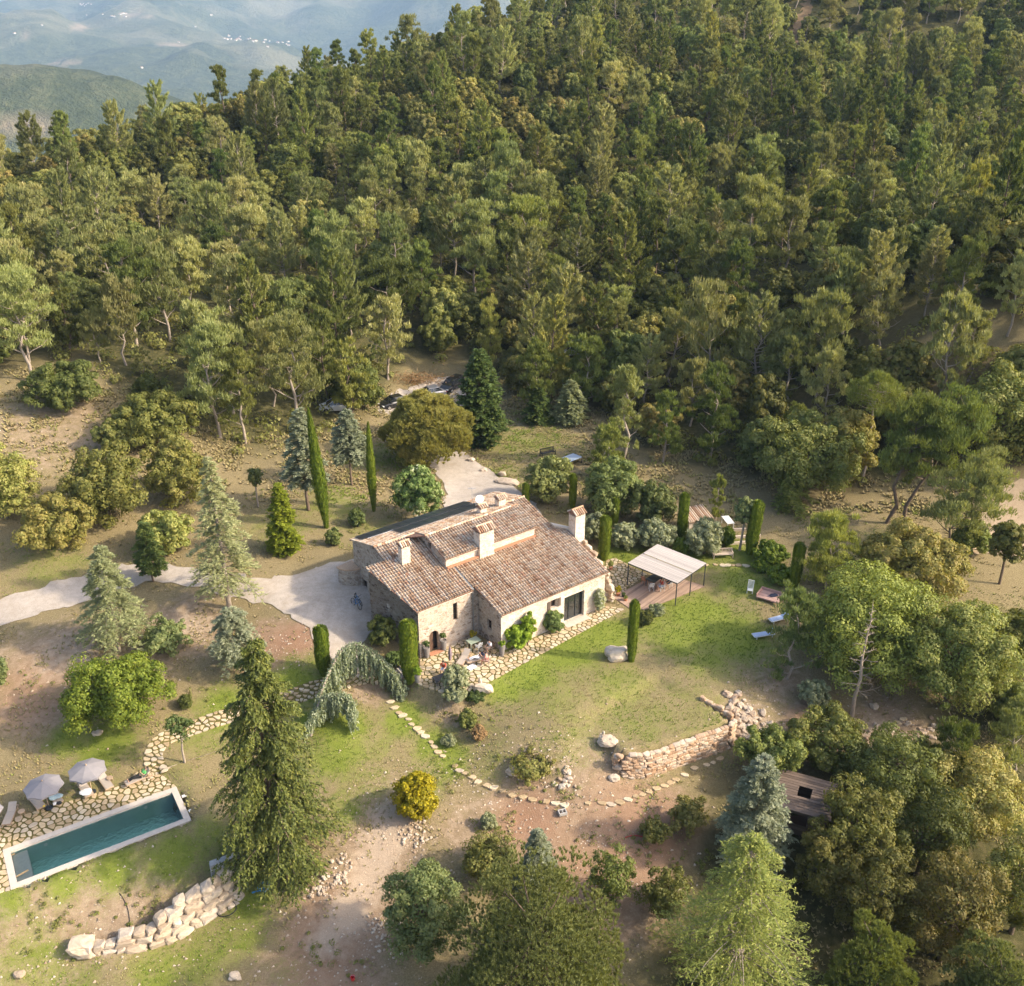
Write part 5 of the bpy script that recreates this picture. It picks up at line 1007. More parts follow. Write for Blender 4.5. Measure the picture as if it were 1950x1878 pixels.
for kind, lab, px, py, top, w, sd in [
    ('pine', 'tall grey green pine with straight pale trunk above the tall cedar', 420, 835, 610, 150, 140), ('pine', 'dark straight pine next to the palest trunk by the forest edge', 468, 845, 655, 95, 141), ('pine', 'broad grey green pine above the leaning cypress', 568, 820, 590, 150, 142),
    ('pine', 'tall pine at the left edge of the slope', 62, 728, 500, 170, 143), ('pine', 'pine with forked pale branches on the left slope', 262, 665, 450, 130, 144), ('pine', 'pine behind the forked one on the left slope', 370, 600, 455, 120, 145), ('pine', 'small half bare pine on the left slope', 192, 690, 585, 70, 146),
    ('pine', 'wide silvery pine with spreading pale boughs above the car park', 742, 640, 495, 150, 147), ('pine', 'tall pale pine behind the spreading silvery one', 655, 575, 410, 140, 148), ('pine', 'tall full pine at the centre of the lower forest', 905, 560, 385, 150, 149), ('pine', 'pale pine above the large conifer', 1000, 525, 370, 120, 150),
    ('pine', 'wide pine with dead rusty branches on the right slope', 1290, 555, 415, 130, 151), ('pine', 'large drooping pine on the right slope', 1415, 560, 330, 150, 152), ('pine', 'pine on tall bare trunk at the right slope', 1820, 620, 450, 110, 153), ('pine', 'tall pine cut by the right edge', 1918, 640, 470, 90, 154), ('pine', 'rounded pine crown left of the central forest pines', 490, 530, 390, 135, 155)]:
    put(T(kind, 'hill_pine', lab, px, py, top, w, sd, base=.24), leafm='pine_light' if sd % 3 else 'pine_dark')
# ------------------------------------------------------------------ the farmhouse, in its own axes: s along the front, t towards the back
HA, HM = 4.88, 0.30                       # the long front roof slope: z = HA + HM*t
UA = 6.02                                 # the raised middle roof
BK = lambda t: 7.77 - 0.285 * (t - 5.9)   # the back slope
house = thing('farmhouse', 'old stone farmhouse with stepped clay tile roofs and several chimneys', 'house', (float(HO[0]), float(HO[1]), 0), HTH)
def wall_panel(p0, p1, z0, za, zb, holes=(), depth=.32, mat='wall', name='wall', arch=None, inward=None):
    """a wall from p0 to p1 (s,t); top runs from za to zb; holes (u0,u1,z0,z1) get deep reveals"""
    p0 = Vector(p0); p1 = Vector(p1); d = p1 - p0; L = d.length; d /= L; nin = Vector((-d.y, d.x)) if inward is None else Vector(inward)
    top = lambda u: za + (zb - za) * u / L
    P = lambda u, z, k=0.0: (p0.x + d.x * u + nin.x * k, p0.y + d.y * u + nin.y * k, z)
    us = sorted({0.0, L, *[h[0] for h in holes], *[h[1] for h in holes]}); zs = sorted({z0, *[h[2] for h in holes], *[h[3] for h in holes]})
    mb = MB()
    for a, b in zip(us[:-1], us[1:]):
        for i, z in enumerate(zs):
            zt = zs[i + 1] if i + 1 < len(zs) else None; uc = (a + b) / 2; zc = (z + (zt or z + .1)) / 2
            if any(h[0] < uc < h[1] and h[2] < zc < h[3] for h in holes): continue
            mb.quad(P(a, z), P(b, z), P(b, zt if zt else top(b)), P(a, zt if zt else top(a)), .5)
    for u0, u1, h0, h1 in holes:
        for (a, b) in (((u0, h0), (u1, h0)), ((u1, h0), (u1, h1)), ((u1, h1), (u0, h1)), ((u0, h1), (u0, h0))):
            mb.quad(P(a[0], a[1]), P(a[0], a[1], depth), P(b[0], b[1], depth), P(b[0], b[1]), .5)
    if arch:                                   # fill the upper corners of the doorway to an arch
        u0, u1, h0, h1 = holes[arch - 1]; uc = (u0 + u1) / 2; r = (u1 - u0) / 2
        for sg in (-1, 1):
            pts = [P(uc + sg * r, h1, .004)] + [P(uc + sg * r * math.cos(k * math.pi / 12), h1 - r + r * math.sin(k * math.pi / 12), .004) for k in range(7)]
            mb.add(pts, [tuple(range(len(pts)))], .5); q = [P(uc + sg * r * math.cos(k * math.pi / 12), h1 - r + r * math.sin(k * math.pi / 12), 0) for k in range(7)]; q2 = [P(uc + sg * r * math.cos(k * math.pi / 12), h1 - r + r * math.sin(k * math.pi / 12), depth) for k in range(7)]
            for k in range(6): mb.quad(q[k], q[k + 1], q2[k + 1], q2[k], .5)
    o = mb.build(name, M[mat], house)
    return o, P
def window(P, u0, u1, z0, z1, depth=.26, nx=2, nz=2, frame='wood_dark', name='window', pane='glass', fw=.06, label=None):
    mb = MB(); k = depth - .03
    def bar(ua, za, ub, zb, w): mb.bar(P(ua, za, k), P(ub, zb, k), w, w)
    bar(u0 + fw / 2, z0, u0 + fw / 2, z1, fw); bar(u1 - fw / 2, z0, u1 - fw / 2, z1, fw); bar(u0 + fw, z0 + fw / 2, u1 - fw, z0 + fw / 2, fw); bar(u0 + fw, z1 - fw / 2, u1 - fw, z1 - fw / 2, fw)
    for i in range(1, nx): u = u0 + (u1 - u0) * i / nx; bar(u, z0 + fw, u, z1 - fw, fw * .7)
    for i in range(1, nz): z = z0 + (z1 - z0) * i / nz; bar(u0 + fw, z, u1 - fw, z, fw * .55)
    o = mb.build(name, M[frame], house); mb = MB(); mb.quad(P(u0, z0, depth), P(u1, z0, depth), P(u1, z1, depth), P(u0, z1, depth)); mb.build('pane', M[pane], o); return o
ZB = -1.6
# wing with the arched door
w1, P1 = wall_panel((0, 0), (5.4, 0), ZB, HA - .12, HA - .12, [(1.0, 1.95, -.02, 2.15), (3.5, 3.95, 2.35, 4.1)], mat='wall', arch=1)
window(P1, 3.5, 3.95, 2.35, 4.1, nx=1, nz=3)
_mb = MB(); _mb.box((1.28, .28, 1.0), (.5, .06, 2.0)); _d = _mb.build('door', M['wood_dark'], house); _mb = MB(); _mb.tube([(1.45, .24, 1.0), (1.45, .20, 1.0), (1.45, .20, 1.12)], .015, 5); _mb.build('handle', M['steel'], _d)
_mb = MB(); _mb.box((1.5, .5, 1.0), (1.2, .05, 2.3)); _mb.build('doorway_interior', M['dark_in'], house)
_mb = MB(); _mb.box((1.48, -.2, .06), (1.3, .5, .08)); _mb.build('door_step', M['terracotta'], house)
TLs, TLt = -1.25, 5.9
w2, P2 = wall_panel((TLs, TLt), (0, 0), ZB, HA + HM * TLt - .12, HA - .12, [(2.15, 2.55, 3.2, 3.9), (3.55, 4.35, 0.0, 1.75)], mat='wall_rough')
window(P2, 2.15, 2.55, 3.2, 3.9, nx=1, nz=1); window(P2, 3.55, 4.35, 0.0, 1.75, nx=1, nz=2, frame='wood_dark', pane='wood_dark', name='cellar_door')
wall_panel((.6, TLt), (TLs, TLt), ZB, HA + HM * TLt - .12, HA + HM * TLt - .12, mat='wall_rough')
# left block gable with the forecourt doors
def gable(s, t0, t1, tr, zr, holes, mat, flip=False):
    a, Pa = wall_panel((s, t1), (s, tr), ZB, BK(t1) - .1, zr - .1, [h for h in holes if h[4] == 'b'] and [h[:4] for h in holes if h[4] == 'b'], mat=mat) if not flip else wall_panel((s, tr), (s, t1), ZB, zr - .1, BK(t1) - .1, mat=mat)
    b, Pb = wall_panel((s, tr), (s, t0), ZB, zr - .1, HA + HM * t0 - .1, mat=mat) if not flip else wall_panel((s, t0), (s, tr), ZB, HA + HM * t0 - .1, zr - .1, mat=mat)
    return Pa, Pb
RT = 7.78; RZ = HA + HM * RT
Pg, _ = gable(.6, TLt, 12.1, RT, RZ, [(1.35, 2.25, .6, 2.6, 'b')], 'wall_rough')
window(Pg, 1.35, 2.25, .6, 2.6, nx=2, nz=3, frame='wood_dark', name='door')
wall_panel((16.9, 12.1), (.6, 12.1), ZB, BK(12.1) - .1, BK(12.1) - .1, mat='wall_rough')
# main block: side, front, right
w5, P5 = wall_panel((6.1, 0), (6.1, -3.4), ZB, HA - .12, HA - 3.4 * HM - .12, [(1.35, 2.0, 1.35, 2.35), (.28, .6, .35, 1.2)], mat='wall_rough')
window(P5, 1.35, 2.0, 1.35, 2.35); window(P5, .28, .6, .35, 1.2, nx=1, nz=1, frame='white', name='meter_box', pane='door_grey')
wall_panel((5.4, 0), (6.1, 0), ZB, HA - .12, HA - .12, mat='wall_rough')
w6, P6 = wall_panel((6.1, -3.4), (17.9, -3.4), ZB, HA - 3.4 * HM - .12, HA - 3.4 * HM - .12, [(2.75, 3.5, 1.3, 2.15), (5.45, 6.15, 2.2, 3.05), (7.0, 9.35, .08, 2.75)], mat='wall_pale', depth=.42)
window(P6, 2.75, 3.5, 1.3, 2.15, depth=.36); window(P6, 5.45, 6.15, 2.2, 3.05, depth=.36)
for u in (5.22, 6.38):
    mb = MB(); c = P6(u, 2.62, -.03)
    for k in range(3): mb.box((c[0] + (k - 1) * .125, c[1], c[2]), (.115, .03, .85))
    mb.build('shutter', M['wood_grey'], house)
gd = window(P6, 7.0, 9.35, .08, 2.75, depth=.36, nx=3, nz=1, frame='steel', name='glass_door', fw=.07)
_mb = MB(); _mb.box(P6(8.2, .03, -.35), (2.7, .75, .10)); _mb.build('door_step', M['coping'], house)
_mb = MB(); _mb.box(P6(3.1, 1.22, -.05), (.95, .16, .08)); _mb.build('window_sill', M['coping'], house)
_mb = MB(); _mb.box(P6(5.8, 2.12, -.05), (.9, .16, .08)); _mb.build('window_sill', M['coping'], house)
wall_panel((17.9, -3.4), (17.9, 3.1), ZB, HA - 3.4 * HM - .12, HA + 3.1 * HM - .12, mat='wall')
wall_panel((17.9, 3.1), (16.9, 3.1), ZB, HA + 3.1 * HM - .12, HA + 3.1 * HM - .12, mat='wall')
gable(16.9, 3.1, 12.1, RT, RZ, [], 'wall', flip=True)
# raised middle block
UT0, UT1 = 2.9, 5.9
wall_panel((4.78, UT0), (14.6, UT0), 4.6, UA + HM * UT0 - .1, UA + HM * UT0 - .1, mat='wall_pale')
w8, P8 = wall_panel((4.78, UT1), (4.78, UT0), 4.6, UA + HM * UT1 - .1, UA + HM * UT0 - .1, [(.15, .65, 6.55, 7.25)], mat='wall_rough')
window(P8, .15, .65, 6.55, 7.25, nx=1, nz=2)
wall_panel((4.78, RT + .3), (4.78, UT1), 4.6, BK(RT + .3) - .1, UA + HM * UT1 - .1, mat='wall_rough')
wall_panel((14.6, UT0), (14.6, UT1), 4.6, UA + HM * UT0 - .1, UA + HM * UT1 - .1, mat='wall')
wall_panel((14.6, UT1), (14.6, RT + .3), 4.6, UA + HM * UT1 - .1, BK(RT + .3) - .1, mat='wall')

# ---- barrel tile roofs: bed + rows of separate clay tiles
def tiles(name, s0, s1, t0, t1, zf, down=-1, holes=(), pitch=.27, seed=1):
    """s0,s1: functions of t. down=-1: eave at small t, +1: eave at large t"""
    g = np.random.default_rng(seed); K = 5; ang = np.linspace(0, math.pi, K); V = []; Rn = []; n = 0
    t0_, t1_ = (t0, t1) if down < 0 else (t1, t0); st = .37; rows = int(abs(t1 - t0) / st) + 1; smin = min(s0(t0), s0(t1)); smax = max(s1(t0), s1(t1))
    for s in np.arange(smin + .1, smax, pitch):
        js = g.normal() * .008; cr = g.random()
        for i in range(rows):
            ta = t0_ + (i * st) * (1 if down < 0 else -1); tb = ta + (.45 if down < 0 else -.45)
            if down < 0: tb = min(tb, t1 + .02)
            else: tb = max(tb, t0 - .02)
            tm = (ta + tb) / 2
            if not (s0(tm) <= s <= s1(tm)): continue
            if any(h[0] < s < h[1] and h[2] < tm < h[3] for h in holes): continue
            r1 = .115 + g.normal() * .005; r2 = .093; dz = g.normal() * .006; dx = js + g.normal() * .008
            lo = np.stack([s + dx + np.cos(ang) * r1, np.full(K, ta), zf(ta) + .022 + dz + np.sin(ang) * r1 * 1.0], 1); hi = np.stack([s + dx + np.cos(ang) * r2, np.full(K, tb), zf(tb) + .005 + dz + np.sin(ang) * r2 * .85], 1)
            V.append(lo); V.append(hi); Rn.append(np.full(2 * K, np.clip(.45 * cr + .55 * g.random(), 0, 1))); n += 1
    V = np.concatenate(V); Rn = np.concatenate(Rn); b = np.arange(n)[:, None] * 2 * K
    quads = np.concatenate([np.concatenate([b + k, b + k + 1, b + K + k + 1, b + K + k], 1) for k in range(K - 1)]); caps = np.concatenate([b + k for k in range(K)], 1)
    mb = MB()
    ss = [(s0(t0), t0), (s1(t0), t0), (s1(t1), t1), (s0(t1), t1)]; mb.prism(ss, lambda x, y: zf(y) - .10, lambda x, y: zf(y) + .0)
    rf = mb.build(name, M['tile_bed'], house)
    tag(link('roof_tiles', np_mesh('roof_tiles', V, [quads, caps], M['tile'], dict(rnd=Rn)), rf), kind='stuff')
    return rf
fz = lambda t: HA + HM * t; uz = lambda t: UA + HM * t
tiles('roof', lambda t: -.25 + (TLs / TLt) * max(t, 0) , lambda t: 5.5, -.22, TLt, fz, seed=1)
tiles('roof', lambda t: .42, lambda t: 4.72, TLt, RT, fz, seed=2)
tiles('roof', lambda t: 5.98 if t < -.1 else 5.62, lambda t: 18.1, -3.68, 2.86, lambda t: fz(t) + .06, seed=3)
tiles('roof', lambda t: 14.72, lambda t: 17.1, 2.9, RT, lambda t: fz(t) + .03, seed=4)
tiles('roof', lambda t: 4.62, lambda t: 14.8, UT0 - .22, UT1, uz, seed=5)
tiles('roof', lambda t: .42 if t > RT else 4.62, lambda t: 17.1 if t > RT else 14.8, UT1, 12.35, BK, +1, seed=6)
def ridge(sa, sb, t, z, seed):
    g = random.Random(seed); mb = MB(); s = sa
    while s < sb:
        mb.tube([(s, t, z - .02), (s + .42, t, z + .0)], [.125 + g.random() * .01, .11], 8); s += .38
    tag(mb.build('ridge_tiles', M['tile'], house), kind='stuff')
ridge(4.6, 14.8, UT1, uz(UT1) + .02, 1); ridge(.42, 4.6, RT, RZ + .03, 2); ridge(14.85, 17.1, RT, RZ + .03, 3)
# cornices under the eaves and the pale flashing between the roofs
for a, b, t, z in ((0, 5.4, -.09, HA - .22), (6.1, 17.9, -3.49, HA - 3.4 * HM - .24), (4.78, 14.6, UT0 - .09, uz(UT0) - .22)):
    mb = MB(); mb.box(((a + b) / 2, t, z), (b - a, .18, .12)); mb.build('cornice', M['wall_pale'], house)
_mb = MB(); _mb.box((9.7, UT0 - .16, fz(UT0) + .16), (9.8, .22, .14)); _mb.build('flashing', M['terracotta'], house)
_mb = MB(); _mb.tube([(5.5, -.12, HA - .3), (5.5, -.12, ZB + 1.4)], .06, 8); _mb.build('downpipe', M['copper_pipe'], house)
_mb = MB(); _mb.add([(5.36, -.2, HA - .0), (5.62, -.2, HA + .0), (5.62, 3, HA + .95), (5.36, 3, HA + .95)], [(0, 1, 2, 3)]); _mb.build('valley_gutter', M['copper_pipe'], house)
# ---- chimneys: stone stack, openings under a little tiled roof
def chimney(s, t, w, d, z0, z1, cap=.3, ov=.12, name='chimney', rot=0.0, mat='wall_pale'):
    mb = MB(); mb.box((0, 0, (z1 - z0) / 2 - .18), (w, d, z1 - z0 - .36)); o = mb.build(name, M[mat], house, loc=(s, t, z0), rz=rot)
    mb = MB()
    for sx in (-1, 1):
        for sy in (-1, 1): mb.box((sx * (w / 2 - .09), sy * (d / 2 - .09), z1 - z0 - .27), (.18, .18, .2))
    if w > 1: mb.box((0, -d / 2 + .09, z1 - z0 - .27), (.18, .18, .2)); mb.box((0, d / 2 - .09, z1 - z0 - .27), (.18, .18, .2))
    mb.box((0, 0, z1 - z0 - .27), (w - .3, d - .3, .16)); mb.build('smoke_vent', M['wall_rough'], o)
    h = cap; W, D = w / 2 + ov, d / 2 + ov; zb = z1 - z0 - .17
    mb = MB(); mb.add([(-W, -D, zb), (W, -D, zb), (W, D, zb), (-W, D, zb), (-W, 0, zb + h), (W, 0, zb + h)], [(0, 1, 5, 4), (2, 3, 4, 5), (0, 4, 3), (1, 2, 5), (0, 3, 2, 1)], .4); c = mb.build('chimney_cap', M['tile_bed'], o)
    mb = MB(); nn = max(3, int(2 * W / .2))
    for i in range(nn):
        x = -W + (i + .5) * 2 * W / nn
        for sg in (-1, 1): mb.tube([(x, sg * (D + .03), zb + .02), (x, sg * D * .5, zb + h * .5 + .03), (x, 0, zb + h + .02)], [.085, .08, .075], 6)
    mb.tube([(-W, 0, zb + h + .03), (W, 0, zb + h + .03)], .09, 7); tag(mb.build('cap_tiles', M['tile'], o), kind='stuff'); return o
chimney(1.95, 5.1, .85, .62, fz(5.1) - .4, 8.35)
chimney(8.95, 3.0, 1.55, .95, fz(3.0) - .5, 8.55, cap=.42)
chimney(18.65, 1.6, 1.15, 1.0, ZB, 7.75, cap=.42, rot=.0)
chimney(11.6, 7.0, .72, .6, BK(7.0) - .3, 8.35, cap=.24)
chimney(13.95, 7.3, .8, .66, BK(7.3) - .3, 8.45, cap=.28)
# stair parapet and ruined wall by the right chimney: rough stones, one by one
def rubble_wall(parent, pts, tops, z0, th, sz, seed, mat='rubble', name='wall_stone', cap=300, zfun=None, off=0.0):
    """courses of separate stones along a line; tops: height at each point"""
    rr = random.Random(seed); protos = [blob_mesh(name, M[mat], .5, .5, .5, 900 + seed * 10 + k, 2, .16, .95) for k in range(7)]; P = [Vector(p) for p in pts]; L = [0]; n = 0
    for a, b in zip(P[:-1], P[1:]): L.append(L[-1] + (b - a).length)
    def atl(u):
        for i in range(len(P) - 1):
            if u <= L[i + 1] or i == len(P) - 2:
                k = (u - L[i]) / (L[i + 1] - L[i] + 1e-9); return P[i] + (P[i + 1] - P[i]) * k, tops[i] + (tops[i + 1] - tops[i]) * k, (P[i + 1] - P[i]).normalized()
    z = 0.0; extra = []
    while z < max(tops) - (min(zfun(u * L[-1])[0] for u in (0, .5, 1)) if zfun else z0):
        h = sz * rr.uniform(.55, .9); u = rr.uniform(0, sz * .5)
        while u < L[-1]:
            w = sz * rr.uniform(.7, 1.7); p, tp, d = atl(min(u + w / 2, L[-1] - .01)); zz0 = zfun(u)[0] if zfun else z0; zc = zz0 + z + h / 2; bt = zfun(u)[1] if zfun else 0.0
            if zc < tp + .03:
                nn = Vector((-d.y, d.x)); q = p + nn * (rr.uniform(-.05, .05) * sz - off + bt * (zc - tp)); extra.append((q.x, q.y, zc, w, th * rr.uniform(.85, 1.1), h * 1.12, math.atan2(d.y, d.x) + rr.gauss(0, .06), rr.gauss(0, .05)))
            u += w * .96
        z += h * .96
    for (x, y, zc, w, t_, h, a, tl) in extra:
        o = link(name, rr.choice(protos), parent, (x, y, zc)); o.scale = (w * 1.1, t_, h * 1.05); o.rotation_euler = (tl, tl, a); n += 1
        if n >= cap: break
    return n
rw = thing('ruined_wall', 'stepped ruined rubble wall beside the right chimney', 'wall', (float(HO[0]), float(HO[1]), 0), HTH)
rubble_wall(rw, [(19.1, 1.2), (19.1, -.4), (19.1, -1.6), (19.1, -2.6), (19.1, -3.1)], [4.9, 4.2, 3.2, 2.5, 1.9], 0, .42, .48, 3, 'rubble')
mb = MB(); mb.prism([(17.95, -2.8), (19.0, -2.8), (19.0, 1.1), (17.95, 1.1)], -.5, lambda x, y: .6 + (y + 2.8) * .75); mb.build('ramp', M['wall_rough'], rw)
pw = thing('parapet_wall', 'low pale parapet wall leading to the right chimney', 'wall', (float(HO[0]), float(HO[1]), 0), HTH)
mb = MB(); mb.prism([(16.95, 3.05), (18.2, 2.1), (18.4, 2.45), (17.1, 3.5)], -1, lambda x, y: 6.1 - (x - 17) * .3); mb.build('wall', M['wall_pale'], pw)
mb = MB(); mb.prism([(16.9, 2.98), (18.15, 2.03), (18.45, 2.5), (17.05, 3.58)], lambda x, y: 6.1 - (x - 17) * .3, lambda x, y: 6.2 - (x - 17) * .3); mb.build('coping', M['coping'], pw)
# ---- solar panels, satellite dish, aerial
def panel(s, t):
    W, D = .98, 1.58; mb = MB(); zc = BK(t) + .2; Mx = Matrix.Rotation(-math.atan(.285), 3, 'X'); mb.box((0, 0, 0), (W, D, .035), M=Mx); o = mb.build('solar_panel', M['solar'], house, loc=(s, t, zc))
    mb = MB()
    for a, b in (((-W / 2, -D / 2), (W / 2, -D / 2)), ((W / 2, -D / 2), (W / 2, D / 2)), ((W / 2, D / 2), (-W / 2, D / 2)), ((-W / 2, D / 2), (-W / 2, -D / 2))): mb.bar(Mx @ Vector((*a, .012)), Mx @ Vector((*b, .012)), .028, .04)
    mb.build('frame', M['steel'], o)
for k in range(12): panel(1.4 + k * 1.01, 11.35)
for k in range(9): panel(4.43 + k * 1.01, 9.55)
mb = MB(); mb.box((7.6, 10.45, BK(10.45) + .16), (12.6, .05, .05)); mb.box((8.0, 8.7, BK(8.7) + .12), (9.2, .04, .05)); mb.box((7.6, 12.2, BK(12.2) + .12), (12.6, .04, .05)); mb.build('mounting_rail', M['steel_light'], house)
dish = thing('satellite_dish', 'white satellite dish on a short mast on the back roof', 'satellite dish', (*hxy(12.9, 9.3), BK(9.3)), R(200))
mb = MB(); mb.tube([(0, 0, 0), (0, 0, .75)], .025, 6); mb.build('mast', M['steel_light'], dish)
mb = MB(); mb.lathe([(0.01, .0), (.2, .025), (.36, .075), (.42, .11), (.42, .125), (.36, .09), (.2, .04), (.01, .015)], n=18); o = mb.build('reflector', M['white'], dish, smooth=True, loc=(0, .05, .8)); o.rotation_euler = (R(-62), 0, 0)
mb = MB(); mb.tube([(0, .05, .6), (0, .5, .78), (0, .5, .88)], .018, 5); mb.build('feed_arm', M['steel_light'], dish)
aer = thing('roof_aerial', 'thin television aerial behind the satellite dish', 'aerial', (*hxy(12.7, 10.2), BK(10.2)))
mb = MB(); mb.tube([(0, 0, 0), (0, 0, 2.0)], .02, 5)
for k in range(6): mb.bar((-.3 + k * .12, -.3 + .02 * k, 1.9), (-.3 + k * .12, .3 - .02 * k, 1.9), .018)
mb.bar((-.4, 0, 1.9), (.4, 0, 1.9), .025); mb.build('mast', M['steel_light'], aer)
# low curved outbuilding wall by the forecourt door
ow = thing('porch_wall', 'low curved stone porch at the back corner of the gable', 'wall', (float(HO[0]), float(HO[1]), 0), HTH)
mb = MB(); arc = [(.55 - 1.5 * math.sin(a), 11.0 + 1.7 * (1 - math.cos(a))) for a in np.linspace(0, 1.45, 8)]; mb.prism([(.6, 11.0)] + arc[1:] + [(.6, 12.6)], ZB, 3.4); mb.build('wall', M['wall_rough'], ow)
mb = MB(); mb.prism([(.7, 10.9)] + [(x - .12, y) for x, y in arc[1:]] + [(.7, 12.75)], 3.4, 3.52); mb.build('coping', M['tile'], ow)
# ------------------------------------------------------------------ swimming pool
PC, PA, PL, PW = POOLC, POOLA, POOLL, POOLW
pool = thing('swimming_pool', 'long narrow swimming pool with teal water and pale stone rim', 'pool', (PC[0], PC[1], POOLZ), PA)
il, iw, dp = PL / 2 - .42, PW / 2 - .42, 1.55
mb = MB()
for x0, x1, y0, y1, xo0, xo1, yo0, yo1 in ((-il, il, -iw, -iw, 0, 0, 0, 0), (il, il, -iw, iw, 0, 0, 0, 0), (il, -il, iw, iw, 0, 0, 0, 0), (-il, -il, iw, -iw, 0, 0, 0, 0)): mb.quad((x0, y0, .0), (x1, y1, .0), (x1, y1, -dp), (x0, y0, -dp), .5)
mb.quad((-il, -iw, -dp), (il, -iw, -dp), (il, iw, -dp), (-il, iw, -dp), .5); mb.build('basin', M['pool_lining'], pool)
def ring(mb, a, b, c, d, z0, z1):
    o = [(-a, -b), (a, -b), (a, b), (-a, b)]; i = [(-c, -d), (c, -d), (c, d), (-c, d)]
    for k in range(4):
        n = (k + 1) % 4; mb.quad((*o[k], z1), (*o[n], z1), (*i[n], z1), (*i[k], z1), .5); mb.quad((*o[k], z0), (*o[n], z0), (*o[n], z1), (*o[k], z1), .5); mb.quad((*i[n], z0), (*i[k], z0), (*i[k], z1), (*i[n], z1), .5)
mb = MB(); ring(mb, PL / 2, PW / 2, il - .02, iw - .02, -.1, .07); mb.build('coping', M['coping'], pool)
mb = MB(); mb.box((-il + .52, 0, -.30 - .6), (1.0, 2 * iw - .01, 1.2)); mb.build('bathing_shelf', M['coping'], pool)
mb = MB(); e = .004; x0, x1, y0, y1, z0, z1 = -il + e, il - e, -iw + e, iw - e, -dp + e, -.13
mb.box(((x0 + x1) / 2, 0, (z0 + z1) / 2), (x1 - x0, y1 - y0, z1 - z0)); mb.build('water', M['water'], pool)
for x, y in ((-il + 2.2, iw - .03), (il - 2.0, iw - .03)):
    mb = MB(); mb.tube([(x, y, -.45), (x, y - .02, -.45)], .12, 12); mb.build('pool_light', M['white'], pool)
mb = MB(); mb.tube([(il - 2.2, -.6, -dp + .005), (il - 2.2, -.6, -dp + .02)], .13, 12); mb.build('drain', M['black'], pool)
for y in (-1.0, .75):
    mb = MB(); mb.box((PL / 2 + .28, y, .02), (.4, .22, .08)); mb.build('skimmer_lid', M['white'], pool)

# ------------------------------------------------------------------ parasols and loungers by the pool
def parasol(px, py, label, r=1.38, h=2.35, rz=0.0, tilt=0.0, closed=False, mat='parasol', loc=None, group=None):
    loc = loc or at(px, py); t = thing('parasol', label, 'parasol', loc, rz, group)
    mb = MB(); mb.tube([(0, 0, 0), (0, 0, h + .25)], .025, 7); mb.build('pole', M['teak'], t); mb = MB(); mb.lathe([(.28, 0), (.28, .06), (.06, .1), (.05, .3)], n=14); mb.build('base', M['steel'], t)
    if closed: mb = MB(); mb.lathe([(.05, h - 1.3), (.13, h - 1.15), (.15, h - .6), (.09, h - .1), (.03, h + .1)], n=9, jit=.25); mb.build('canopy', M[mat], t); return t
    n = 8; mb = MB(); top = (0, 0, h + .22)
    rim = [(r * math.cos(2 * math.pi * k / n), r * math.sin(2 * math.pi * k / n), h - .28) for k in range(n)]
    for k in range(n):
        a, b = rim[k], rim[(k + 1) % n]; mid = ((a[0] + b[0]) / 2 * .96, (a[1] + b[1]) / 2 * .96, h - .25); ma = tuple(q * .5 for q in a[:2]) + (h - .0,); mbb = tuple(q * .5 for q in b[:2]) + (h - .0,)
        mb.add([top, ma, mbb], [(0, 1, 2)], .5); mb.add([ma, a, mid, b, mbb], [(0, 1, 2, 3, 4)], .5); mb.add([a, (a[0], a[1], a[2] - .13), (mid[0], mid[1], mid[2] - .13), mid], [(0, 1, 2, 3)], .5); mb.add([mid, (mid[0], mid[1], mid[2] - .13), (b[0], b[1], b[2] - .13), b], [(0, 1, 2, 3)], .5)
    c = mb.build('canopy', M[mat], t)
    for k in range(n): mb = MB(); mb.tube([(0, 0, h + .16), tuple(q * .97 for q in rim[k][:2]) + (rim[k][2] - .02,)], .012, 4); mb.build('rib', M['teak'], t)
    mb = MB(); mb.lathe([(.05, h + .2), (.06, h + .26), (.01, h + .34)], n=8); mb.build('finial', M['teak'], t); t.rotation_euler = (0, tilt, rz); return t
parasol(98, 1562, 'grey parasol with yellow cup lounger below, second along the pool', group='parasols by the pool', rz=.3, loc=(*unp(94, 1540, POOLZ), POOLZ + .04))
parasol(180, 1524, 'grey parasol nearest the garden path', group='parasols by the pool', rz=.1, loc=(*unp(176, 1509, POOLZ), POOLZ + .04))
parasol(0, 0, 'grey parasol cut off by the picture edge', group='parasols by the pool', rz=.5, loc=(*unp(-22, 1592, POOLZ), POOLZ + .04))
def lounger(label, head, foot, group='sun loungers by the pool', sling='sling', z=POOLZ, frame='teak', back=.55, cover=None):
    h = np.array(unp(*head, z)); f = np.array(unp(*foot, z)); c = (h + f) / 2; a = math.atan2(*(f - h)[::-1]); L, W = 1.95, .66
    zb = z + .05 if z == POOLZ else gz(c[0], c[1]) + .03
    t = thing('sun_lounger', label, 'lounger', (c[0], c[1], zb), a, group)
    for sx in (-1, 1):
        for sy in (-1, 1): mb = MB(); mb.box((sx * .75, sy * .28, .13), (.06, .06, .26)); mb.build('leg', M[frame], t)
    mb = MB(); mb.box((0, .3, .27), (L, .05, .06)); mb.box((0, -.3, .27), (L, .05, .06)); mb.box((L / 2, 0, .27), (.05, .6, .06)); mb.box((-L / 2, 0, .27), (.05, .6, .06)); mb.build('frame', M[frame], t)
    mb = MB(); mb.box((.3, 0, .31), (1.3, W - .1, .025)); mb.build('seat', M[sling], t)
    mb = MB(); Mx = Matrix.Rotation(back, 3, 'Y'); mb.box((-.33 - .34 * math.cos(back), 0, .31 + .34 * math.sin(back)), (.70, W - .1, .025), M=Mx); mb.build('backrest', M[sling], t)
    return t
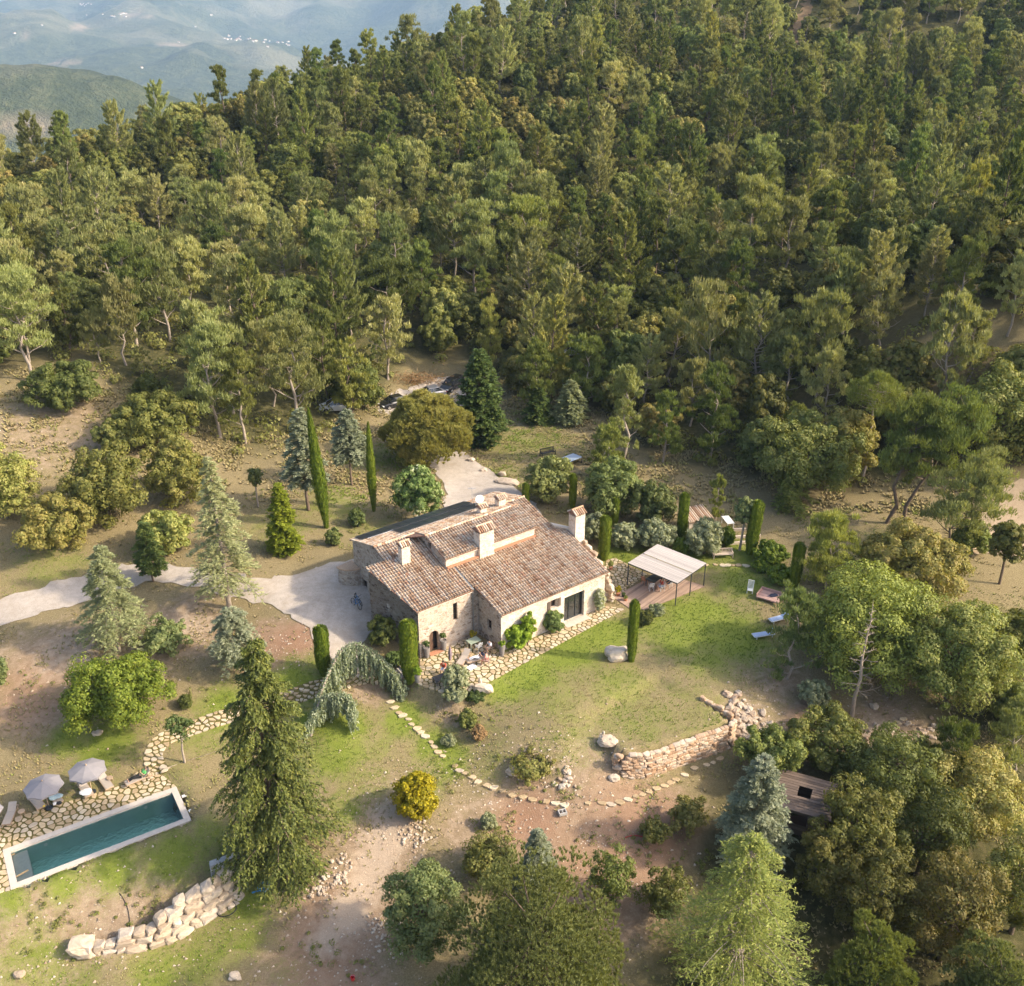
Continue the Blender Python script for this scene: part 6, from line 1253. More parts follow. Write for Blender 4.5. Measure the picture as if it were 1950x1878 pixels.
lounger('taupe lounger with a yellow cup on it, under the second parasol', (58, 1516), (84, 1548)); lounger('lounger with a patterned towel under the second parasol', (96, 1506), (116, 1537))
lounger('lounger with a white towel under the parasol nearest the path', (152, 1490), (176, 1527)); lounger('empty taupe lounger beside the white towel lounger', (190, 1478), (213, 1510)); lounger('lounger with a person lying on it beside the path', (289, 1478), (240, 1499), back=.7); lounger('empty lounger at the picture edge', (30, 1537), (12, 1580))
def cloth(name, label, cat, px, py, mat, sx, sy, z, h=.05, seed=1, group=None, rz=0.0):
    x, y = unp(px, py, z); me = blob_mesh(name, M[mat], sx, sy, h, seed, 3, .35); o = link(name, me, None, (x, y, z), rz); return tag(o, label, cat, group)
cloth('beach_towel', 'crumpled white towel on a lounger', 'towel', 161, 1508, 'towel_white', .42, .34, POOLZ + .46, .12, 3); cloth('beach_towel', 'pale patterned towel on a lounger under the parasol', 'towel', 104, 1518, 'towel_blue', .4, .3, POOLZ + .44, .07, 4, rz=.6)
cloth('drinking_cup', 'yellow cup lying on a lounger', 'cup', 83, 1535, 'yellow', .09, .09, POOLZ + .42, .06, 5); cloth('pool_bag', 'black bag at the foot of a lounger', 'bag', 113, 1529, 'black', .2, .13, POOLZ + .45, .1, 6); cloth('white_hat', 'small white hat beside the black bag', 'hat', 104, 1530, 'white', .14, .13, POOLZ + .44, .07, 7)
def stool(name, label, loc, r=.24, h=.42, mat='teak', cat='stool', n=14):
    t = thing(name, label, cat, loc); mb = MB(); mb.lathe([(r, h - .035), (r, h)], n=n); mb.build('seat', M[mat], t)
    for k in range(3): a = k * 2.09 + .4; mb = MB(); mb.tube([(r * .55 * math.cos(a), r * .55 * math.sin(a), h - .03), (r * .85 * math.cos(a), r * .85 * math.sin(a), 0)], .02, 5); mb.build('leg', M[mat], t)
    return t
stool('side_stool', 'small round wooden stool near the lying person', (*unp(211, 1490, POOLZ), POOLZ + .05)); stool('side_stool', 'small round wooden stool near the picture edge', (*unp(43, 1554, POOLZ), POOLZ + .05))

# ------------------------------------------------------------------ deck and pergola
dc = np.mean(np.array(DECK), 0); PG = [unp(*p, 2.4) for p in [(1203, 1067), (1285, 1113), (1340, 1075), (1255, 1043)]]; pgc = np.mean(np.array(PG), 0); pga = math.atan2(PG[2][1] - PG[1][1], PG[2][0] - PG[1][0])
deck = thing('wooden_deck', 'brown wooden deck under the pergola', 'deck', (dc[0], dc[1], .02), pga)
mb = MB(); ca, sa = math.cos(-pga), math.sin(-pga); dl = [((x - dc[0]) * ca - (y - dc[1]) * sa, (x - dc[0]) * sa + (y - dc[1]) * ca) for x, y in DECK]; dl = dl if area(dl) > 0 else dl[::-1]
ymin = min(p[1] for p in dl); ymax = max(p[1] for p in dl); y = ymin
while y < ymax:
    c = clip_half(clip_half(dl, 0, -1, -y), 0, 1, y + .135)
    if len(c) > 2 and abs(area(c)) > .01: mb.prism(c, .0, .075)
    y += .143
tag(mb.build('deck_boards', M['deck'], deck), kind='stuff')
mb = MB(); mb.prism([(x * .99, y * .99) for x, y in dl], -.1, .045); mb.build('joists', M['wood_dark'], deck)
pg = thing('pergola', 'flat pergola roofed with pale reed mats on thin dark posts', 'pergola', (pgc[0], pgc[1], .05), pga); pw_, pd_ = 4.95, 5.55
for sx in (-1, 0, 1):
    for sy in (-1, 1): mb = MB(); mb.box((sx * (pw_ / 2 - .04), sy * (pd_ / 2 - .04), 1.15), (.075, .075, 2.4)); mb.build('post', M['steel'], pg)
mb = MB()
for sy in (-1, 1): mb.box((0, sy * (pd_ / 2 - .04), 2.36), (pw_, .07, .11))
mb.build('beam', M['steel'], pg); mb = MB()
for sx in (-1, 1): mb.box((sx * (pw_ / 2 - .04), 0, 2.36), (.07, pd_ - .16, .10))
mb.build('beam', M['steel'], pg)
for k, (a, b) in enumerate(((-pw_ / 2, -.06), (.06, pw_ / 2))):
    mb = MB(); nn = 46
    for i in range(nn): u = a + (b - a) * (i + .5) / nn; mb.box((u, 0, 2.44 + .006 * math.sin(i * 2.3)), ((b - a) / nn * .96, pd_ + .05, .02))
    tag(mb.build('reed_mat', M['reed'], pg), kind='stuff')
def chair(label, x, y, z, rz, mat='white', name='garden_chair', group=None):
    t = thing(name, label, 'chair', (x, y, z), rz, group); mb = MB()
    for k in range(5): mb.box((0, -.17 + k * .085, .45), (.42, .07, .025))
    mb.build('seat', M[mat], t)
    for sx in (-1, 1):
        for sy in (-1, 1): mb = MB(); mb.bar((sx * .19, sy * .19, .45), (sx * .22, sy * .2, 0), .035); mb.build('leg', M[mat], t)
    mb = MB()
    for k in range(5): mb.bar((-.2, -.17 + k * .085, .46), (-.28, -.17 + k * .085, .9), .05, .02)
    mb.bar((-.28, -.22, .9), (-.28, .22, .9), .04); mb.build('backrest', M[mat], t); mb = MB()
    for s in (-1, 1): mb.bar((-.22, s * .23, .66), (.2, s * .23, .64), .04, .03); mb.bar((.2, s * .23, .64), (.2, s * .22, .45), .03)
    mb.build('armrest', M[mat], t); return t
def table(label, x, y, z, rz, L=1.6, W=.9, h=.74, mat='steel_light', name='garden_table', legm=None):
    t = thing(name, label, 'table', (x, y, z), rz); mb = MB(); mb.box((0, 0, h), (L, W, .04)); mb.build('table_top', M[mat], t)
    for sx in (-1, 1):
        for sy in (-1, 1): mb = MB(); mb.box((sx * (L / 2 - .08), sy * (W / 2 - .08), h / 2), (.05, .05, h)); mb.build('leg', M[legm or mat], t)
    return t
tx, ty = unp(1247, 1112, .1); table('grey dining table under the pergola', tx, ty, .1, pga, 1.9, 1.0, mat='steel')
def W2(px, py, z=.1): return unp(px, py, z)
_c1 = W2(1227, 1112); chair('red brown chair at the near end of the pergola table', *_c1, .1, .7, 'terracotta'); _c2 = W2(1240, 1124); chair('white chair nearest the deck edge under the pergola', *_c2, .1, R(95), 'white'); _c3 = W2(1260, 1124); chair('white chair the person in red sits on', *_c3, .1, R(200), 'white'); _c4 = W2(1274, 1118); chair('white chair the person in navy sits on', *_c4, .1, R(230), 'white')

# ------------------------------------------------------------------ people
def skin_mesh(name, J, E, mat, parent):
    ks = list(J); me = bpy.data.meshes.new(name); me.from_pydata([J[k][0] for k in ks], [(ks.index(a), ks.index(b)) for a, b in E], []); o = link(name, me, parent)
    md = o.modifiers.new('skin', 'SKIN'); md.use_smooth_shade = True
    if not me.skin_vertices: 
        import bmesh
        bm = bmesh.new(); bm.from_mesh(me); bm.verts.layers.skin.verify(); bm.to_mesh(me); bm.free()
    for i, k in enumerate(ks):
        r = J[k][1]; me.skin_vertices[0].data[i].radius = (r, r) if not hasattr(r, '__len__') else r; me.skin_vertices[0].data[i].use_root = (i == 0)
    o.modifiers.new('sub', 'SUBSURF').levels = 1; o.modifiers['sub'].render_levels = 1; me.materials.append(mat); return o
def person(label, loc, rz, pose='sit', top='c_white', legs='c_blue', hair='hair', long_legs=True, lean=.0, hat=None):
    t = thing('person', label, 'person', loc, rz); J = {}
    if pose == 'sit':
        hip, chest, neck, head = (0, 0, .56), (.04 + lean * .5, 0, .86), (.07 + lean, 0, 1.08), (.11 + lean, 0, 1.24); kn = lambda s: (.43, s * .12, .55); an = lambda s: (.42, s * .12, .1); toe = lambda s: (.58, s * .13, .05); sh = lambda s: (.05 + lean, s * .18, 1.03); el = lambda s: (.16 + lean * .8, s * .25, .78); ha = lambda s: (.38 + lean, s * .16, .74); hp = lambda s: (.02, s * .1, .54)
    elif pose == 'stand':
        hip, chest, neck, head = (0, 0, .95), (0, 0, 1.25), (.02, 0, 1.48), (.05, 0, 1.64); kn = lambda s: (.04 + .06 * s, s * .1, .5); an = lambda s: (.0 + .08 * s, s * .1, .09); toe = lambda s: (.16 + .08 * s, s * .12, .04); sh = lambda s: (0, s * .19, 1.42); el = lambda s: (.04, s * .26, 1.14); ha = lambda s: (.2, s * .22, .95); hp = lambda s: (0, s * .1, .93)
    else:   # lying on a lounger, head towards -x
        hip, chest, neck, head = (-.15, 0, .46), (-.45, 0, .62), (-.62, 0, .78), (-.74, 0, .90); kn = lambda s: (.3, s * .11, .52 + .1 * (s > 0)); an = lambda s: (.72, s * .1, .42); toe = lambda s: (.78, s * .12, .55); sh = lambda s: (-.58, s * .18, .72); el = lambda s: (-.35, s * .28, .60); ha = lambda s: (-.25, s * .1, .74); hp = lambda s: (-.08, s * .1, .45)
    V3 = lambda p: Vector(p); J['hip'] = (hip, (.15, .11)); J['waist'] = (tuple((V3(hip) + V3(chest)) / 2), (.14, .10)); J['chest'] = (chest, (.17, .11)); J['neck'] = (neck, .055); J['skull'] = (tuple(V3(neck).lerp(V3(head), .45)), .065); J['head'] = (head, (.085, .10)); J['crown'] = (tuple(V3(neck).lerp(V3(head), 1.55)), .06)
    E = [('hip', 'waist'), ('waist', 'chest'), ('chest', 'neck'), ('neck', 'skull'), ('skull', 'head'), ('head', 'crown')]
    fd = (V3(head) - V3(neck)).normalized(); fwd = Vector((1, 0, 0)) if pose != 'lie' else Vector((.5, 0, .85))
    for s, q in ((-1, 'l'), (1, 'r')):
        J['sh' + q] = (sh(s), .065); J['el' + q] = (el(s), .045); J['ha' + q] = (ha(s), .035); J['pa' + q] = (tuple(V3(ha(s)) + (V3(ha(s)) - V3(el(s))).normalized() * .07), (.04, .018)); J['hp' + q] = (hp(s), .095); J['kn' + q] = (kn(s), .062); J['an' + q] = (an(s), .042); J['to' + q] = (toe(s), .04)
        E += [('chest', 'sh' + q), ('sh' + q, 'el' + q), ('el' + q, 'ha' + q), ('ha' + q, 'pa' + q), ('hip', 'hp' + q), ('hp' + q, 'kn' + q), ('kn' + q, 'an' + q), ('an' + q, 'to' + q)]
    skin_mesh('body', J, E, M['skin'], t)
    mb = MB()                                   # fingers, thumb, nose and ears of the body
    for s, q in ((-1, 'l'), (1, 'r')):
        p = V3(J['pa' + q][0]); d = (V3(J['pa' + q][0]) - V3(J['ha' + q][0])).normalized(); sd = Vector((0, 1, 0)); up = d.cross(sd)
        for k, ln in enumerate((.062, .075, .08, .07)): a = p + sd * (k - 1.5) * .018; mb.tube([a - d * .02, a + d * ln * .55, a + d * ln * .85 - up * .02 + Vector((0, 0, -.02))], [.0085, .008, .006], 5)
        mb.tube([p - d * .05 - sd * s * .03, p - d * .01 - sd * s * .055, p + d * .02 - sd * s * .055], [.01, .009, .007], 5)
    h = V3(head); mb.tube([h + fwd * .085 + fd * .03, h + fwd * .12 - fd * .015], [.008, .016], 5); mb.tube([h + Vector((0, .08, 0)), h + Vector((0, .1, .01))], [.03, .02], 6); mb.tube([h + Vector((0, -.08, 0)), h + Vector((0, -.1, .01))], [.03, .02], 6)
    mb.build('hands_and_face', M['skin'], t)
    g = lambda k, m: (J[k][0], tuple(r * m for r in (J[k][1] if hasattr(J[k][1], '__len__') else (J[k][1],) * 2)))
    S = {k: g(k, 1.14) for k in ('hip', 'waist', 'chest')}; S['col'] = (tuple(V3(chest).lerp(V3(neck), .75)), .075); ES = [('hip', 'waist'), ('waist', 'chest'), ('chest', 'col')]
    for q in 'lr': S['sh' + q] = g('sh' + q, 1.25); S['el' + q] = (tuple(V3(J['sh' + q][0]).lerp(V3(J['el' + q][0]), .8)), .062); ES += [('chest', 'sh' + q), ('sh' + q, 'el' + q)]
    skin_mesh('shirt', S, ES, M[top], t)
    Tt = {'hip': g('hip', 1.17)}; ET = []
    for q in 'lr':
        Tt['hp' + q] = g('hp' + q, 1.15); Tt['kn' + q] = g('kn' + q, 1.2); ET += [('hip', 'hp' + q), ('hp' + q, 'kn' + q)]
        if long_legs: Tt['an' + q] = g('an' + q, 1.25); ET += [('kn' + q, 'an' + q)]
    skin_mesh('trousers', Tt, ET, M[legs], t)
    me = blob_mesh('hair', M[hair], .105, .10, .105, 5, 2, .08); o = link('hair', me, t, tuple(h + fd * .045 - fwd * .025)); return t
person('person in a red top sitting at the pergola table', (*_c3, .1), R(200), 'sit', 'c_red', 'c_blue', long_legs=False); person('person in dark navy bending forward under the pergola', (*_c4, .1), R(215), 'sit', 'c_navy', 'c_navy', long_legs=False, lean=.14)
_pw = unp(935, 1243, 0); chair('dark chair under the person in white on the patio', *_pw, .05, R(215), 'wood_dark'); person('person in a white shirt sitting on the patio by the wall', (*_pw, .05), R(215), 'sit', 'c_white', 'c_beige', lean=.08, long_legs=False)
_pr = unp(846, 1283, 0); chair('dark chair under the person in faded red on the patio', *_pr, .05, R(250), 'wood_dark'); person('person in a faded red top sitting at the low patio table', (*_pr, .05), R(250), 'sit', 'c_red', 'c_blue', lean=.05, long_legs=False)
_pk = unp(927, 1268, 0); chair('pale chair under the person in pink on the patio', *_pk, .05, R(170), 'wood_pale'); person('person in pink sitting in the sun on the patio', (*_pk, .05), R(170), 'sit', 'c_pink', 'c_pink', long_legs=False)
_pn = unp(916, 1262, 0); lounger('grey lounger on the patio with a person in navy', (918, 1258), (900, 1262), group='patio loungers', z=0.0, sling='sling'); person('person in navy lying on the patio lounger', (*unp(909, 1261, 0), .05), math.atan2(unp(900, 1262, 0)[1] - unp(918, 1258, 0)[1], unp(900, 1262, 0)[0] - unp(918, 1258, 0)[0]), 'lie', 'c_navy', 'c_white', long_legs=True)
_h = np.array(unp(289, 1478, POOLZ)); _f = np.array(unp(240, 1499, POOLZ)); _c = (_h + _f) / 2; person('person in a green top reading on the lounger by the pool', (_c[0], _c[1], POOLZ + .03), math.atan2(*(_f - _h)[::-1]), 'lie', 'c_green', 'c_black')
lounger('grey empty lounger on the patio facing the lawn', (888, 1252), (878, 1266), group='patio loungers', z=0.0)
mb = MB(); _b = unp(898, 1272, 0); mb.box((0, 0, .02), (.8, .55, .05)); tag(mb.build('white_cushion', M['towel_white'], None, loc=(*_b, .07), rz=.8), 'pale cushion lying on the patio stones', 'cushion')
parasol(0, 0, 'folded dark purple parasol standing on the patio', h=2.3, closed=True, mat='parasol_purple', loc=(*unp(858, 1277, 0), .04)); _tb = unp(838, 1300, 0)
table('low dark table at the corner of the patio', _tb[0], _tb[1], .05, .6, 1.1, .8, .45, 'steel'); _tb = unp(862, 1304, 0); table('small dark stool table beside the patio shrub', _tb[0], _tb[1], .05, .6, .6, .5, .4, 'steel'); _tb = unp(902, 1234, 0); table('green bistro table against the stone wall', _tb[0], _tb[1], .05, .65, 1.1, .8, .74, 'olive_paint'); _tb = unp(912, 1240, 0); chair('white wicker chair by the bistro table', _tb[0], _tb[1], .05, 2.2, 'white')
def potted(name, label, px, py, z, r, h, leafm, ph, pw, matp='pot', seed=1, stem=0.0):
    x, y = unp(px, py, z); t = thing(name, label, 'plant pot', (x, y, z + .04)); mb = MB(); mb.lathe([(r * .68, 0), (r * .9, h * .55), (r, h * .94), (r, h), (r * .85, h), (r * .8, h * .9)], n=14); mb.build('pot', M[matp], t, smooth=False)
    mb, lv = bushy(seed, ph, pw, 12, 4, 26, .09, .06, base=.0, trunk=False); o = link('foliage', lv.mesh('foliage', M[leafm]), t, (0, 0, h * .88 + stem))
    if stem: mb = MB(); mb.tube([(0, 0, h * .8), (0, 0, h + stem + .15)], .02, 5); mb.build('stem', M['bark'], t)
    return t
potted('tall_pot', 'tall grey pot with topiary left of the arched door', 813, 1252, 0, .30, 1.0, 'broad', .5, .7, seed=301, stem=.25); potted('tall_pot', 'tall grey pot with topiary right of the arched door', 845, 1238, 0, .30, 1.0, 'broad', .5, .65, seed=302, stem=.35); potted('tall_pot', 'tall slim grey pot at the corner of the main front', 956, 1249, 0, .27, 1.15, 'lime', .45, .7, seed=303); potted('tall_pot', 'grey pot with leafy plant at the foot of the stout cypress', 795, 1300, 0, .24, .8, 'lime', .9, .8, seed=304)
potted('yellow_pot', 'pot with a golden shrub in the inner corner of the patio', 900, 1222, 0, .22, .4, 'thuja', .8, .75, seed=305); potted('small_pot', 'pot with a yellow green plant at the edge of the deck', 1177, 1135, 0, .22, .35, 'thuja', .8, .6, seed=306, matp='terracotta'); potted('small_pot', 'small dark pot beside the yellow green plant', 1187, 1138, 0, .16, .28, 'broad', .25, .3, seed=307, matp='black'); potted('small_pot', 'terracotta pot at the deck corner', 1191, 1145, 0, .2, .3, 'broom', .3, .4, seed=308, matp='terracotta')
potted('small_pot', 'pot of dry grass beside the ruined wall', 1163, 1085, 0, .2, .3, 'broom', .7, .6, seed=309, matp='terracotta')

# ------------------------------------------------------------------ benches, chairs, beds on the lawns
def bench(label, px, py, rz, mat, L=2.0):
    x, y, z = at(px, py); t = thing('garden_bench', label, 'bench', (x, y, z + .02), rz); mb = MB()
    for k in range(4): mb = MB(); mb.box((0, -.2 + k * .12, .44), (L, .1, .03)); mb.build('seat_slat', M[mat], t)
    n = 13
    for k in range(n): mb = MB(); mb.box((-L / 2 + .12 + k * (L - .24) / (n - 1), .28, .66), (.06, .025, .4)); mb.build('back_slat', M[mat], t)
    mb = MB(); mb.box((0, .28, .9), (L, .05, .09)); mb.box((0, .28, .48), (L, .05, .06)); mb.build('back_rail', M[mat], t)
    for sx in (-1, 1):
        mb = MB(); mb.box((sx * (L / 2 - .04), .28, .46), (.07, .07, .92)); mb.build('leg', M[mat], t); mb = MB(); mb.box((sx * (L / 2 - .04), -.24, .32), (.07, .07, .64)); mb.build('leg', M[mat], t); mb = MB(); mb.box((sx * (L / 2 - .04), .0, .65), (.08, .58, .04)); mb.build('armrest', M[mat], t)
    return t
bench('pale wooden garden bench in front of the olive bushes', 1376, 1062, R(4), 'wood_pale'); bench('black bench on the back lawn', 1043, 868, R(28), 'black', 1.9)
_x, _y, _z = at(1085, 884); table('blue grey table standing on the back lawn', _x, _y, _z, .75, 2.7, 1.5, .76, 'blue_grey', 'tennis_table', 'steel'); _x, _y, _z = at(1385, 1003); table('white slatted table behind the rounded box bush', _x, _y, _z, R(100), 1.8, .8, .8, 'white')
_x, _y, _z = at(1428, 1128); t = thing('folding_chair', 'white folding chair standing on the lawn', 'chair', (_x, _y, _z + .02), R(250))
for k in range(6): mb = MB(); mb.box((-.05 + k * .085, 0, .4 - k * .004), (.07, .46, .02)); mb.build('seat_slat', M['white'], t)
for k in range(7): mb = MB(); mb.bar((-.12 - k * .045, -.23, .48 + k * .1), (-.12 - k * .045, .23, .48 + k * .1), .07, .02); mb.build('back_slat', M['white'], t)
for s in (-1, 1): mb = MB(); mb.bar((-.42, s * .25, 1.12), (.32, s * .25, 0), .045); mb.build('leg', M['white'], t); mb = MB(); mb.bar((.38, s * .22, .42), (-.3, s * .22, 0), .045); mb.build('leg', M['white'], t)
_x, _y, _z = at(1466, 1140); t = thing('daybed', 'low pinkish wooden daybed under the feathery tree', 'daybed', (_x, _y, _z + .02), R(-32)); mb = MB()
for k in range(9): mb = MB(); mb.box((0, -.66 + k * .165, .28), (2.1, .15, .04)); mb.build('plank', M['wood_pink'], t)
mb = MB(); mb.box((0, .78, .4), (2.2, .05, .3)); mb.box((-1.08, 0, .4), (.05, 1.5, .3)); mb.box((0, -.77, .25), (2.2, .05, .12)); mb.build('side_board', M['wood_pink'], t); me = blob_mesh('throw_cushion', M['c_navy'], .45, .22, .1, 8, 2, .3); tag(link('throw_cushion', me, None, (_x + .3, _y - .05, _z + .42)), 'dark cushion on the pinkish daybed', 'cushion')
for sx in (-1, 1):
    for sy in (-1, 1): mb = MB(); mb.box((sx * 1.0, sy * .7, .13), (.08, .08, .26)); mb.build('leg', M['wood_pink'], t)
lounger('pale blue sunbed further into the shade of the feathery tree', (1500, 1176), (1466, 1185), 'blue sunbeds', 'blue_sling', 0.0, 'white'); lounger('pale blue sunbed at the edge of the lawn', (1470, 1206), (1437, 1211), 'blue sunbeds', 'blue_sling', 0.0, 'white')

# ------------------------------------------------------------------ stones, walls, steps
def rock(name, label, px, py, sx, sy, sz, seed, cat='boulder', mat='boulder', group=None, sink=.3, rz=0.0, flat=.4):
    x, y, z = at(px, py); return tag(link(name, blob_mesh(name, M[mat], sx, sy, sz, seed, 3, .2, flat), None, (x, y, z + sz * (1 - sink)), rz), label, cat, group)
rock('lawn_boulder', 'big pale boulder beside the clipped cypress on the lawn', 1172, 1252, .95, .7, .62, 1); rock('stone_basin', 'pale carved stone basin on the lawn above the dry stone wall', 1156, 1416, .75, .55, .34, 2, cat='stone basin'); rock('basin_spout', 'small upright stone on the rim of the stone basin', 1148, 1410, .12, .12, .42, 3, cat='stone', sink=.0); rock('fountain_stone', 'jagged white rock at the front of the patio', 918, 1318, .75, .5, .5, 4); rock('fountain_stone', 'small upright white rock on the jagged one', 914, 1312, .16, .16, .6, 5, sink=0)
for i, (px, py, s) in enumerate([(897, 878, .35), (922, 897, .3), (956, 905, .4), (978, 918, .3)]): rock('kerb_stone', ['stone at the road edge nearest the umbrella pine', 'second stone along the road edge', 'pale stone next to the flat slab at the road edge', 'last stone of the row at the road edge'][i], px, py, s * 1.2, s, s * .7, 10 + i, 'stone')
rock('stone_slab', 'long flat grey slab beside the back road', 965, 920, 1.3, .55, .25, 16, 'stone', 'rubble', rz=-.4); rock('slope_rock', 'white outcrop rock in the grass clearing on the hill', 345, 452, 1.6, 1.0, .7, 17)
for i, (px, py, s, lb) in enumerate([(977, 1472, .45, 'pale rock in the low green bush by the wall'), (1170, 1484, .35, 'loose rock at the left foot of the dry stone wall'), (38, 1858, .28, 'flat pale stone lying in the lower grass'), (448, 1862, .3, 'flat pale stone on the dirt in the foreground'), (185, 1398, .3, 'pale rock under the laurel bush'), (1665, 1347, .3, 'grey rock under the huge domed oak')]): rock('loose_rock', lb, px, py, s * 1.2, s, s * .6, 30 + i, 'stone')
# dry stone retaining wall
def wall_on(name, label, top_px, ztops, base_drop, sz, th, seed, mat, batter=.12, cap=300, off=0.0):
    pts = [unp(px, py, zt) for (px, py), zt in zip(top_px, ztops)]; w = thing(name, label, 'stone wall', (0, 0, 0)); Lt = [0]
    for a, b in zip(pts[:-1], pts[1:]): Lt.append(Lt[-1] + math.hypot(b[0] - a[0], b[1] - a[1]))
    zf = lambda u: (float(np.interp(u, Lt, [zt - d for zt, d in zip(ztops, base_drop)])), batter)
    n = rubble_wall(w, pts, [zt + .08 for zt in ztops], 0, th, sz, seed, mat, zfun=zf, cap=cap, off=off); print(name, n); return w
wall_on('dry_stone_wall', 'curved dry stone retaining wall below the lawn', [(1172, 1432), (1186, 1437), (1225, 1432), (1263, 1421), (1320, 1402), (1383, 1381), (1392, 1369), (1375, 1355), (1335, 1334)], [-.75, -.62, -.55, -.55, -.55, -.55, -.55, -.55, -.5], [1.0, 1.9, 2.1, 2.1, 2.0, 2.0, 1.9, 1.3, .4], .36, .42, 21, 'drystone', batter=.06, off=.3)
wall_on('boulder_wall', 'retaining wall of big pale boulders below the pool', [(150, 1800), (203, 1789), (273, 1766), (300, 1744), (339, 1714), (390, 1679), (440, 1647)], [-4.8, -4.6, -4.2, -3.8, -3.4, -3.1, -3.0], [.9, 1.1, 1.5, 2.0, 2.5, 2.7, 2.6], .78, .8, 22, 'boulder', batter=.36, off=.1)
rock('end_boulder', 'large split boulder at the low end of the boulder wall', 158, 1812, .9, .6, .55, 40, flat=.7)
# rubble heaps
def heap(name, label, pix, n, smin, smax, spread, seed, mat='rubble'):
    rr = random.Random(seed); protos = [blob_mesh('stone', M[mat], .5, .45, .36, 700 + seed * 9 + k, 2, .25, .5) for k in range(5)]; h = thing(name, label, 'rubble', at(*pix[len(pix) // 2])); bx, by, bz = h.location
    for i in range(n):
        p = rr.choice(pix); x, y, z = at(p[0] + rr.gauss(0, spread), p[1] + rr.gauss(0, spread * .6)); s = rr.uniform(smin, smax); o = link('stone', rr.choice(protos), h, (x - bx, y - by, z - bz + s * .12)); o.scale = (s, s * rr.uniform(.7, 1.1), s * rr.uniform(.6, 1)); o.rotation_euler = (rr.uniform(-.4, .4), rr.uniform(-.4, .4), rr.uniform(0, 6))
heap('rubble_heap', 'tumbled stones at the far end of the dry stone wall', [(1400, 1350), (1415, 1365), (1425, 1385), (1440, 1375), (1410, 1395), (1430, 1400), (1395, 1335)], 90, .3, .75, 13, 1); heap('rubble_heap', 'small heap of orange stones below the lawn bank', [(1075, 1470), (1080, 1485), (1078, 1495)], 34, .25, .5, 6, 2); heap('rubble_heap', 'loose pale stones along the dirt track under the spruce', [(655, 1640), (640, 1670), (620, 1690), (600, 1700)], 120, .12, .34, 14, 3); heap('rubble_heap', 'loose stones at the track edge opposite the spruce', [(790, 1570), (775, 1590), (800, 1600)], 80, .1, .28, 12, 4); heap('rubble_heap', 'scattered stones beside the bare track on the right', [(1760, 1395), (1730, 1405), (1690, 1400)], 60, .2, .5, 18, 5); heap('rubble_heap', 'loose stones and branches left of the bottom pine', [(735, 1760), (745, 1800), (720, 1780)], 90, .1, .25, 22, 6)
heap('rubble_heap', 'low stone edging of the planting bank beside the gable', [(700, 1250), (712, 1262), (724, 1268), (735, 1278), (748, 1284)], 46, .3, .6, 4, 7)
# stone steps between the path and the patio
st = thing('garden_steps', 'worn timber and stone steps beside the stout cypress', 'steps', (0, 0, 0)); _a = np.array(unp(748, 1296, -.9)); _b = np.array(unp(779, 1268, .0)); _dd = (_b - _a) / np.linalg.norm(_b - _a)
for k in range(6):
    p = _a + (_b - _a) * (k + .5) / 6; mb = MB(); mb.box((p[0], p[1], -.95 + .16 * k), (.42, 1.25, .34), math.atan2(_dd[1], _dd[0])); mb.build('step', M['coping'] if k % 2 else M['wood_pale'], st)
# door in the pool bank
_x, _y, _z = at(462, 1676); dz = gz(*at(458, 1690)[:2]); pt = thing('pump_room', 'concrete pump room doorway let into the bank under the spruce', 'pump room', (_x - .6, _y + .25, dz), R(28))
mb = MB(); mb.box((0, .1, 2.0), (2.9, .5, .22)); mb.build('lintel', M['concrete'], pt); mb = MB(); mb.box((-1.35, .15, .95), (.25, .5, 1.9)); mb.build('jamb', M['concrete'], pt); mb = MB(); mb.box((1.35, .15, .95), (.25, .5, 1.9)); mb.build('jamb', M['concrete'], pt); mb = MB(); mb.box((.1, .36, .95), (2.5, .06, 1.9)); mb.build('interior', M['dark_in'], pt)
mb = MB(); mb.box((-.8, -.2, .95), (.85, .05, 1.85)); dr = mb.build('door', M['door_grey'], pt); mb = MB(); mb.box((-.48, -.25, 1.0), (.05, .06, .16)); mb.build('handle', M['steel'], dr)

# ------------------------------------------------------------------ wooden hut among the oaks
hx, hy, hz0 = at(1524, 1560); hut = thing('wooden_hut', 'weathered wooden hut with a square hole in its flat roof', 'hut', (hx, hy, hz0), R(-24)); HW, HD, HH = 3.6, 3.4, 2.3
for sx in (-1, 1): mb = MB(); [mb.box((sx * HW / 2, 0, .12 + k * .235), (.06, HD - .08, .22)) for k in range(10)]; tag(mb.build('wall', M['wood_grey'], hut), kind='stuff')
for sy in (-1, 1):
    mb = MB()
    for k in range(10):
        z = .12 + k * .235
        if sy < 0 and 1.0 < z < 1.9: mb.box((-HW / 4 - .28, sy * HD / 2, z), (HW / 2 - .56, .06, .22)); mb.box((HW / 4 + .28, sy * HD / 2, z), (HW / 2 - .56, .06, .22))
        else: mb.box((0, sy * HD / 2, z), (HW, .06, .22))
    tag(mb.build('wall', M['wood_grey'], hut), kind='stuff')
rt = 15
for k in range(rt):
    y = -HD / 2 - .25 + (HD + .5) * (k + .5) / rt; wd = (HD + .5) / rt * .95; zz = HH + .1 + y * .05 + random.uniform(-.01, .01)
    if abs(y - .1) < .42:
        mb = MB(); mb.box((-HW / 4 - .4, y, zz), (HW / 2 - .15, wd, .05)); mb.build('roof_plank', M['wood_grey'], hut); mb = MB(); mb.box((HW / 4 + .4, y, zz), (HW / 2 - .15, wd, .05)); mb.build('roof_plank', M['wood_grey'], hut)
    else: mb = MB(); mb.box((random.uniform(-.06, .06), y, zz), (HW + .6, wd, .05)); mb.build('roof_plank', M['wood_grey'], hut)
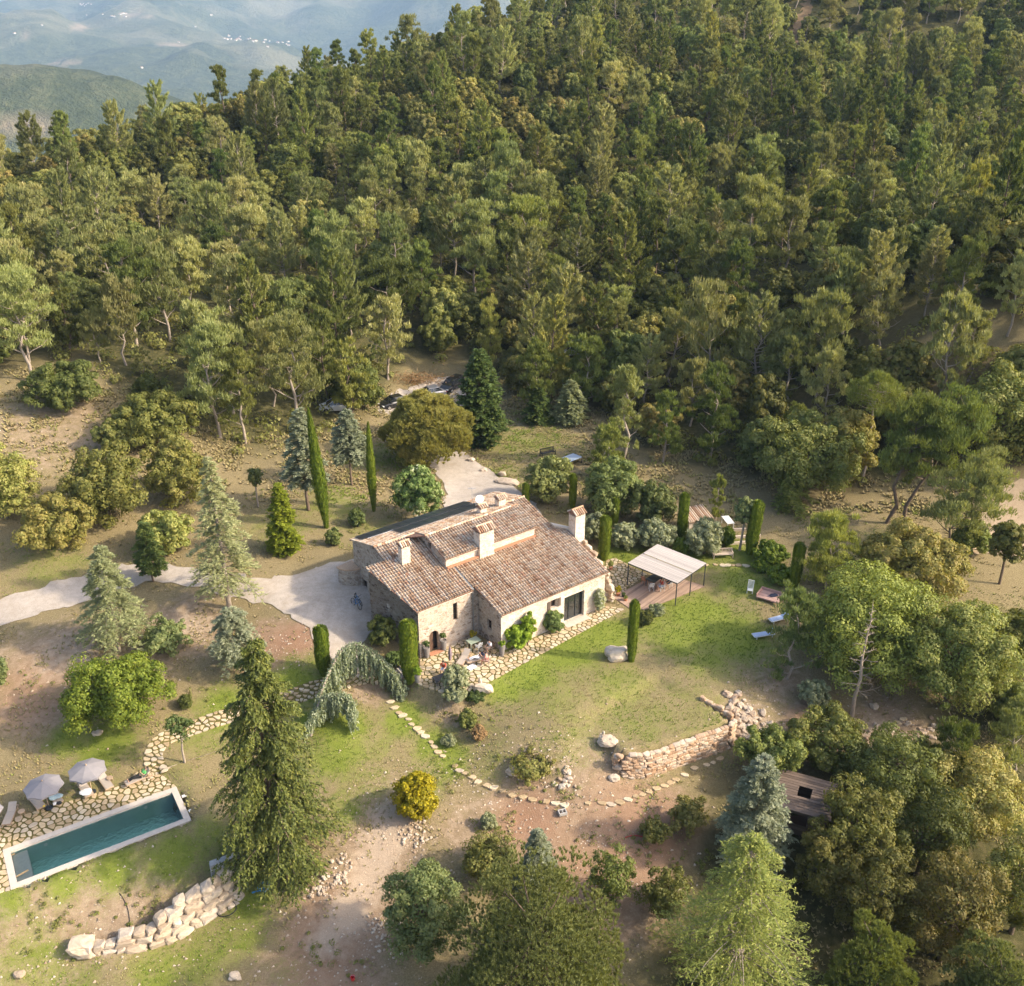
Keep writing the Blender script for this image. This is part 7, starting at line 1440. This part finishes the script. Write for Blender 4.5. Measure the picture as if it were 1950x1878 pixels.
mb = MB(); mb.box((0, 0, .03), (HW - .1, HD - .1, .05)); mb.build('floor', M['wood_dark'], hut)
# ------------------------------------------------------------------ garden shed roof behind the olives, sleepers
sx_, sy_, sz_ = at(1322, 1012); shed = thing('garden_shed', 'low garden shed with a pale terracotta roof behind the olive bushes', 'shed', (sx_, sy_, sz_), .35); mb = MB(); mb.box((0, 0, .85), (2.6, 2.0, 1.7)); mb.build('wall', M['wall_pale'], shed)
mb = MB(); mb.prism([(-1.45, -1.15), (1.45, -1.15), (1.45, 1.15), (-1.45, 1.15)], lambda x, y: 1.72 + y * .22 + .26, lambda x, y: 1.80 + y * .22 + .26); rf = mb.build('roof', M['terracotta'], shed); mb = MB()
for k in range(12): x = -1.35 + k * .245; mb.tube([(x, -1.2, 1.86 - .0), (x, 1.18, 2.36)], [.1, .09], 7)
tag(mb.build('roof_tiles', M['tile'], rf), kind='stuff')
for i, (a, b) in enumerate((((1382, 1012), (1420, 1010)), ((1390, 1026), (1448, 1022)), ((1384, 1038), (1432, 1034)))):
    p, q = at(*a), at(*b); mb = MB(); mb.bar((p[0], p[1], p[2] + .14), (q[0], q[1], q[2] + .14), .2, .28); tag(mb.build('timber_sleeper', M['wood_pale']), ['back timber sleeper of the little terraces by the tall cypress', 'middle timber sleeper of the little terraces', 'front timber sleeper of the little terraces'][i], 'sleeper')
# ------------------------------------------------------------------ small things lying about
_x, _y, _z = at(503, 1694); t = thing('plastic_tub', 'round blue plastic tub on the grass by the bank', 'tub', (_x, _y, _z)); mb = MB(); mb.lathe([(.30, 0), (.40, .28), (.44, .28), (.44, .31), (.37, .31), (.28, .05), (.01, .05)], n=18); mb.build('tub', M['blue'], t, smooth=False); mb = MB(); mb.box((-.55, -.25, .04), (.45, .12, .04), rz=.4); tag(mb.build('blue_scoop', M['blue'], None, loc=(_x, _y, _z + .03)), 'flat blue plastic piece beside the tub', 'plastic piece')
_x, _y, _z = at(672, 1866); t = thing('red_bucket', 'small red bucket on the dirt at the bottom', 'bucket', (_x, _y, _z)); mb = MB(); mb.lathe([(.11, 0), (.15, .27), (.16, .27), (.16, .29), (.13, .29), (.1, .04), (.01, .04)], n=14); mb.build('bucket', M['red'], t); mb = MB(); mb.tube([(.15 * math.cos(a), 0, .28 + .13 * math.sin(a)) for a in np.linspace(0, math.pi, 8)], .008, 4); mb.build('handle', M['steel_light'], t)
_x, _y, _z = at(1071, 1550); t = thing('concrete_block', 'hollow concrete block below the stepping stones', 'block', (_x, _y, _z + .02), .3); mb = MB(); mb.box((0, .2, .12), (.6, .07, .24)); mb.box((0, -.2, .12), (.6, .07, .24)); mb.box((.27, 0, .12), (.07, .34, .24)); mb.box((-.27, 0, .12), (.07, .34, .24)); mb.box((0, 0, .12), (.06, .34, .23)); mb.build('block', M['concrete'], t)
def hose(name, label, pix, r, mat):
    pts = [at(*p) for p in pix]; sp = spline([p[:2] for p in pts], 6); mb = MB(); mb.tube([(x, y, gz(x, y) + r * .8 + .01) for x, y in sp], r, 6); tag(mb.build(name, M[mat], smooth=True), label, 'hose')
hose('garden_hose', 'black hose lying in a loop at the foot of the boulder wall', [(425, 1712), (442, 1716), (450, 1730), (440, 1742), (420, 1746), (412, 1738)], .035, 'black'); hose('garden_hose', 'red hose lying on the reddish soil', [(1190, 1596), (1205, 1592), (1222, 1594), (1236, 1598)], .03, 'red'); hose('drip_pipe', 'thin dark pipe running down the pool bank', [(228, 1702), (240, 1722), (246, 1745), (248, 1775)], .025, 'black')
# ------------------------------------------------------------------ bicycles
def bike(label, x, y, z, rz, lean=.15):
    t = thing('bicycle', label, 'bicycle', (x, y, z), rz); t.rotation_euler = (lean, 0, rz)
    for X in (-.52, .52):
        mb = MB(); mb.tube([(X + .33 * math.cos(a), 0, .34 + .33 * math.sin(a)) for a in np.linspace(0, 2 * math.pi, 21)], .025, 6, cap=False); w = mb.build('wheel', M['rubber'], t); mb = MB()
        for k in range(8): a = k * math.pi / 4; mb.bar((X, 0, .34), (X + .31 * math.cos(a), 0, .34 + .31 * math.sin(a)), .006)
        mb.tube([(X, -.04, .34), (X, .04, .34)], .025, 6); mb.build('spokes', M['chrome'], w)
    mb = MB(); J = dict(bb=(-.05, 0, .3), st=(-.2, 0, .78), hd=(.32, 0, .8), hl=(.36, 0, .66), ra=(-.52, 0, .34), fa=(.52, 0, .34))
    for a, b, r in (('bb', 'st', .025), ('st', 'hd', .025), ('bb', 'hl', .03), ('hd', 'hl', .028), ('bb', 'ra', .016), ('st', 'ra', .014), ('hl', 'fa', .02)): mb.tube([J[a], J[b]], r, 6)
    mb.build('frame', M['bikeblue'], t); mb = MB(); mb.tube([(.3, -.3, .98), (.33, -.12, .95), (.31, 0, .93), (.33, .12, .95), (.3, .3, .98)], .016, 6); mb.tube([(.31, 0, .8), (.31, 0, .93)], .018, 6); mb.build('handlebar', M['black'], t); mb = MB(); mb.add([(-.36, -.08, .9), (-.36, .08, .9), (-.1, .02, .9), (-.1, -.02, .9), (-.36, -.08, .94), (-.36, .08, .94), (-.1, .02, .93), (-.1, -.02, .93)], [(0, 1, 2, 3), (4, 7, 6, 5), (0, 3, 7, 4), (1, 5, 6, 2), (0, 4, 5, 1), (3, 2, 6, 7)]); mb.tube([(-.2, 0, .78), (-.22, 0, .91)], .014, 6); mb.build('saddle', M['black'], t); mb = MB(); mb.tube([(-.05, -.09, .3), (-.05, .09, .3)], .015, 6); mb.bar((-.05, .08, .3), (.08, .08, .2), .02); mb.bar((-.05, -.08, .3), (-.18, -.08, .4), .02); mb.build('pedals', M['chrome'], t); return t
_g = hxy(-1.0, 8.6); bike('blue bicycle leaning by the forecourt door', _g[0], _g[1], gz(*_g) + .08, R(-58)); _g = hxy(-1.5, 8.2); bike('dark wheeled blue bicycle in front of the other bicycle', _g[0], _g[1], gz(*_g) + .08, R(-48), -.1)
# ------------------------------------------------------------------ parked cars
def car(label, px, py, rz, paint, L=4.4, W=1.8, H=1.45, van=False, loc=None):
    x, y, z = loc or at(px, py); t = thing('parked_car', label, 'car', (x, y, z + .07), rz, 'cars parked under the trees'); hl = L / 2
    st = [(-hl, .42, .72, .62), (-hl + .12, .30, .88, .78), (-hl + .6, .2, .96, .88), (-.9, .2, .98, .9), (.6, .2, .96, .9), (1.15, .2, .92, .89), (hl - .45, .22, .80, .84), (hl - .1, .32, .66, .72), (hl, .42, .58, .6)]; mb = MB(); rings = []
    for X, zb, zt, hw in st:
        hw = hw * W / 1.8; rings.append([(X, -hw * .92, zb), (X, -hw, zb + .16), (X, -hw, zt - .16), (X, -hw * .9, zt), (X, hw * .9, zt), (X, hw, zt - .16), (X, hw, zb + .16), (X, hw * .92, zb)])
    vs = [p for r in rings for p in r]; n = 8; fs = [(i * n + j, (i + 1) * n + j, (i + 1) * n + (j + 1) % n, i * n + (j + 1) % n) for i in range(len(rings) - 1) for j in range(n)] + [tuple(range(n)), tuple((len(rings) - 1) * n + j for j in range(n - 1, -1, -1))]
    mb.add(vs, fs); mb.build('body', M[paint], t, smooth=False); w0, w1 = W * .45, W * .36; xb = -hl + (.15 if van else .55); B = [(xb, -w0, .95), (1.2, -w0, .92), (1.2, w0, .92), (xb, w0, .95)]; Tp = [(xb + (.15 if van else .65), -w1, H), (.35, -w1, H), (.35, w1, H), (xb + (.15 if van else .65), w1, H)]
    def q(name, a, b, c, d, mat): mb = MB(); mb.quad(a, b, c, d); mb.build(name, M[mat], t)
    q('windscreen', B[1], B[2], Tp[2], Tp[1], 'carglass'); q('rear_window', B[3], B[0], Tp[0], Tp[3], 'carglass')
    for a, b in ((0, 1), (3, 2)):
        b0, b1, t0, t1 = Vector(B[a]), Vector(B[b]), Vector(Tp[a]), Vector(Tp[b])
        for k0, k1 in ((0, .5), (.53, 1)): q('side_window', b0.lerp(b1, k0), b0.lerp(b1, k1), t0.lerp(t1, k1), t0.lerp(t1, k0), 'carglass')
    mb = MB(); mb.prism([(Tp[0][0] - .05, -w1 - .02), (.40, -w1 - .02), (.40, w1 + .02), (Tp[0][0] - .05, w1 + .02)], H - .01, H + .05, bev=.03); mb.build('roof', M[paint], t)
    mb = MB(); [mb.bar(B[i], Tp[i], .07, .05) for i in range(4)]; [mb.bar(Vector(B[a]).lerp(Vector(B[b]), .515), Vector(Tp[a]).lerp(Vector(Tp[b]), .515), .06, .04) for a, b in ((0, 1), (3, 2))]; mb.build('pillars', M[paint], t)
    for X in (-hl + .85, hl - .85):
        for s in (-1, 1):
            mb = MB(); mb.tube([(X, s * (W / 2 - .2), .31), (X, s * (W / 2 + .01), .31)], .31, 16); w = mb.build('wheel', M['rubber'], t); mb = MB(); mb.tube([(X, s * (W / 2 + .005), .31), (X, s * (W / 2 + .025), .31)], .2, 12); mb.build('rim', M['chrome'], w)
    for s in (-1, 1): mb = MB(); mb.box((hl - .1, s * W * .34, .62), (.2, .34, .13)); mb.build('headlight', M['light_lens'], t); mb = MB(); mb.box((-hl + .08, s * W * .36, .74), (.14, .28, .16)); mb.build('tail_light', M['lamp_red'], t); mb = MB(); mb.box((.95, s * (W / 2 + .06), .98), (.14, .18, .12)); mb.build('mirror', M[paint], t)
    return t
car('silver saloon car parked behind the umbrella pine', 820, 757, R(205), 'car_silver'); car('black car parked beside the large conifer', 861, 742, R(238), 'car_black', 4.3, 1.8, 1.6, True); car('dark car half hidden left of the umbrella pine', 752, 775, R(215), 'car_black', 4.3); car('white car half hidden by trees beyond the spruces', 640, 782, R(190), 'car_white', 4.2); car('silver van half hidden in the trees above the lawn', 1092, 676, R(200), 'car_silver', 4.6, 1.9, 1.9, True); car('pale car barely showing behind the pines', 982, 690, R(190), 'car_silver')
# brush pile by the cars
lv = Leaves(55); g = lv.g; bx, by, bz = at(790, 728); n = 700; C = np.stack([g.normal(size=n) * 2.2, g.normal(size=n) * 1.0, np.abs(g.normal(size=n)) * .6 + .1], 1); lv.add(C, rdir(g, n) * np.array([1, 1, .4]), rdir(g, n), .8, .08); tag(link('brush_pile', lv.mesh('brush_pile', M['heather']), None, (bx, by, bz)), 'heap of dead brown branches behind the silver car', 'brush pile', kind='stuff')

# ------------------------------------------------------------------ weeping blue cedar: an arch hung with curtains of needles
def weeping():
    bx, by, bz = at(592, 1402); t = thing('weeping_cedar', 'weeping blue cedar bent into a wide arch with hanging curtains', 'tree', (bx, by, bz)); lv = Leaves(66); g = lv.g; mb = MB(); TREE_POS.append((bx, by, 2))
    def arc(pix, Z): return [np.array(dep(px, py, Z if not hasattr(Z, '__len__') else Z[i])) - np.array([bx, by, bz]) for i, (px, py) in enumerate(pix)]
    Z0 = prj(bx, by, bz)[2]
    A = arc([(592, 1402), (602, 1350), (612, 1318), (630, 1275), (652, 1238), (680, 1228), (712, 1245), (738, 1268), (756, 1292), (766, 1325), (773, 1362)], [Z0, Z0 + .2, Z0 + .6, Z0 + 1.5, Z0 + 2.2, Z0 + 2.6, Z0 + 2.8, Z0 + 3, Z0 + 3, Z0 + 3, Z0 + 3])
    Bc = arc([(600, 1360), (612, 1332), (640, 1322), (662, 1328), (668, 1350), (671, 1385)], Z0 - .3); Cc = arc([(608, 1345), (600, 1362), (588, 1380), (578, 1400)], [Z0 - .2, Z0 - .8, Z0 - 1.2, Z0 - 1.5])
    for cv, r0, hang, dens, k0 in ((A, .13, 4.3, 14, .08), (Bc, .08, 2.5, 16, .2), (Cc, .07, 1.2, 16, .1)):
        P3 = [np.array(p) for p in cv]; out = []
        for i in range(len(P3) - 1):
            for k in range(6):
                u = k / 6; a, b, c, d = P3[max(i - 1, 0)], P3[i], P3[i + 1], P3[min(i + 2, len(P3) - 1)]; out.append(.5 * (2 * b + (c - a) * u + (2 * a - 5 * b + 4 * c - d) * u * u + (3 * b - a - 3 * c + d) * u ** 3))
        out.append(P3[-1]); mb.tube(out, list(np.linspace(r0, .02, len(out))), 6, cap=False)
        for i, p in enumerate(out):
            f = i / (len(out) - 1)
            if f < k0: continue
            gnd = p[2] - (-.0); mx = max(.25, min(hang * (1.25 - .9 * f) * (1.0 if f < .85 else .4), p[2] + .0))
            for s in range(int(dens * .75)):
                if g.random() < .18: continue
                ln = mx * g.uniform(.35, 1.0); off = np.array([g.normal() * .22, g.normal() * .28, 0]); n = max(6, int(ln * 26)); u = np.arange(n) / n; C = p + off * np.minimum(1, u * 4)[:, None] + np.array([0, 0, -1.]) * (u * ln)[:, None] + g.normal(size=(n, 3)) * .045
                lv.add(C, np.array([0, 0, -1.]) + .45 * rdir(g, n), rdir(g, n), .24, .10, g.random(n) * .7 + .3 * g.random())
            n = 26; C = p + g.normal(size=(n, 3)) * np.array([.12, .16, .09]); lv.add(C, rdir(g, n), rdir(g, n), .2, .08)
    mb.build('trunk', M['bark_pale'], t, smooth=True); link('crown', lv.mesh('crown', M['weep']), t)
weeping()

# ------------------------------------------------------------------ ground cover: grass tufts, weeds and pebbles nobody could count
def cover():
    g = np.random.default_rng(31); n = 210000; x = g.uniform(-62, 52, n); y = g.uniform(38, 132, n); z = ground(x, y); px, py, _ = prj(x, y, z); keep = (px > -30) & (px < 1980) & (py < 1920) & (py > 700) & (py > forest_edge(px) - 30)
    for poly in (DRIVE, ROAD, PATIO, PATIO2, TERR, POOL, DECK, PATHP, HOUSEP): keep &= ~in_poly(x, y, poly)
    s = (x - HO[0]) * E1[0] + (y - HO[1]) * E1[1]; tt = (x - HO[0]) * E2[0] + (y - HO[1]) * E2[1]; keep &= ~((s > -1.4) & (s < 18) & (tt > -.2) & (tt < 12.3))
    x, y, z = x[keep], y[keep], z[keep]; lawn = blob_field(x, y, LAWN); dirt = blob_field(x, y, DIRT); pn = fbm(x * .5, y * .5, 3); dens = np.clip(.25 + lawn * .9 - dirt * .25 + (pn - .5) * 2.2, 0.02, 1); k = g.random(len(x)) < dens; x, y, z, lawn = x[k], y[k], z[k], lawn[k]; n = len(x)
    tone = np.clip(lawn * 1.25 + (fbm(x * .9 + 3, y * .9, 3) - .5) * 1.6 - .05, 0, 1)
    V = []; sz = g.uniform(.06, .15, n) * (1 + .6 * (lawn < .2)) * (1 + .9 * (y > 95)); a = g.uniform(0, 6.28, n)
    for j in range(3):
        aa = a + j * 2.09; dx, dy = np.cos(aa), np.sin(aa); b0 = np.stack([x - dy * sz * .35, y + dx * sz * .35, z - .01], 1); b1 = np.stack([x + dy * sz * .35, y - dx * sz * .35, z - .01], 1); tp = np.stack([x + dx * sz * .8, y + dy * sz * .8, z + sz * .75], 1); V.append(np.stack([b0, b1, tp], 1))
    V = np.stack(V, 1).reshape(-1, 3); me = np_mesh('grass', V, np.arange(len(V)).reshape(-1, 3), M['grass'], dict(tone=np.repeat(tone, 9), rnd=np.repeat(g.random(n), 9))); tag(link('grass', me), 'short green and dry grass tufts over the garden', 'grass', kind='stuff')
    n = 7000; bl = [(690, 1700, 10), (650, 1800, 10), (1200, 1600, 10), (1120, 1660, 9), (600, 1850, 9), (1000, 1560, 8), (250, 1760, 7), (100, 1800, 7), (1700, 1400, 8), (1450, 1370, 4), (100, 1280, 12), (300, 1250, 10), (540, 1230, 7), (760, 1560, 6), (1050, 1470, 5), (100, 830, 16), (880, 1500, 6)]
    c = np.array([at(a, b)[:2] for a, b, _ in bl]); r = np.array([q[2] for q in bl]); i = g.integers(0, len(bl), n); x = c[i, 0] + g.normal(size=n) * r[i] * .45; y = c[i, 1] + g.normal(size=n) * r[i] * .45; ok = np.ones(n, bool)
    for poly in (DRIVE, PATIO, POOL, TERR, PATHP, HOUSEP): ok &= ~in_poly(x, y, poly)
    x, y = x[ok], y[ok]; n = len(x); z = ground(x, y); s = .025 + .11 * g.random(n) ** 3.5; base = np.array([[1, 0, 0], [-.5, .8, 0], [-.6, -.7, 0], [0, 0, .8], [.2, .5, .5]]); V = np.stack([x, y, z], 1)[:, None] + (base[None] + g.normal(size=(n, 5, 3)) * .22) * s[:, None, None]; b = np.arange(n)[:, None] * 5; Fc = np.concatenate([b + np.array([q]) for q in ((0, 1, 4), (1, 3, 4), (0, 4, 3), (1, 2, 3), (2, 0, 3))]); tag(link('pebbles', np_mesh('pebbles', V.reshape(-1, 3), Fc, M['rubble'], dict(rnd=np.repeat(g.random(n), 5)))), 'small pale stones strewn over the bare soil', 'pebbles', kind='stuff')
    lv = Leaves(88); g = lv.g
    for px, py, k, sp in [(100, 1760, 26, 90), (260, 1730, 22, 70), (1000, 1450, 24, 50), (900, 1370, 18, 45), (1050, 1500, 12, 60), (950, 1580, 14, 50), (1180, 1600, 26, 80), (620, 1830, 16, 70), (80, 1030, 14, 70), (700, 1000, 10, 60), (150, 840, 30, 90), (1500, 1400, 10, 40), (860, 1480, 12, 50), (1320, 1640, 20, 60), (60, 880, 26, 70), (200, 960, 16, 60), (500, 960, 18, 70), (640, 900, 16, 60), (1300, 960, 18, 60), (1600, 1010, 20, 70), (1750, 1080, 16, 60), (350, 1320, 12, 60), (80, 1300, 16, 70), (760, 900, 10, 40)]:
        for _ in range(k):
            x, y, z = at(px + g.normal() * sp * .6, py + g.normal() * sp * .3); r = g.uniform(.1, .32)
            if any(bool(in_poly(np.array([x]), np.array([y]), pp)[0]) for pp in (POOL, TERR, PATIO, DRIVE, PATHP)): continue
            clump_leaves(lv, np.array([x, y, z + r * .3]), r, 34, .11, .06)
    tag(link('weeds', lv.mesh('weeds', M['scrub'])), 'small green weeds dotted over the dry slopes', 'weeds', kind='stuff')
cover()
# ------------------------------------------------------------------ the forest on the hill
def forest():
    protos = {}
    def proto(key, gen, lm, bm): mb, lv = gen[0], gen[1]; protos[key] = (mb.mesh('trunk', M[bm], True), lv.mesh('crown', M[lm]), M[bm], M[lm])
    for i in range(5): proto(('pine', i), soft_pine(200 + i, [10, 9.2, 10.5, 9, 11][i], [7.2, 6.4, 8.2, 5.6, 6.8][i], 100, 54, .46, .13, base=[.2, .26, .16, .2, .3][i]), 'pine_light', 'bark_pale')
    for i in range(2): proto(('pine', 5 + i), pine(260 + i, [11, 10][i], [6.6, 5.6][i], 40, 30, .5, .11, base=.22, shape=.55), 'pine_light', 'bark_pale')
    for i in range(2): proto(('dark', 5 + i), pine(265 + i, [10.5, 11.5][i], [4.8, 5.4][i], 44, 30, .46, .11, base=.14, shape=.75), 'pine_dark', 'bark')
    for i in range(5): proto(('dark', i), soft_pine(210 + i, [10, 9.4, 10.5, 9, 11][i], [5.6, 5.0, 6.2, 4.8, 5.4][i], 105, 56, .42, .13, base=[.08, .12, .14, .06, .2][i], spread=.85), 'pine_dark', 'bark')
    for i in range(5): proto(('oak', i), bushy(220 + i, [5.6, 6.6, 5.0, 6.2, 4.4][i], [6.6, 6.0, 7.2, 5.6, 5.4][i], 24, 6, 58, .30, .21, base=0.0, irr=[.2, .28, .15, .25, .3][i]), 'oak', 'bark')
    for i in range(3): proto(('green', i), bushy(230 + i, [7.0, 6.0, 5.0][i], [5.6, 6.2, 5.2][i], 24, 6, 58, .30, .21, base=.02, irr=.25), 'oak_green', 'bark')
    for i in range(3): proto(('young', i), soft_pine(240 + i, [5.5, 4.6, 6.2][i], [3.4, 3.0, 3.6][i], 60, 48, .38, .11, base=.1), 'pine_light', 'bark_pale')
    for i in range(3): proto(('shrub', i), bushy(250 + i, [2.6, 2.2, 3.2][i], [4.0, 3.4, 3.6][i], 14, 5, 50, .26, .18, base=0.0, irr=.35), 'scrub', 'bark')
    rr = random.Random(5); pts = []; cell = {}
    def clear(px, py, x, y):
        if py > forest_edge(px) - 4: return True
        if ((px - 400) / 130) ** 2 + ((py - 486) / 28) ** 2 < 1: return True
        if 1465 < px < 1570 and py < 125 and abs(px - np.interp(py, [0, 60, 118], [1542, 1525, 1490])) < 20: return True
        if px > 1700 and 600 < py < 690: return rr.random() < .3
        return False
    def far_enough(x, y, d):
        for a in range(-2, 3):
            for b in range(-2, 3):
                for q in cell.get((int(x // 6) + a, int(y // 6) + b), ()):
                    if (q[0] - x) ** 2 + (q[1] - y) ** 2 < d * d: return False
        return True
    cand = []
    N = 60000; cx = np.array([rr.uniform(-190, 220) for _ in range(N)]); cyy = np.array([rr.uniform(88, 350) for _ in range(N)])
    cz = ground(cx, cyy); qx, qy, qz = prj(cx, cyy, cz)
    # is the top of a tree there seen at all? march from the camera
    ok = (qx > -90) & (qx < 2040) & (qy > -190) & (qy < 900)
    idx = np.where(ok)[0]
    tt = np.linspace(.3, .985, 40)
    for i in idx:
        x, y, z = cx[i], cyy[i], cz[i]
        if clear(qx[i], qy[i], x, y): continue
        if qz[i] < 95: continue
        d = rr.choice([3.6, 4.6, 5.4, 6.2]) + max(0, (qz[i] - 200)) * .002
        if not far_enough(x, y, d): continue
        if any((x - a) ** 2 + (y - b) ** 2 < (r * .8 + 1.2) ** 2 for a, b, r in TREE_POS): continue
        cell.setdefault((int(x // 6), int(y // 6)), []).append((x, y)); cand.append((x, y, z, qx[i], qy[i], qz[i]))
    xs = np.array([c[0] for c in cand]); ys = np.array([c[1] for c in cand]); zs = np.array([c[2] for c in cand]) + 9
    vis = np.ones(len(cand), bool)
    for t in tt:                                    # trees hidden behind the ridge are left out
        vis &= (CAMZ + (zs - CAMZ) * t) > ground(xs * t, ys * t) + np.where(t > .9, 0, 2.0)
    cand = [c for c, v in zip(cand, vis) if v]; cand.sort(key=lambda c: c[5]); cnt = {}
    names = dict(pine='pine_tree', dark='dark_pine_tree', oak='holm_oak', green='green_oak', young='young_pine', shrub='hill_shrub')
    zone = lambda px, py: 'left' if px < 560 else ('mid' if px < 1180 else 'right')
    what = dict(pine='feathery grey green pine', dark='dense dark green pine', oak='round olive brown holm oak', green='bushy green oak', young='pale young pine', shrub='low rounded scrub bush')
    cols = [(200, 'by the left edge'), (450, 'above the tall blue cedar'), (700, 'above the leaning cypress'), (880, 'above the car park'), (1050, 'above the large conifer'), (1300, 'above the back lawn'), (1560, 'above the olive bushes'), (1800, 'above the leaning pines'), (9999, 'by the right edge')]
    place = lambda px: next(t for lim, t in cols if px < lim)
    band = lambda z: 'at the forest foot' if z < 150 else 'in the lower forest' if z < 180 else 'in the middle forest' if z < 215 else 'in the upper forest' if z < 255 else 'near the ridge'
    size = lambda q: 'small' if q < .86 else 'large' if q > 1.08 else 'medium'
    for x, y, z, px, py, qz in cand:
        nz = float(fbm(x * .022 + 9, y * .022, 2)); u = rr.random()
        zn = zone(px, py)
        if zn == 'left': w = [.34, .06, .24, .10, .12, .14] if py > 420 else [.10, .16, .46, .14, .04, .10]
        elif zn == 'mid': w = [.32, .18, .20, .12, .08, .10] if py > 380 else [.12, .26, .34, .14, .04, .10]
        else: w = [.22, .42, .14, .08, .06, .08] if py < 420 else [.26, .20, .22, .12, .08, .12]
        if py > forest_edge(px) - 60: w = [.2, .1, .22, .14, .14, .2]
        w[2] *= 1.7 if nz > .52 else .6; KS = ('pine', 'dark', 'oak', 'green', 'young', 'shrub'); k = rr.choices(KS, w)[0]
        if cnt.get(k, 0) >= 300: k = min(KS, key=lambda q: cnt.get(q, 0))
        if cnt.get(k, 0) >= 300: continue
        cnt[k] = cnt.get(k, 0) + 1
        p = protos[(k, rr.randrange(3 if k in ('green', 'young', 'shrub') else 7 if k in ('pine', 'dark') else 5))]; sc = rr.uniform(.7, 1.25); sz = sc * rr.uniform(.92, 1.25)
        lab = size(sc) + ' ' + what[k] + ' ' + band(qz) + ', ' + place(px); grp = what[k] + 's ' + band(qz) + ', ' + place(px) + ', ' + size(sc)
        t = thing(names[k], lab, 'tree', (x, y, z - .15), rr.uniform(0, 6.28), grp); t.scale = (sc, sc, sz); t.rotation_euler = (rr.gauss(0, .03), rr.gauss(0, .03), rr.uniform(0, 6.28))
        link('trunk', p[0], t); link('crown', p[1], t)
    print('FOREST', cnt)
    # undergrowth: low garrigue between the trunks
    lv = Leaves(77); g = lv.g; n = 0
    for k in range(7000):
        lv.C.append((g.uniform(-120, 150), g.uniform(92, 300)))
    A = np.array(lv.C); lv.C = []; Z = ground(A[:, 0], A[:, 1]); qx, qy, qz = prj(A[:, 0], A[:, 1], Z)
    for x, y, z, px, py in zip(A[:, 0], A[:, 1], Z, qx, qy):
        if -40 < px < 2000 and -20 < py < forest_edge(px) - 2: clump_leaves(lv, np.array([x, y, z + .4]), g.uniform(.6, 1.7), 40, .4, .25, 'leaf', .8)
    tag(link('undergrowth', lv.mesh('undergrowth', M['scrub'])), 'low green undergrowth between the forest trees', 'undergrowth', kind='stuff')
forest()

# ------------------------------------------------------------------ villages on the far hills
def villages():
    rr = random.Random(8); mats = [plain('village_wall_white', (.75, .70, .62), .9, var=.08)]; roof = plain('village_roof', (.45, .25, .17), .9)
    spots = [(430 + rr.uniform(-1, 1) * 0 + dx, 72 + dx * .10 + rr.uniform(-4, 4)) for dx in [rr.uniform(-5, 120) for _ in range(26)]] + [(165 + rr.uniform(-14, 16), 11 + rr.uniform(-3, 3)) for _ in range(9)] + [(215 + rr.uniform(-20, 25), 31 + rr.uniform(-4, 4)) for _ in range(9)] + [(28, 66), (165, 30), (372, 52), (402, 30), (270, 130), (340, 82), (80, 50), (510, 90)]
    for px, py in spots:
        p = at_hill(px, py)
        if p is None: continue
        w, d, h = rr.uniform(8, 17), rr.uniform(7, 11), rr.uniform(4, 7)
        t = thing('village_house', 'tiny pale house of the villages on the far hazy hills', 'house', (p[0], p[1], p[2] - 1), rr.uniform(0, 3), 'houses on the far hills')
        mb = MB(); mb.box((0, 0, h / 2), (w, d, h)); mb.build('wall', mats[0], t)
        mb = MB(); mb.add([(-w / 2 - .4, -d / 2 - .4, h), (w / 2 + .4, -d / 2 - .4, h), (w / 2 + .4, d / 2 + .4, h), (-w / 2 - .4, d / 2 + .4, h), (-w / 2 - .4, 0, h + d * .22), (w / 2 + .4, 0, h + d * .22)], [(0, 1, 5, 4), (2, 3, 4, 5), (0, 4, 3), (1, 2, 5), (0, 3, 2, 1)]); mb.build('roof', roof, t)
villages()

# ------------------------------------------------------------------ the air between here and the far hills
def haze():
    m = bpy.data.materials.new('haze_air'); m.use_nodes = True; n = m.node_tree.nodes; l = m.node_tree.links; n.remove(n['Principled BSDF'])
    v = n.new('ShaderNodeVolumePrincipled'); setc(v.inputs['Color'], (.50, .73, 1.0)); v.inputs['Density'].default_value = HAZE; v.inputs['Anisotropy'].default_value = 0.0
    l.new(v.outputs[0], n['Material Output'].inputs['Volume'])
    mb = MB(); x0, x1, y0, y1, z0, z1 = -24200, 24200, -200, 24300, -1150, 700
    mb.box(((x0 + x1) / 2, (y0 + y1) / 2, (z0 + z1) / 2), (x1 - x0, y1 - y0, z1 - z0)); o = mb.build('haze', m); o.display_type = 'WIRE'; tag(o, 'thin blue haze in the air over the valley', 'haze', kind='stuff')
HAZE = 0.85e-4
haze()

print('TRIS', sum(len(m.loops) - 2 * len(m.polygons) for m in bpy.data.meshes if m.users))
